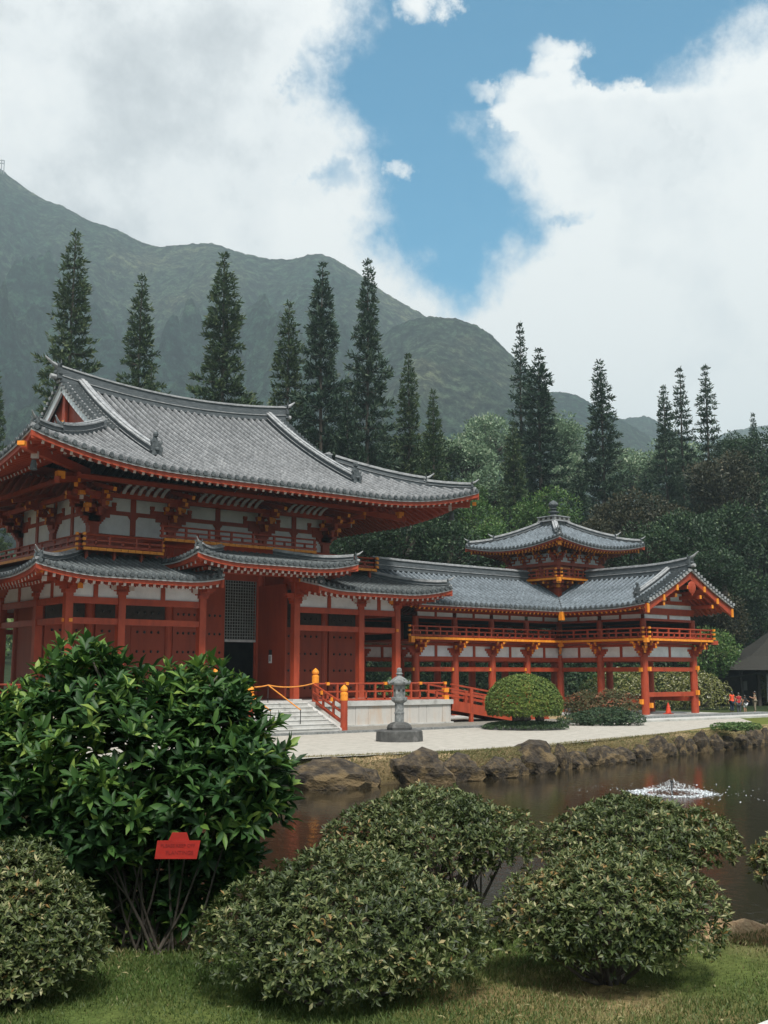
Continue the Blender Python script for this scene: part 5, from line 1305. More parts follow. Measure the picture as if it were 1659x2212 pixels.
def big_shrub():
    r = np.random.default_rng(5); T = None
    dep = 6.9; m = dep/2400.; base = at(330, 1995, dep); base[2] = lawn_z(base[0], base[1])-.02
    c = at(290, 1640, dep)
    L = []
    for px, py, rp, dd in ((290, 1640, 200, 0), (130, 1640, 165, .05), (55, 1595, 108, .1), (165, 1490, 85, .1), (200, 1470, 70, -.1), (400, 1545, 90, 0), (430, 1505, 62, .15), (470, 1520, 70, 0), (478, 1600, 98, -.05), (545, 1685, 80, 0), (200, 1650, 120, .35), (110, 1690, 120, .4), (380, 1660, 120, .3), (470, 1700, 140, -.1), (300, 1610, 125, .15), (70, 1720, 150, 0), (-60, 1690, 150, 0), (240, 1760, 130, -.1), (560, 1740, 60, -.05), (-10, 1800, 150, .1), (430, 1790, 120, .15), (230, 1850, 110, .2), (180, 1920, 110, .15), (420, 1880, 110, .2), (300, 1950, 110, .25), (60, 1900, 110, .2), (200, 1965, 80, .1), (400, 1955, 80, .15), (340, 1900, 90, .35), (500, 1850, 70, .1), (540, 1640, 60, -.3), (100, 1850, 120, .1)):
        p = at(px, py, dep+dd); L.append((p-c, (rp*m, rp*m*.8, rp*m*.92)))
    T = bush(L, c, 3900, 7, .112, .33, 'leaf_gloss', 'broadleaf_shrub', 'large glossy dark green shrub on the left, hiding the temple steps', 'shrub', None, 31, base, stems=16, inner=.48, det=2, spread=(.45, 1.35), vmu=.42, upmix=.62, barkm='bark', sr=.008, cut=-.85, zmin=base[2]+.05)
    # shoots that stand above the crown
    P = []; A = []
    for px, py, dd in ((130, 1385, .0), (155, 1378, .1), (105, 1400, .05), (190, 1378, -.1), (215, 1392, 0), (245, 1415, 0), (160, 1420, -.1), (225, 1425, .1), (390, 1445, 0), (365, 1430, .05), (430, 1425, 0), (455, 1420, .05), (478, 1432, -.05), (500, 1460, 0), (470, 1460, .1), (545, 1520, 0), (575, 1560, -.2), (560, 1585, -.2), (595, 1545, -.25), (610, 1640, -.2), (625, 1680, -.1), (590, 1720, -.15), (300, 1455, .1), (320, 1470, 0), (80, 1440, 0), (50, 1470, .1), (20, 1500, 0), (615, 1600, -.2), (345, 1465, 0), (250, 1450, .1)):
        P.append(at(px, py+18, dep+dd)); A.append([.25*r.normal(), .25*r.normal(), 1.])
        if py > 1500: A[-1] = list(Rt*.8+Zv*.7)
    P = np.array(P); A = np.array(A, float); B, D, NN, Ln, W = rosettes(P, A, 9, .115, .34, (.2, 1.1), r)
    me = leaf_mesh('shoots', B-base, D, NN, Ln, W, 'leaf_gloss', np.clip(r.normal(.72, .2, len(B)), 0, .99), detail=2); obj_from(me, 'shoots', T)
    mb = MB()
    for p in P:
        q = c+(p-c)*.72; mb.tube([q, (p+q)/2+np.array([0, 0, -.02]), p], [.009, .007, .004], 5, 'bark_pale')
    for px, py, x2, y2 in ((150, 2010, 330, 1740), (210, 1995, 390, 1700), (260, 2000, 300, 1700), (350, 1990, 420, 1730), (300, 1995, 480, 1760), (380, 1990, 360, 1750), (240, 2010, 215, 1760), (420, 1985, 500, 1780), (330, 2000, 250, 1720)):
        a = base+Rt*((px-290)*m*.5)+np.array([0, 0, -.04]); b = at(x2, y2, dep-.25); mb.tube([a, a*.6+b*.4+np.array([0, 0, -.06]), a*.3+b*.7, b], [.008, .007, .005, .003], 7, 'bark')
    part(mb, 'trunk', T)
    # sign hung in the shrub
    c0 = at(384, 1834, 6.05); T2 = root('red_sign', tuple(c0), 'small red notice board tied low inside the big glossy shrub', 'sign')
    mb = MB(); u = Vector(Rt); up = Vector((0, 0, 1)); n = Vector(-Fh); cc = Vector(c0); mm = 6.05/2400
    def quadp(pts, th, mat, off=0.):
        f = [cc+u*(a*mm)+up*(b*mm)+n*off for a, b in pts]; k = len(f); vs = f+[p-n*th for p in f]; mb.add(vs, [tuple(range(k))[::-1], tuple(range(k, 2*k))]+[(i, (i+1) % k, k+(i+1) % k, k+i) for i in range(k)], mat)
    quadp([(-48, -20), (40, -20), (47, 17), (-43, 17)], .006, 'sign_red'); part(mb, 'board', T2)
    mb = MB(); quadp([(-22, 14), (24, 14), (17, 33), (-13, 33)], .006, 'sign_red', -.009); part(mb, 'hanger', T2)
    def text(s, px, py, size):
        cu = bpy.data.curves.new('lettering', 'FONT'); cu.body = s; cu.size = size*mm; cu.align_x = 'CENTER'; cu.extrude = .0004; o = bpy.data.objects.new('lettering', cu); COL.objects.link(o); o.parent = T2
        X = u; Y = up; Zz = n; M = Matrix(((X.x, Y.x, Zz.x, 0), (X.y, Y.y, Zz.y, 0), (X.z, Y.z, Zz.z, 0), (0, 0, 0, 1))); off = u*(px*mm)+up*(py*mm)+n*.002
        o.matrix_local = Matrix.Translation(off)@M; cu.materials.append(MATS['sign_ink']); dg = bpy.context.evaluated_depsgraph_get(); me = bpy.data.meshes.new_from_object(o.evaluated_get(dg)); mo = o.matrix_local.copy(); bpy.data.objects.remove(o); o = bpy.data.objects.new('lettering', me); COL.objects.link(o); o.parent = T2; o.matrix_local = mo
    text('PLEASE KEEP OFF', 0, 4, 9.5); text('PLANTINGS', 4, -11, 11)
big_shrub()

def topiary():
    c = gz(1139, 1578); c2 = np.array([c[0], c[1], 0])+Fh*1.2; r = np.random.default_rng(4)
    T = root('clipped_dome_shrub', tuple(c2), 'dome-shaped clipped green shrub on a low green mound in the gravel', 'topiary')
    W_ = 2.05; ctr = c2+np.array([0, 0, 1.32])
    n = 5200; u = unit(r.normal(size=(n*2, 3))); u = u[u[:, 2] > -.42][:n]; rad = np.array([W_, W_, 1.62]); rz_ = np.where(u[:, 2] < 0, 1.15, 1.)
    P = ctr+u*rad*(r.normal(1, .018, len(u)))[:, None]; P[:, 2] = np.where(u[:, 2] < 0, ctr[2]+u[:, 2]*1.3, P[:, 2])
    B, D, NN, L, W = rosettes(P, unit(u+[0, 0, .5]), 5, .14, .40, (.4, 1.2), r); v = np.clip(r.normal(.45, .22, len(B))+.25*np.array([mnoise.noise(Vector(q)*1.6) for q in B]), 0, .99)
    obj_from(leaf_mesh('foliage', B-c2, D, NN, L, W, 'leaf_topiary', v, detail=0), 'foliage', T)
    mb = MB()
    for dx, dy, r0 in ((-.35, 0, .35), (.1, .2, .3), (.85, 0, .26), (-.1, -.2, .22)):
        b = c2+Rt*dx+Fh*dy; mb.tube([b+np.array([0, 0, .15]), b+np.array([.08, .05, .5]), b+np.array([-.05, .1, 1.0]), b*.6+ctr*.4+np.array([0, 0, .5])], [r0*1.2, r0, r0*.95, r0*.7], 9, 'bark')
    part(mb, 'trunk', T)
    # mound
    T2 = root('ground_cover_mound', tuple(c2-np.array([0, 0, 0])), 'low oval mound of green ground cover under the clipped dome shrub', 'plant bed')
    n = 2600; a = r.uniform(0, 2*PI, n); q = np.sqrt(r.random(n)); X = q*np.cos(a); Y = q*np.sin(a); P = c2+Rt*(X*2.35+.05)[:, None]+Fh*(Y*1.9)[:, None]; P[:, 2] = .33*np.sqrt(np.clip(1-q**4, 0, 1))+.02
    A = unit(np.stack([X*.3, Y*.3, np.ones(n)], 1)+r.normal(0, .3, (n, 3))); B, D, NN, L, W = rosettes(P, A, 5, .15, .3, (.3, 1.3), r)
    obj_from(leaf_mesh('foliage', B-c2, D, NN, L, W, 'leaf_forest', np.clip(r.normal(.7, .2, len(B)), 0, .99), detail=0), 'foliage', T2)
    mb = MB(); vs = [tuple(c2+Rt*(2.3*f*math.cos(t))+Fh*(1.85*f*math.sin(t))+Zv*z) for f, z in ((1, -.02), (.9, .2), (.5, .3)) for t in [2*PI*i/20 for i in range(20)]]
    fs = [(k*20+i, k*20+(i+1) % 20, (k+1)*20+(i+1) % 20, (k+1)*20+i) for k in range(2) for i in range(20)]+[tuple(40+i for i in range(20))]; mb.add(vs, fs, 'stone_dark'); part(mb, 'soil', T2)
topiary()

def shrubs():
    def low(px, py, wpx, hpx, mat, name, label, cat, group, seed, n=900, ln=.16, k=5, depth_back=0., lobn=5, z0=0.):
        b = gz(px, py, z0); dep = b@Fh+depth_back; sc = dep/2400.; rx = wpx*sc/2; h = hpx*sc; b = b+Fh*depth_back; r = np.random.default_rng(seed)
        c = b+Zv*h*.42; L = [(np.zeros(3), (rx*.6, rx*.5, h*.6))]
        for i in range(lobn):
            t = (i+.5)/lobn*2-1; L.append((Rt*(t*rx*.72)+Fh*r.uniform(-.2, .2)*rx*.4+Zv*r.uniform(-.15, .12)*h, (rx*.38, rx*.38, h*r.uniform(.38, .55))))
        return bush(L, c, n, k, ln, .42, mat, name, label, cat, group, seed, b, stems=5, inner=.2, det=0, sr=.03, cut=-.5)
    g = 'low hedge shrubs beside the gravel'
    low(1258, 1557, 80, 60, 'leaf_hedge', 'hedge_shrub', 'low reddish shrub right behind the clipped dome shrub', 'shrub', g, 41, 2000, .12)
    low(1318, 1560, 130, 66, 'leaf_hedge', 'hedge_shrub', 'russet flecked hedge shrub left of the gabled wing pillar', 'shrub', g, 42, 3200, .12)
    low(1300, 1567, 190, 34, 'leaf_forest', 'creeping_shrub', 'green creeping plant along the gravel edge before the hedge', 'shrub', None, 43, 3600, .12)
    low(1590, 1578, 110, 16, 'leaf_bright', 'creeping_shrub', 'low green plant on the grassy bank by the right picture edge', 'shrub', None, 47, 1500, .10)
    g = 'flowering shrubs behind the wing'
    low(1345, 1533, 170, 82, 'leaf_flower', 'flowering_shrub', 'yellow-green white-flowered shrub seen left of the gabled wing pillar', 'shrub', g, 44, 2600, .15, depth_back=2)
    low(1445, 1533, 180, 84, 'leaf_flower', 'flowering_shrub', 'white-flowered shrub framed between the two gabled wing pillars', 'shrub', g, 45, 2600, .15, depth_back=2)
    low(1512, 1533, 150, 78, 'leaf_flower', 'flowering_shrub', 'white-flowered shrub right of the gabled wing, beside the people', 'shrub', g, 46, 2400, .15, depth_back=0)
    low(1665, 1525, 50, 76, 'leaf_flower', 'flowering_shrub', 'white-flowered shrub at the right edge in front of the thatched hut', 'shrub', g, 48, 1200, .14, depth_back=0)
    for i, (px, lab) in enumerate(((1000, 'green bush seen under the corridor beyond the red ramp'), (1105, 'green bush seen under the corridor left of its middle pillar'), (1180, 'green bush seen under the corridor beyond the dome shrub'), (1262, 'bright green bush seen under the corridor beside its corner'), (1330, 'green bush seen beneath the forward wing at its back'))):
        low(px, 1520, 130, 90, 'leaf_bright' if i in (3,) else 'leaf_forest', 'garden_bush', lab, 'bush', 'bushes growing behind the corridor', 60+i, 700, .26, depth_back=-14)
    low(855, 1528, 90, 70, 'leaf_bright', 'garden_bush', 'green bush seen past the right corner of the hall colonnade', 'bush', 'bushes growing behind the corridor', 66, 500, .26, depth_back=-10)
shrubs()

def grass():
    n = 90000; r = np.random.default_rng(8); s = r.uniform(4.6, 7.55, n)**1.; l = r.uniform(-.40, .42, n)*s
    P = Fh[None, :]*s[:, None]+Rt[None, :]*l[:, None]; n2 = np.array([fbm(p[0], p[1], .55, 21.) for p in P]); keep = r.random(n) < 1.-.6*sst(n2, .25, .5); P = P[keep]; n2 = n2[keep]
    P[:, 2] = np.array([lawn_z(p[0], p[1]) for p in P])-.005; D = unit(np.stack([r.normal(0, .55, len(P)), r.normal(0, .55, len(P)), np.ones(len(P))], 1)); NN = unit(r.normal(size=(len(P), 3)))
    v = np.clip(r.normal(.42, .2, len(P))+n2*.7, 0, .99); o = obj_from(leaf_mesh('grass', P, D, NN, r.uniform(.018, .042, len(P)), r.uniform(.004, .007, len(P)), 'grass', v, detail=0), 'grass'); tag(o, kind='stuff')
    # rough straw on the far bank
    n = 42000; P = []; 
    k = r.integers(2, len(WL)-2, n); t = r.random(n); A = WL[k]*(1-t)[:, None]+WL[k+1]*t[:, None]; dd = r.uniform(.12, 1.45, n); A = A+Fh[:2]*dd[:, None]; z = -1.05+.80*sst(dd*.85, 0, .45)+.25*sst(dd*.85, .35, .95)
    P = np.stack([A[:, 0], A[:, 1], z-.02], 1); D = unit(np.stack([r.normal(0, .9, n), r.normal(0, .9, n)-.5, r.uniform(.2, 1, n)], 1)); o = obj_from(leaf_mesh('dry_grass', P, D, unit(r.normal(size=(n, 3))), r.uniform(.06, .16, n), r.uniform(.012, .03, n), 'grass', np.clip(r.normal(.92, .16, n)+.45*np.array([mnoise.noise(Vector((p[0]*.6, p[1]*.6, 0))) for p in P]), 0, .99), detail=0), 'dry_grass'); tag(o, kind='stuff')
grass()
def bank_log():
    a = at(1490, 1985, 7.3); b = at(1720, 1975, 7.5); a[2] = 1.36; b[2] = 1.36; mb = MB(); pts = []; rs = []; rr = random.Random(2)
    for i in range(15):
        t = i/14; pts.append(a*(1-t)+b*t+np.array([0, 0, .02*math.sin(7*t)+rr.uniform(-.01, .01)])); rs.append((.085+rr.uniform(-.012, .015))*(.5 if i in (0, 14) else 1))
    noisy('straw', [(.3, (.20, .12, .065)), (.5, (.42, .28, .16)), (.75, (.60, .45, .28))], 14., .95, 1., 50., bdist=.03); mb.tube(pts, rs, 14, 'straw'); o = mb.build('bank_log', smooth=True); tag(o, 'straw-covered log edging the near lawn beside the right-hand azalea', 'log')
    # pale kerb corner at the lower right
    c = at(1750, 2300, 4.9); mb = MB(); pts = []
    for i in range(12):
        t = i/11; p = at(1625+60*t+0*t, 2222-34*t**.7, 5.0+.08*t); pts.append((p[0], p[1], 1.39))
    P0 = gz(1640, 2244, 1.4); P1 = gz(1678, 2216, 1.4); P2 = gz(1790, 2200, 1.4)
    pts = [tuple((P0*(1-t)**2+P1*2*t*(1-t)+P2*t*t)*np.array([1, 1, 0])+np.array([0, 0, 1.38])) for t in np.linspace(0, 1, 12)]
    mb.sweep(pts, .10, -.05, .05, 'concrete'); o = mb.build('path_edging'); tag(o, 'pale curved concrete edging in the bottom right corner of the lawn', 'kerb')
bank_log()
def litter():
    a = gz(1300, 2178, 1.4); T = MB(); T.box(0, 0, 0, 0, 0, 0, 'bark_pale') if False else None
    r = np.random.default_rng(3); P = []; 
    for i in range(60):
        s = r.uniform(5., 7.3); l = r.uniform(-.38, .4)*s; P.append(Fh*s+Rt*l)
    P = np.array(P); P[:, 2] = [lawn_z(p[0], p[1])+.018 for p in P]; D = unit(np.stack([r.normal(size=60), r.normal(size=60), np.zeros(60)], 1)); o = obj_from(leaf_mesh('fallen_leaves', P, D, np.tile([0, 0, 1.], (60, 1)), r.uniform(.03, .05, 60), r.uniform(.012, .02, 60), 'leaf_azalea', np.full(60, .9), detail=1), 'fallen_leaves'); tag(o, kind='stuff')
litter()

def fountain():
    c = gz(1452, 1713, -1.); T = root('fountain', tuple(c), 'small pond fountain throwing a low white dome of spray', 'fountain'); r = np.random.default_rng(2)
    mb = MB(); mb.cyl((c[0], c[1], -1.3), (c[0], c[1], -.66), .035, .03, 8, 'iron'); mb.lathe((c[0], c[1], -.66), [(.03, 0), (.07, .03), (.05, .08), (.01, .09)], 8, 'iron'); part(mb, 'nozzle', T)
    n = 1100; a = r.uniform(0, 2*PI, n); t = r.random(n)**.8; R_ = 1.15*t; z = .42*(1-(t*1.05-.28)**2/.6)*1.0; z = np.clip(.38*(1-t**2.4)*(.62+.38*np.sin(5*a)*np.sin(3*a+1)), 0, 1); P = np.stack([R_*np.cos(a), R_*np.sin(a), z+r.normal(0, .03, n)+.01], 1); D = unit(np.stack([np.cos(a)*.7, np.sin(a)*.7, .8-1.8*t], 1)+r.normal(0, .25, (n, 3)))
    me = leaf_mesh('spray', P, D, unit(r.normal(size=(n, 3))), r.uniform(.02, .07, n), r.uniform(.010, .022, n), 'spray', np.full(n, .5), detail=0); obj_from(me, 'spray', T)
    n = 2600; a = r.uniform(0, 2*PI, n); R_ = 1.2+np.abs(r.normal(0, .22, n))*1.0-.5*r.random(n)**2; R_ = np.where(r.random(n) < .06, R_+r.uniform(0, 2.6, n), R_); P = np.stack([R_*np.cos(a), R_*np.sin(a), np.full(n, .006)+r.random(n)*.01], 1); D = unit(np.stack([r.normal(size=n), r.normal(size=n), r.normal(0, .15, n)], 1))
    me = leaf_mesh('foam', P, D, unit(np.stack([r.normal(0, .2, n), r.normal(0, .2, n), np.ones(n)], 1)), r.uniform(.03, .09, n), r.uniform(.02, .05, n), 'spray', np.full(n, .5), detail=0); obj_from(me, 'foam', T)
fountain()

# ==================================================================== trees
def pine_mesh(seed, H=30., hw=2.6, dens=1., sparse=.0):
    r = np.random.default_rng(seed); B = []; D = []; NN = []; L = []; W = []; V = []
    mb = MB(); mb.tube([(0, 0, 0), (.1, 0, H*.4), (-.05, .1, H*.75), (0, 0, H*.978)], [.32, .22, .12, .03], 8, 'bark')
    z = H*.04; 
    while z < H*.992:
        t = z/H; prof = hw*min(1., ((1-t)*2.5)**.92)*(.94+.10*math.sin(z*.9+seed))+.15; nb = 7 if t < .85 else 5; ph0 = r.uniform(0, 6.28)
        for i in range(nb):
            ph = ph0+2*PI*i/nb+r.normal(0, .2); ln = prof*r.uniform(.68, 1.18); 
            if r.random() < sparse: ln *= .55
            o = np.array([math.cos(ph), math.sin(ph), 0]); tip = np.array([0, 0, z])+o*ln+np.array([0, 0, ln*r.uniform(-.08, .18)])
            if ln > .8 and r.random() < .6: mb.tube([(0, 0, z), tuple((np.array([0, 0, z])+tip)/2+np.array([0, 0, -.05*ln])), tuple(tip)], [.045, .03, .012], 3, 'bark')
            k = max(2, int(ln/.125*dens)); 
            for j in range(k):
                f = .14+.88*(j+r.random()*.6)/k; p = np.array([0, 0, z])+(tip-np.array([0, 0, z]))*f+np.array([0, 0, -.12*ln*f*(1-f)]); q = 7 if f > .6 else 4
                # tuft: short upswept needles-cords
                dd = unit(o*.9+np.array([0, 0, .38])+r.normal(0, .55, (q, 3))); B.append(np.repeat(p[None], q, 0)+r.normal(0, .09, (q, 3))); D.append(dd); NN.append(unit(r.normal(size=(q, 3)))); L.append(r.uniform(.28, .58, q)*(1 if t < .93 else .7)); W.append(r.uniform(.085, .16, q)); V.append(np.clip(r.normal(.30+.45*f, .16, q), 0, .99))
        z += r.uniform(.62, .86)*(1 if t < .8 else .75)
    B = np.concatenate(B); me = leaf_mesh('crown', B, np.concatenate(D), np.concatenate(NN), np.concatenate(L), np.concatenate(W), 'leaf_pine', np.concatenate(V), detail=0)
    o = mb.build('trunk'); return me, o
def pines():
    kinds = []
    for s, hw, dn, sp in ((1, 2.5, 1.15, .05), (2, 2.5, 1.0, .12), (3, 2.6, 1.25, .0), (4, 2.0, .72, .2)):
        me, o = pine_mesh(s, 30., hw, dn, sp); tm = o.data; bpy.data.objects.remove(o); kinds.append((me, tm))
    # picture x, top y, half width px near the bottom, distance, kind, material, label
    Ls = [(165, 490, 62, 118, 1, 'leaf_pine_green', 'tall pine left above the gable end of the hall roof, bare lower limbs'), (308, 585, 52, 116, 1, 'leaf_pine_green', 'pine second from the left, rising behind the main roof ridge'), (328, 775, 32, 108, 2, 'leaf_pine_green', 'short bright pine in front of the second pine over the roof ridge'), (485, 537, 60, 116, 2, 'leaf_pine_green', 'broad tall pine above the middle of the main roof ridge'), (625, 643, 52, 118, 1, 'leaf_pine_green', 'medium pine above the right end tip of the main ridge'), (697, 557, 52, 114, 2, 'leaf_pine', 'dark dense pine, left one of the tall pair right of the main ridge'), (795, 560, 50, 114, 0, 'leaf_pine', 'dark tall pine, right one of the tall pair right of the main ridge'), (882, 757, 40, 118, 1, 'leaf_pine_green', 'shorter pine just right of the tall dark pair'), (935, 835, 36, 112, 1, 'leaf_pine_green', 'short pine over the right end of the main roof eave'), (1123, 686, 32, 132, 3, 'leaf_pine', 'thin sparse-topped pine left of the turret, tallest of the right group'), (1163, 745, 50, 128, 2, 'leaf_pine', 'thick dark pine next to the sparse-topped one'), (1107, 905, 36, 120, 2, 'leaf_pine_green', 'low dark pine at the foot of the sparse-topped pine'), (1295, 778, 48, 132, 0, 'leaf_pine', 'lone tall pine above the right side of the turret roof'), (1433, 832, 36, 138, 0, 'leaf_pine', 'left pine of the three standing together on the right'), (1468, 785, 30, 142, 3, 'leaf_pine', 'middle pine of the three standing together on the right'), (1522, 780, 34, 138, 3, 'leaf_pine', 'right pine of the three standing together on the right'), (1626, 892, 24, 160, 0, 'leaf_pine', 'small pine at the far right above the dark trees'), (-6, 790, 34, 120, 1, 'leaf_pine_green', 'dark pine cut by the left picture edge'), (1395, 1010, 34, 128, 2, 'leaf_pine', 'dark half-hidden pine between the lone pine and the three'), (1250, 1000, 34, 126, 2, 'leaf_pine', 'dark half-hidden pine at the left foot of the lone pine'), (750, 850, 44, 112, 2, 'leaf_pine', 'dark low pine filling the gap between the tall dark pair')]
    for i, (px, py, hwp, dep, kd, mat, lab) in enumerate(Ls):
        top = at(px, py, dep); H = top[2]+.5; T = root('conifer_tree', (top[0], top[1], -.5), lab, 'tree', 'tall narrow conifers behind the temple'); me, tm = kinds[kd]
        hw = hwp*dep/2400.*1.22; bhw = (2.5, 2.5, 2.6, 2.0)[kd]
        T.scale = (hw/bhw, hw/bhw, H/30.); T.rotation_euler = (0, 0, i*1.37)
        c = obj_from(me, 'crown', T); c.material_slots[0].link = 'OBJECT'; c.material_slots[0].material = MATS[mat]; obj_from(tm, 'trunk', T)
pines()
def broad_mesh(seed, n_clump=58, per=110, leaf=.42):
    r = np.random.default_rng(seed); B = []; D = []; V = []; mb = MB(); mb.tube([(0, 0, -1.6), (.05, 0, -.9), (0, .05, -.3)], [.10, .07, .05], 8, 'bark')
    for i in range(n_clump):
        u = unit(r.normal(size=3)); u[2] = u[2]*.85+.1; rad = r.uniform(.55, .95); p = u*rad*np.array([1, 1, .95]); cr = r.uniform(.20, .34)
        mb.tube([(0, 0, -.4), tuple(p*.55+np.array([0, 0, -.08])), tuple(p)], [.03, .018, .006], 4, 'bark')
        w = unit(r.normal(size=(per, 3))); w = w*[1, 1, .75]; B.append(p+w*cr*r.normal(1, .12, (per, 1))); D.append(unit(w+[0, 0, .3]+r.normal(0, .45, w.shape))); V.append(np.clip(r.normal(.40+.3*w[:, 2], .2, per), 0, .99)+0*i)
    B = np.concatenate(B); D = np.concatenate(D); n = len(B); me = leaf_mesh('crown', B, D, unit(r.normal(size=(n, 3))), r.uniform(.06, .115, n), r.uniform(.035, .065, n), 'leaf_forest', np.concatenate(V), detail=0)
    o = mb.build('trunk'); tm = o.data; bpy.data.objects.remove(o); return me, tm
def forest():
    K = [broad_mesh(70+i) for i in range(4)]
    rr = random.Random(12); L = []
    # (x, y of crown centre, radius px, distance, material, label)
    spec = [(1010, 1010, 62, 150, 'leaf_pale', 'pale green round tree right of the hall roof end, highest of the pale ones'), (1065, 960, 60, 175, 'leaf_pale', 'pale feathery tree on the slope left of the sparse-topped pine'), (985, 1090, 60, 128, 'leaf_bright', 'mid green tree touching the tip of the hall eave'), (1060, 1070, 60, 130, 'leaf_pale', 'pale green tree between the hall eave tip and the thin pine'), (1215, 960, 55, 170, 'leaf_pale', 'sunlit pale tree on the slope between the thick dark pine and the lone pine'), (1225, 1035, 50, 150, 'leaf_pale', 'pale tree just right of the thick dark pine trunk'), (1360, 1030, 62, 165, 'leaf_pale', 'pale green tree between the lone pine and the three pines'), (1180, 1115, 60, 112, 'leaf_bright', 'bright green broadleaf tree just left of the turret finial'), (1075, 1195, 62, 98, 'leaf_bright', 'bright green bushy tree left of the turret under its eave'), (965, 1200, 75, 96, 'leaf_forest', 'dark green tree over the corridor roof, left of the turret'), (870, 1175, 80, 96, 'leaf_forest', 'dark tree under the right end of the main eave'), (780, 1180, 60, 98, 'leaf_forest', 'dark tree hidden close to the hall upper wall'), (930, 1120, 60, 104, 'leaf_forest', 'dark green tree just below the eave tip of the hall'), (1025, 1130, 58, 106, 'leaf_bright', 'yellow-green tree right under the hall eave tip'), (1345, 1135, 58, 112, 'leaf_brown', 'brownish dark tree right behind the turret roof'), (1425, 1130, 60, 114, 'leaf_brown', 'brown-green tree above the forward wing ridge'), (1395, 1200, 66, 104, 'leaf_forest', 'dark tree at the right end of the turret eave'), (1480, 1180, 70, 108, 'leaf_forest', 'dark tree above the gable peak'), (1560, 1060, 72, 130, 'leaf_brown', 'dull brown-green tree below the right pine of the three'), (1640, 1010, 75, 140, 'leaf_forest', 'tall dark tree at the right edge, its crown reaching the sky'), (1590, 985, 45, 150, 'leaf_forest', 'dark tree top under the small far pine'), (1640, 1120, 80, 136, 'leaf_forest', 'dark tree mass at the right edge level with the turret eave'), (1560, 1170, 75, 112, 'leaf_forest', 'dark tree over the right slope of the gable'), (1500, 1090, 60, 150, 'leaf_forest', 'dark tree at the feet of the three pines'), (1640, 1230, 80, 134, 'leaf_forest', 'dark tree above the thatched hut'), (1570, 1290, 75, 128, 'leaf_forest', 'dark tree right of the gable eave end'), (1600, 1370, 70, 132, 'leaf_forest', 'dark green tree behind the thatched hut roof'), (1530, 1230, 60, 104, 'leaf_forest', 'dark tree touching the gable verge'), (1470, 1250, 60, 106, 'leaf_forest', 'dark tree hidden behind the gable peak'), (1525, 1420, 55, 104, 'leaf_bright', 'green tree right of the upper gallery end'), (1560, 1350, 60, 110, 'leaf_brown', 'dim tree beside the gallery corner'), (1420, 1290, 70, 108, 'leaf_forest', 'dark tree behind the forward wing roof'), (1300, 1220, 70, 110, 'leaf_forest', 'dark tree right behind the turret body'), (1200, 1230, 80, 112, 'leaf_forest', 'dark tree straight behind the turret'), (1100, 1270, 80, 104, 'leaf_forest', 'dark tree behind the corridor ridge'), (560, 980, 60, 135, 'leaf_forest', 'dark tree seen between pines above the main ridge'), (845, 1000, 60, 122, 'leaf_forest', 'dark tree between the tall dark pair and the short pines'), (700, 1010, 70, 122, 'leaf_forest', 'dark tree low behind the roof hip'), (940, 1000, 55, 125, 'leaf_forest', 'dark tree at the foot of the two short pines'), (1455, 1000, 60, 160, 'leaf_pale', 'greyish pale tree seen behind the three pines'), (1285, 1180, 50, 106, 'leaf_brown', 'brownish shrub-like tree touching the right turret eave')]
    for i, (px, y, rp, dep, mat, lab) in enumerate(spec):
        c = at(px, y, dep); sc = rp*dep/2400.*1.12; gzz = -.3; T = root('broadleaf_tree', (c[0], c[1], c[2]), lab, 'tree', 'leafy trees on the slope behind the temple'); me, tm = K[i % 4]
        T.scale = (sc, sc, sc*rr.uniform(.92, 1.2)); T.rotation_euler = (0, 0, rr.uniform(0, 6.28)); o = obj_from(me, 'crown', T); o.material_slots[0].link = 'OBJECT'; o.material_slots[0].material = MATS[mat]; t = obj_from(tm, 'trunk', T)
    # behind and below the corridor: low dark thicket, one mass
    r = np.random.default_rng(77); n = 52000; x = r.uniform(600, 1720, n); dep = np.where(x > 1480, r.uniform(124, 140, n), r.uniform(104, 126, n)); q = np.stack([x, dep], 1)
    hgt = np.array([5.5+2.6*mnoise.noise(Vector((a*.012, b*.12, 0))) for a, b in q]); z = r.uniform(-.2, 1, n)*hgt; P = Fh[None]*dep[:, None]+Rt[None]*((x-829.5)/2400*dep)[:, None]; P[:, 2] = z; D = unit(r.normal(size=(n, 3))+[0, 0, .5])
    v = np.clip(r.normal(.45, .2, n)+.3*np.array([mnoise.noise(Vector(p)*.5) for p in P]), 0, .99); o = obj_from(leaf_mesh('undergrowth', P, D, unit(r.normal(size=(n, 3))), r.uniform(.2, .5, n), r.uniform(.12, .3, n), 'leaf_forest', v, detail=0), 'undergrowth'); tag(o, kind='stuff')
    # the far wooded foothill, one mass of crowns
    B = []; D = []; V = []
    for i in range(1500):
        dep = r.uniform(190, 620); px = r.uniform(-150, 1800); s = dep; zg = float(sst(np.array(s), 110, 900)*90); p = Fh*dep+Rt*((px-829.5)/2400*dep); cr = r.uniform(3.5, 7.5); p[2] = zg+cr*.7; k = 46
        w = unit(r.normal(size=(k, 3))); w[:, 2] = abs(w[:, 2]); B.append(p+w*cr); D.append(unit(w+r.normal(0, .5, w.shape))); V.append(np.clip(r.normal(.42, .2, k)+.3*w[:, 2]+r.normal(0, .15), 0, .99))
    B = np.concatenate(B); D = np.concatenate(D); n = len(B); o = obj_from(leaf_mesh('far_wood', B, D, unit(r.normal(size=(n, 3))), r.uniform(1.2, 2.6, n), r.uniform(.9, 1.7, n), 'leaf_bright', np.concatenate(V), detail=0), 'far_wood'); tag(o, kind='stuff')
forest()

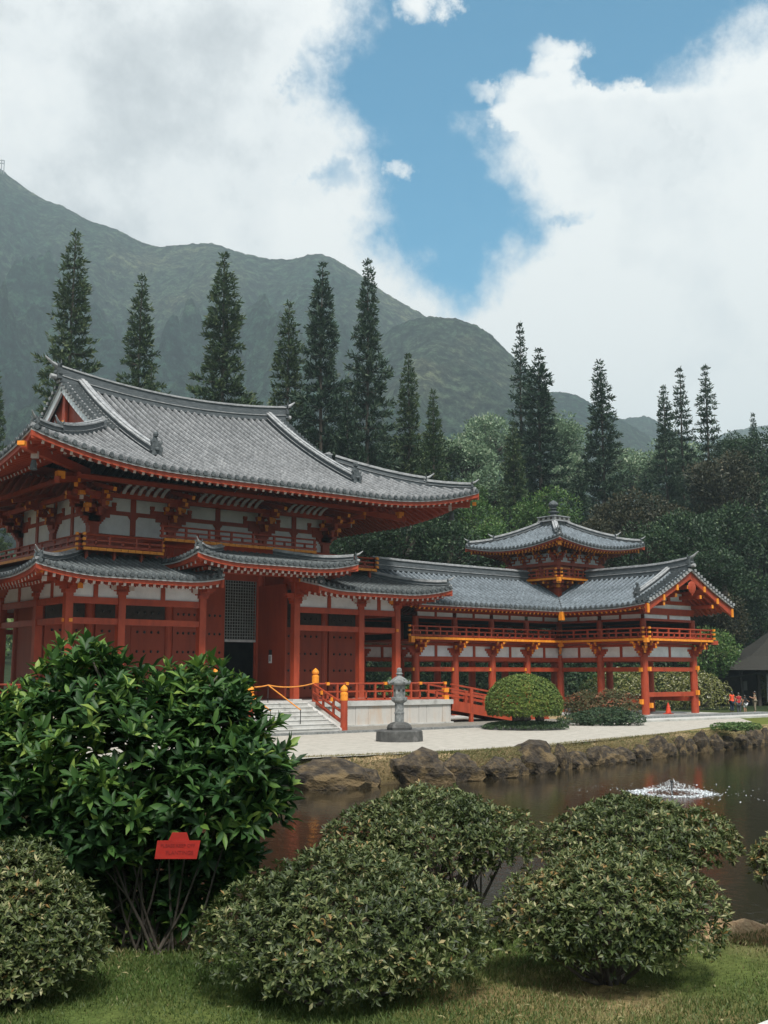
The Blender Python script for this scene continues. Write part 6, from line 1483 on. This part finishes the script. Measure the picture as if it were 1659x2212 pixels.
# ==================================================================== hut, people
def hut():
    c = at(1690, 1500, 112); c[2] = 0; T = root('thatched_hut', tuple(c), 'dark open-fronted tea house with a steep thatched roof at the right edge', 'hut'); sc = 112/2400.
    def W(dx, dy, z): return Vector(c+Rt*(dx*sc)+Fh*dy)+Vector((0, 0, z))
    ze = W(0, 0, 3+(1457-1448)*sc).z; zt = 3+(1457-1385)*sc+1.2
    mb = MB(); q = []
    prof = [(1.0, ze), (.78, ze+.45), (.50, ze+1.35), (.28, ze+2.6), (.12, ze+3.7), (.05, zt+.8)]
    for f, z in prof:
        for a, b in ((-1, -1), (1, -1), (1, 1), (-1, 1)): q.append(W(a*175*f, b*7*f, z))
    fs = [(k*4+i, k*4+(i+1) % 4, (k+1)*4+(i+1) % 4, (k+1)*4+i) for k in range(len(prof)-1) for i in range(4)]+[(3, 2, 1, 0), (20, 21, 22, 23)]
    mb.add(q, fs, 'thatch'); part(mb, 'roof', T)
    for dx in (-120, -85, -52, -20, 15, 60):
        mb = MB(); mb.beam(W(dx, -5, 0), W(dx, -5, ze+.1), .28, .28, 'wood_dark', up=tuple(Rt)); part(mb, 'post', T)
    mb = MB(); mb.beam(W(-130, -1, 1.6), W(150, -1, 1.6), .15, 3.2, 'wood_dark'); mb.beam(W(-150, 4, 1.6), W(150, 4, 1.6), .15, 3.2, 'wood_dark'); part(mb, 'wall', T)
    for dx in (-88, -45, -20):
        mb = MB(); mb.beam(W(dx-6, -1.15, 1.9), W(dx+6, -1.15, 1.9), .04, .9, 'cream'); part(mb, 'notice_board', T)
    mb = MB(); mb.beam(W(-70, -5.3, .4), W(-70, -5.3, 3.1), .3, .1, 'cream', up=tuple(Rt)); part(mb, 'pale_post', T)
    # side lean-to roof to the left
    mb = MB(); a = [W(-185, -6, ze-.9), W(-70, -6, ze-.1), W(-70, 3, ze+.4), W(-185, 3, ze-.5)]; mb.add(a+[p+Vector((0, 0, -.2)) for p in a], [(0, 1, 2, 3), (7, 6, 5, 4), (0, 4, 5, 1), (1, 5, 6, 2), (2, 6, 7, 3), (3, 7, 4, 0)], 'thatch'); part(mb, 'side_roof', T)
hut()
def person(px, pyfeet, hpx, label, shirt, pants, hairlong=False, face=(0, 1), pose='stand', shorts=False, dress=False, pack=None, z=0.):
    g = gz(px, pyfeet, z); dep = float(g@Fh); H = hpx*dep/2400.; T = root('person', tuple(g), label, 'person', None); s = H/1.7
    f = Vector((face[0]*Rt[0]+face[1]*Fh[0], face[0]*Rt[1]+face[1]*Fh[1], 0)).normalized(); r_ = Vector((f.y, -f.x, 0)); Z_ = Vector((0, 0, 1)); V = lambda a, b, c: (r_*a+f*b+Z_*c)*s
    J = {'pel': V(0, 0, .92), 'wst': V(0, .0, 1.08), 'chs': V(0, .01, 1.28), 'nck': V(0, 0, 1.44), 'hd0': V(0, .01, 1.52), 'hd1': V(0, .02, 1.62), 'hd2': V(0, .01, 1.69)}
    R_ = dict(pel=.15, wst=.125, chs=.145, nck=.055, hd0=.075, hd1=.095, hd2=.06); E = [('pel', 'wst'), ('wst', 'chs'), ('chs', 'nck'), ('nck', 'hd0'), ('hd0', 'hd1'), ('hd1', 'hd2')]
    for sd, k in ((-1, 'l'), (1, 'r')):
        st = .10*sd if pose != 'walk' else 0; fw = .16*sd if pose == 'walk' else 0.
        J['hip'+k] = V(.09*sd, 0, .86); J['kne'+k] = V(.10*sd, .03+fw*.7, .48); J['ank'+k] = V(.10*sd, fw-.01, .09); J['toe'+k] = V(.12*sd, fw+.14, .04)
        J['sho'+k] = V(.18*sd, 0, 1.38)
        if pose == 'raise': el = V(.26*sd, .15, 1.2); ha = V(.16*sd, .38, 1.28)
        elif pose == 'phone': el = V(.22*sd, .08, 1.12); ha = V(.10*sd, .30, 1.22)
        elif pose == 'point' and sd > 0: el = V(.36, .08, 1.2); ha = V(.62, .14, 1.12)
        else: el = V(.25*sd, -.02, 1.12); ha = V(.26*sd, .08, .86)
        J['elb'+k] = el; J['wri'+k] = ha; d = (ha-el).normalized(); J['han'+k] = ha+d*.09*s
        R_.update({'hip'+k: .10, 'kne'+k: .062, 'ank'+k: .04, 'toe'+k: .033, 'sho'+k: .065, 'elb'+k: .042, 'wri'+k: .028, 'han'+k: .036})
        E += [('pel', 'hip'+k), ('hip'+k, 'kne'+k), ('kne'+k, 'ank'+k), ('ank'+k, 'toe'+k), ('chs', 'sho'+k), ('sho'+k, 'elb'+k), ('elb'+k, 'wri'+k), ('wri'+k, 'han'+k)]
        up = Z_; sdv = d.cross(up).normalized()
        for q in range(5):
            nm = 'f%d%s' % (q, k); off = (q-2)*.016; ln = (.05, .075, .08, .072, .055)[q] if q else .05; J[nm] = J['han'+k]+(d*ln+sdv*off*1.3+(up*.02 if q == 0 else up*-.012))*s; R_[nm] = .009; E.append(('han'+k, nm))
    def skinned(name, ns, es, grow=1., mat='skin', rr=None):
        me = bpy.data.meshes.new(name); idx = {n: i for i, n in enumerate(ns)}; me.from_pydata([J[n] for n in ns], [(idx[a], idx[b]) for a, b in es], []); o = bpy.data.objects.new(name, me); COL.objects.link(o); o.parent = T
        m = o.modifiers.new('skin', 'SKIN'); m.use_smooth_shade = True
        sv = me.skin_vertices[0].data if me.skin_vertices else None
        if sv is None: return o
        for n in ns: w = (R_[n] if rr is None or n not in rr else rr[n])*grow*s; sv[idx[n]].radius = (w, w)
        sv[0].use_root = True; o.modifiers.new('sub', 'SUBSURF').levels = 1; o.modifiers['sub'].render_levels = 1; me.materials.append(MATS[mat]); return o
    def ensure(name, ns, es, **k):
        return skinned_ops(name, ns, es, **k)
    import bmesh
    def skinned_ops(name, ns, es, grow=1., mat='skin', rr=None):
        bm = bmesh.new(); lay = bm.verts.layers.skin.verify(); vs = []
        for i, n in enumerate(ns):
            v = bm.verts.new(J[n]); w = (R_[n] if rr is None or n not in rr else rr[n])*grow*s; v[lay].radius = (w, w); v[lay].use_root = (i == 0); vs.append(v)
        idx = {n: i for i, n in enumerate(ns)}
        for a, b in es: bm.edges.new((vs[idx[a]], vs[idx[b]]))
        me = bpy.data.meshes.new(name); bm.to_mesh(me); bm.free(); o = bpy.data.objects.new(name, me); COL.objects.link(o); o.parent = T; me.materials.append(MATS[mat]); m = o.modifiers.new('skin', 'SKIN'); m.use_smooth_shade = True; q = o.modifiers.new('sub', 'SUBSURF'); q.levels = 1; q.render_levels = 1; return o
    ns = ['pel']+[n for n in J if n != 'pel']; skinned_ops('body', ns, E)
    J['shel'] = J['shol']*.45+J['elbl']*.55; J['sher'] = J['shor']*.45+J['elbr']*.55; J['hemp'] = J['pel']-Z_*.06*s; R_.update(shel=.052, sher=.052, hemp=.16)
    skinned_ops('shirt', ['wst', 'chs', 'pel', 'hemp', 'shol', 'shor', 'shel', 'sher'], [('wst', 'chs'), ('wst', 'pel'), ('pel', 'hemp'), ('chs', 'shol'), ('chs', 'shor'), ('shol', 'shel'), ('shor', 'sher')], 1.32, shirt)
    if dress:
        mb = MB(); mb.lathe((0, 0, .5*s), [(.20*s, 0), (.22*s, .02*s), (.17*s, .4*s), (.15*s, .55*s)], 12, pants); part_local(mb, 'skirt', T)
    else:
        E2 = [('pel', 'hipl'), ('pel', 'hipr'), ('hipl', 'knel'), ('hipr', 'kner')]; n2 = ['pel', 'hipl', 'hipr', 'knel', 'kner']
        if not shorts: E2 += [('knel', 'ankl'), ('kner', 'ankr')]; n2 += ['ankl', 'ankr']
        skinned_ops('trousers', n2, E2, 1.25, pants, dict(knel=.075, kner=.075, ankl=.05, ankr=.05))
    mb = MB(); h = J['hd1']
    mb.lathe(h+V(0, -.02, -.06), [(.075*s, 0), (.105*s, .05*s), (.104*s, .10*s), (.07*s, .155*s), (.01*s, .17*s)], 12, 'hair')
    if hairlong: mb.tube([h+V(0, -.07, .02), h+V(0, -.10, -.12), h+V(0, -.09, -.26)], [.07*s, .075*s, .03*s], 8, 'hair')
    part_local(mb, 'hair', T)
    mb = MB(); 
    for a in (-.035, .035): mb.lathe(h+V(a, .093, -.0), [(.001, -.01*s), (.012*s, 0), (.001, .01*s)], 6, 'dark')
    mb.beam(h+V(0, .085, .0), h+V(0, .115, -.03), .018*s, .02*s, 'skin'); mb.beam(h+V(-.025, .088, -.055), h+V(.025, .088, -.055), .006*s, .01*s, 'cloth_crimson'); part_local(mb, 'face', T)
    if pack:
        mb = MB(); b = J['chs']-f*.2*s
        mb.lathe(b-Z_*.24*s, [(.10*s, 0), (.16*s, .05*s), (.165*s, .3*s), (.12*s, .42*s), (.03*s, .45*s)], 10, pack)
        o = mb.build('backpack', None); o.location = g; tag(o, 'red backpack on the back of the standing visitor', 'backpack')
    return T
def part_local(mb, name, parent):
    o = mb.build(name, None, False, (0, 0, 0)); o.parent = parent; return o
person(1597, 1543, 45, 'person in crimson top and grey trousers seen from behind, left of white shorts', 'cloth_crimson', 'cloth_grey', pose='stand', face=(.2, 1))
person(1582, 1539, 44, 'person in an orange top with navy trousers beside the white-flowered shrub', 'cloth_orange', 'cloth_navy', pose='stand', face=(-.4, 1), hairlong=True)
person(1610, 1540, 37, 'person in black top and white shorts beside the crimson-topped person', 'cloth_black', 'cloth_white', pose='point', shorts=True, face=(-.5, 1))
person(1632, 1539, 44, 'person in khaki top and trousers standing with raised hands before the hut', 'cloth_khaki', 'cloth_khaki', pose='phone', face=(-1, .3), hairlong=True)

# ==================================================================== MOUNTAINS
def mountain(name, ridge, R0, R1, seed, gully=.06, bare=0., zbase=0., taper=True, n=420, m=130):
    xs = np.array([p[0] for p in ridge], float); ys = np.array([p[1] for p in ridge], float); X = np.linspace(xs[0], xs[-1], n); Yr = np.interp(X, xs, ys)
    # round the polyline a little
    Yr = np.convolve(np.pad(Yr, 3, 'edge'), np.ones(7)/7, 'valid')
    V = []; Bv = []; mm = m+14
    for j in range(mm):
        t = j/(m-1)
        for i in range(n):
            px = X[i]; top = at(px, Yr[i], R1); zr = top[2]+R1*.0011*mnoise.fractal(Vector((px*.09, seed, 0)), .8, 2., 5)
            dep = R0+(R1-R0)*min(t, 2.); q = CAM+(top-CAM)*(dep/R1)
            if t <= 1:
                g1 = mnoise.ridged_multi_fractal(Vector((q[0]*.0036, q[1]*.0036, seed)), .95, 2.1, 6, 1., 2.)-1.2; lt = float(np.dot(q, Rt)); g1 = .55*g1+.50*(mnoise.ridged_multi_fractal(Vector((lt*.0085+.6*math.sin(dep*.004), dep*.0022, seed)), .9, 2.1, 5, 1., 2.)-1.2); nn = mnoise.fractal(Vector((q[0]*.016, q[1]*.016, seed)), .9, 2., 5)*.5
                h = zbase+(zr-zbase)*(t**1.25*.80+.20*t**3); amp = (zr-zbase)*gully*math.sin(PI*min(1, t)); h += amp*(g1*1.3+nn*.8)
                h = min(h, 3+(zr-3)*dep/R1)
            else: h = zr-(t-1)*(zr-zbase)*5.5; 
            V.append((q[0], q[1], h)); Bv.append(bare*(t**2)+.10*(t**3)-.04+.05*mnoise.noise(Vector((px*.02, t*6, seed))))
    F = [(j*n+i, j*n+i+1, (j+1)*n+i+1, (j+1)*n+i) for j in range(mm-1) for i in range(n-1)]
    me = bpy.data.meshes.new(name); me.from_pydata(V, [], F); me.materials.append(MATS['mountain']); a = me.attributes.new('bare', 'FLOAT', 'POINT'); a.data.foreach_set('value', Bv); me.polygons.foreach_set('use_smooth', [True]*len(F)); o = bpy.data.objects.new(name, me); COL.objects.link(o); tag(o, kind='structure'); return o
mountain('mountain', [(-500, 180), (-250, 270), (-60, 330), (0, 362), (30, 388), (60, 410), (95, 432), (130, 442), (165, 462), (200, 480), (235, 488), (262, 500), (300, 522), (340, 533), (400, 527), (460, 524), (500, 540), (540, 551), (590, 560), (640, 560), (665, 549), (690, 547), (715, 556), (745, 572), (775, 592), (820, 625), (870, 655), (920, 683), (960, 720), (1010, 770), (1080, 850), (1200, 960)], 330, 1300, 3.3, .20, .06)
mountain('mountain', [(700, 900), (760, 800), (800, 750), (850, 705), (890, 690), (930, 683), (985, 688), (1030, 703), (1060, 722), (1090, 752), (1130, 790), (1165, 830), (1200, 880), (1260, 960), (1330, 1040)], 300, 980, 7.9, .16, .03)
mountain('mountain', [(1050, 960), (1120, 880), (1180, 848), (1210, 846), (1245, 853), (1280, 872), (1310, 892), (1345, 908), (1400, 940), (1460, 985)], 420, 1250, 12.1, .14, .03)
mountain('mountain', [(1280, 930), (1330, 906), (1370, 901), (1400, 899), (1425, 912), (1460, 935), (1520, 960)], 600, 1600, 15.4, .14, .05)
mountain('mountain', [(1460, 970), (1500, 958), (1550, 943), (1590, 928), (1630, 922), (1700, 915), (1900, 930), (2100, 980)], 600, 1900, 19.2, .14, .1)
def mast():
    p = at(3, 362, 1290); T = root('relay_frame', tuple(p), 'tiny open steel frame on the mountain crest at the left edge', 'frame'); k = 1290/2400.; mb = MB(); u = Vector(Rt); Z_ = Vector((0, 0, 1)); c = Vector(p)
    for dx in (-10, 0, 6): mb.beam(c+u*dx*k-Z_*8, c+u*dx*k+Z_*(19 if dx < 6 else 17)*k, .9, .9, 'metal_grey', up=tuple(Rt))
    for z in (10, 17): mb.beam(c+u*-10*k+Z_*(z+1)*k, c+u*6.4*k+Z_*z*k, .8, .9, 'metal_grey')
    part(mb, 'frame', T)
mast()

# ==================================================================== SKY, LIGHT, AIR
def world():
    w = bpy.data.worlds.new('World'); S.world = w; w.use_nodes = True; nt = w.node_tree
    for n in list(nt.nodes): nt.nodes.remove(n)
    out = N(nt, 'ShaderNodeOutputWorld'); bg = N(nt, 'ShaderNodeBackground'); nt.links.new(bg.outputs[0], out.inputs[0]); bg.inputs[1].default_value = .10
    sky = N(nt, 'ShaderNodeTexSky'); sky.sky_type = 'NISHITA'; sky.sun_disc = False; sky.sun_elevation = SUN_EL; sky.sun_rotation = SUN_ROT; sky.altitude = 0; sky.air_density = 1.; sky.dust_density = .6; sky.ozone_density = 2.
    tc = N(nt, 'ShaderNodeTexCoord')
    def dot(v):
        n = N(nt, 'ShaderNodeVectorMath', operation='DOT_PRODUCT'); nt.links.new(tc.outputs['Generated'], n.inputs[0]); n.inputs[1].default_value = tuple(v); return n.outputs['Value']
    def M(op, a, b=None, c=None, clamp=False):
        n = N(nt, 'ShaderNodeMath', operation=op); n.use_clamp = clamp
        for i, v in enumerate((a, b, c)):
            if v is None: continue
            if isinstance(v, (int, float)): n.inputs[i].default_value = v
            else: nt.links.new(v, n.inputs[i])
        return n.outputs[0]
    f = M('MAXIMUM', dot(Fw), .12); u = M('DIVIDE', dot(Rt), f); v = M('DIVIDE', dot(Up), f)     # gnomonic chart of the sky about one fixed axis
    X = M('MULTIPLY_ADD', u, 2400/1659., .5); Yv = M('MULTIPLY_ADD', v, -2400/1659., .6667)        # chart units
    # noises on the dome
    def nz(scale, detail, rough, off=0.):
        mp = N(nt, 'ShaderNodeMapping'); mp.inputs['Location'].default_value = (off, off*.3, 0); nt.links.new(tc.outputs['Generated'], mp.inputs[0]); n = N(nt, 'ShaderNodeTexNoise'); n.inputs['Scale'].default_value = scale; n.inputs['Detail'].default_value = detail; n.inputs['Roughness'].default_value = rough; nt.links.new(mp.outputs[0], n.inputs[0]); return n.outputs[0]
    n1 = nz(6.5, 12, .60); n2 = nz(15., 12, .66, 3.1); n3 = nz(3.2, 6, .5, 7.7); n4 = nz(13., 12, .64, 9.3); X0_, Y0_ = X, Yv
    Xp = M('ADD', X, M('MULTIPLY_ADD', n2, .16, -.08)); Yp = M('ADD', Yv, M('MULTIPLY_ADD', n4, .16, -.08))
    wob = M('ADD', M('MULTIPLY_ADD', n1, .20, -.10), M('MULTIPLY_ADD', n2, .26, -.13))
    # left and right shores of the blue opening, by height
    rows = [(-40, 760, 1900), (0, 752, 1720), (60, 735, 1620), (110, 715, 1575), (160, 685, 1530), (200, 665, 1470), (240, 700, 1120), (300, 742, 1085), (350, 750, 1115), (400, 770, 1170), (450, 775, 1220), (490, 775, 1225), (520, 780, 1200), (560, 830, 1170), (600, 890, 1120), (640, 960, 1080), (700, 1040, 980)]
    y0, y1 = -40/1659., 700/1659.
    r = ramp(nt, [((y/1659.-y0)/(y1-y0), (a/1659., b/1659., 0)) for y, a, b in rows]); t = N(nt, 'ShaderNodeMapRange'); t.inputs[1].default_value = y0; t.inputs[2].default_value = y1; nt.links.new(Yv, t.inputs[0]); nt.links.new(t.outputs[0], r.inputs[0]); sp = N(nt, 'ShaderNodeSeparateColor'); nt.links.new(r.outputs[0], sp.inputs[0])
    Xw = X
    dl = M('SUBTRACT', Xw, sp.outputs[0]); dr = M('SUBTRACT', sp.outputs[1], Xw)
    hole = M('MINIMUM', dl, dr)
    # wisp reaching into the blue from the right, small puffs
    def puff(x, y, rx, ry, amp):
        a = M('DIVIDE', M('SUBTRACT', Xp, x/1659.), rx/1659.); b = M('DIVIDE', M('SUBTRACT', Yp, y/1659.), ry/1659.); d = M('ADD', M('MULTIPLY', a, a), M('MULTIPLY', b, b)); return M('MULTIPLY', M('SUBTRACT', 1., d, clamp=True), -amp)
    hole = M('MAXIMUM', M('MINIMUM', hole, .125), -.12)
    tot = hole
    for p in ((1225, 95, 110, 60, .13), (1170, 205, 140, 100, .19), (1290, 270, 170, 80, .20), (1400, 330, 150, 100, .22), (940, -10, 90, 65, .15), (865, 392, 42, 32, .085), (1025, 195, 45, 35, .09), (1330, 200, 80, 45, .12)): tot = M('ADD', tot, puff(*p))
    for x, y, rx, ry, a in ((700, 395, 60, 45, .055), (1275, 455, 90, 32, .05), (640, 170, 45, 70, .045)):
        tot = M('SUBTRACT', tot, puff(x, y, rx, ry, a))
    e = M('ADD', tot, wob)
    blue = N(nt, 'ShaderNodeMapRange'); blue.interpolation_type = 'SMOOTHSTEP'; blue.inputs[1].default_value = -.035; blue.inputs[2].default_value = .07; nt.links.new(e, blue.inputs[0])
    # cloud tone
    sh = M('ADD', M('MULTIPLY', n3, .55), M('MULTIPLY', n1, .65)); sh = M('ADD', M('MULTIPLY_ADD', sh, 1.35, -.21), M('MULTIPLY_ADD', n2, .30, -.15)); edge = N(nt, 'ShaderNodeMapRange'); edge.inputs[1].default_value = -.22; edge.inputs[2].default_value = -.02; nt.links.new(e, edge.inputs[0])
    rb = N(nt, 'ShaderNodeMapRange'); rb.inputs[1].default_value = .35; rb.inputs[2].default_value = .75; rb.inputs[3].default_value = 0.; rb.inputs[4].default_value = .16; nt.links.new(X, rb.inputs[0])
    sh = M('ADD', M('ADD', sh, M('MULTIPLY', edge.outputs[0], .16)), rb.outputs[0])
    cr = ramp(nt, [(.38, (3.9, 4.15, 4.35)), (.50, (4.9, 5.15, 5.3)), (.62, (6.2, 6.4, 6.45)), (.78, (7.0, 7.1, 7.0))]); nt.links.new(sh, cr.inputs[0])
    tint = N(nt, 'ShaderNodeMix', data_type='RGBA', blend_type='MULTIPLY'); tint.inputs[0].default_value = 1.; nt.links.new(sky.outputs[0], tint.inputs[6]); tint.inputs[7].default_value = SKYT
    bk = N(nt, 'ShaderNodeMapRange'); bk.inputs[1].default_value = -.1; bk.inputs[2].default_value = .65; bk.inputs[3].default_value = .12; bk.inputs[4].default_value = 1.; nt.links.new(M('MAXIMUM', dot(Fh), M('MULTIPLY', dot((0, 0, 1)), .8)), bk.inputs[0])
    dk = N(nt, 'ShaderNodeMix', data_type='RGBA', blend_type='MULTIPLY'); dk.inputs[0].default_value = 1.; nt.links.new(cr.outputs[0], dk.inputs[6]); nt.links.new(bk.outputs[0], dk.inputs[7])
    mx = N(nt, 'ShaderNodeMix', data_type='RGBA'); nt.links.new(blue.outputs[0], mx.inputs[0]); nt.links.new(dk.outputs[2], mx.inputs[6]); nt.links.new(tint.outputs[2], mx.inputs[7]); nt.links.new(mx.outputs[2], bg.inputs[0])
sdir = Vector((-.30, -.55, .92)).normalized(); SUN_EL = math.asin(sdir.z); SUN_ROT = math.atan2(sdir.x, sdir.y); SKYT = (.10, .98, 1.10, 1)
world()
sl = bpy.data.lights.new('sun', 'SUN'); sl.energy = 3.8; sl.angle = math.radians(10); sl.color = (1., .95, .88); so = bpy.data.objects.new('sun', sl); COL.objects.link(so); so.rotation_euler = sdir.to_track_quat('Z', 'Y').to_euler()
def haze():
    m, nt, b, out = newmat('haze'); nt.nodes.remove(b); v = N(nt, 'ShaderNodeVolumePrincipled'); v.inputs['Color'].default_value = (.70, .90, 1., 1); v.inputs['Density'].default_value = .00034; v.inputs['Anisotropy'].default_value = .2; nt.links.new(v.outputs[0], out.inputs['Volume'])
    mb = MB(); mb.box(-2450, 2450, -2450, 2450, -3.2, 640, 'haze'); o = mb.build('haze'); tag(o, kind='stuff')
haze()

cam = bpy.data.cameras.new('camera'); co = bpy.data.objects.new('camera', cam); COL.objects.link(co); S.camera = co
cam.sensor_fit = 'VERTICAL'; cam.sensor_height = 36.; cam.lens = 36.*2400/2212; cam.clip_start = .1; cam.clip_end = 30000
R3 = Matrix(((Rt[0], Up[0], -Fw[0]), (Rt[1], Up[1], -Fw[1]), (Rt[2], Up[2], -Fw[2]))); co.matrix_world = Matrix.Translation(Vector(CAM))@R3.to_4x4()
S.render.resolution_x = 768; S.render.resolution_y = 1024
S.view_settings.view_transform = 'Standard'; S.view_settings.look = 'None'; S.view_settings.exposure = .62; S.view_settings.gamma = 1.
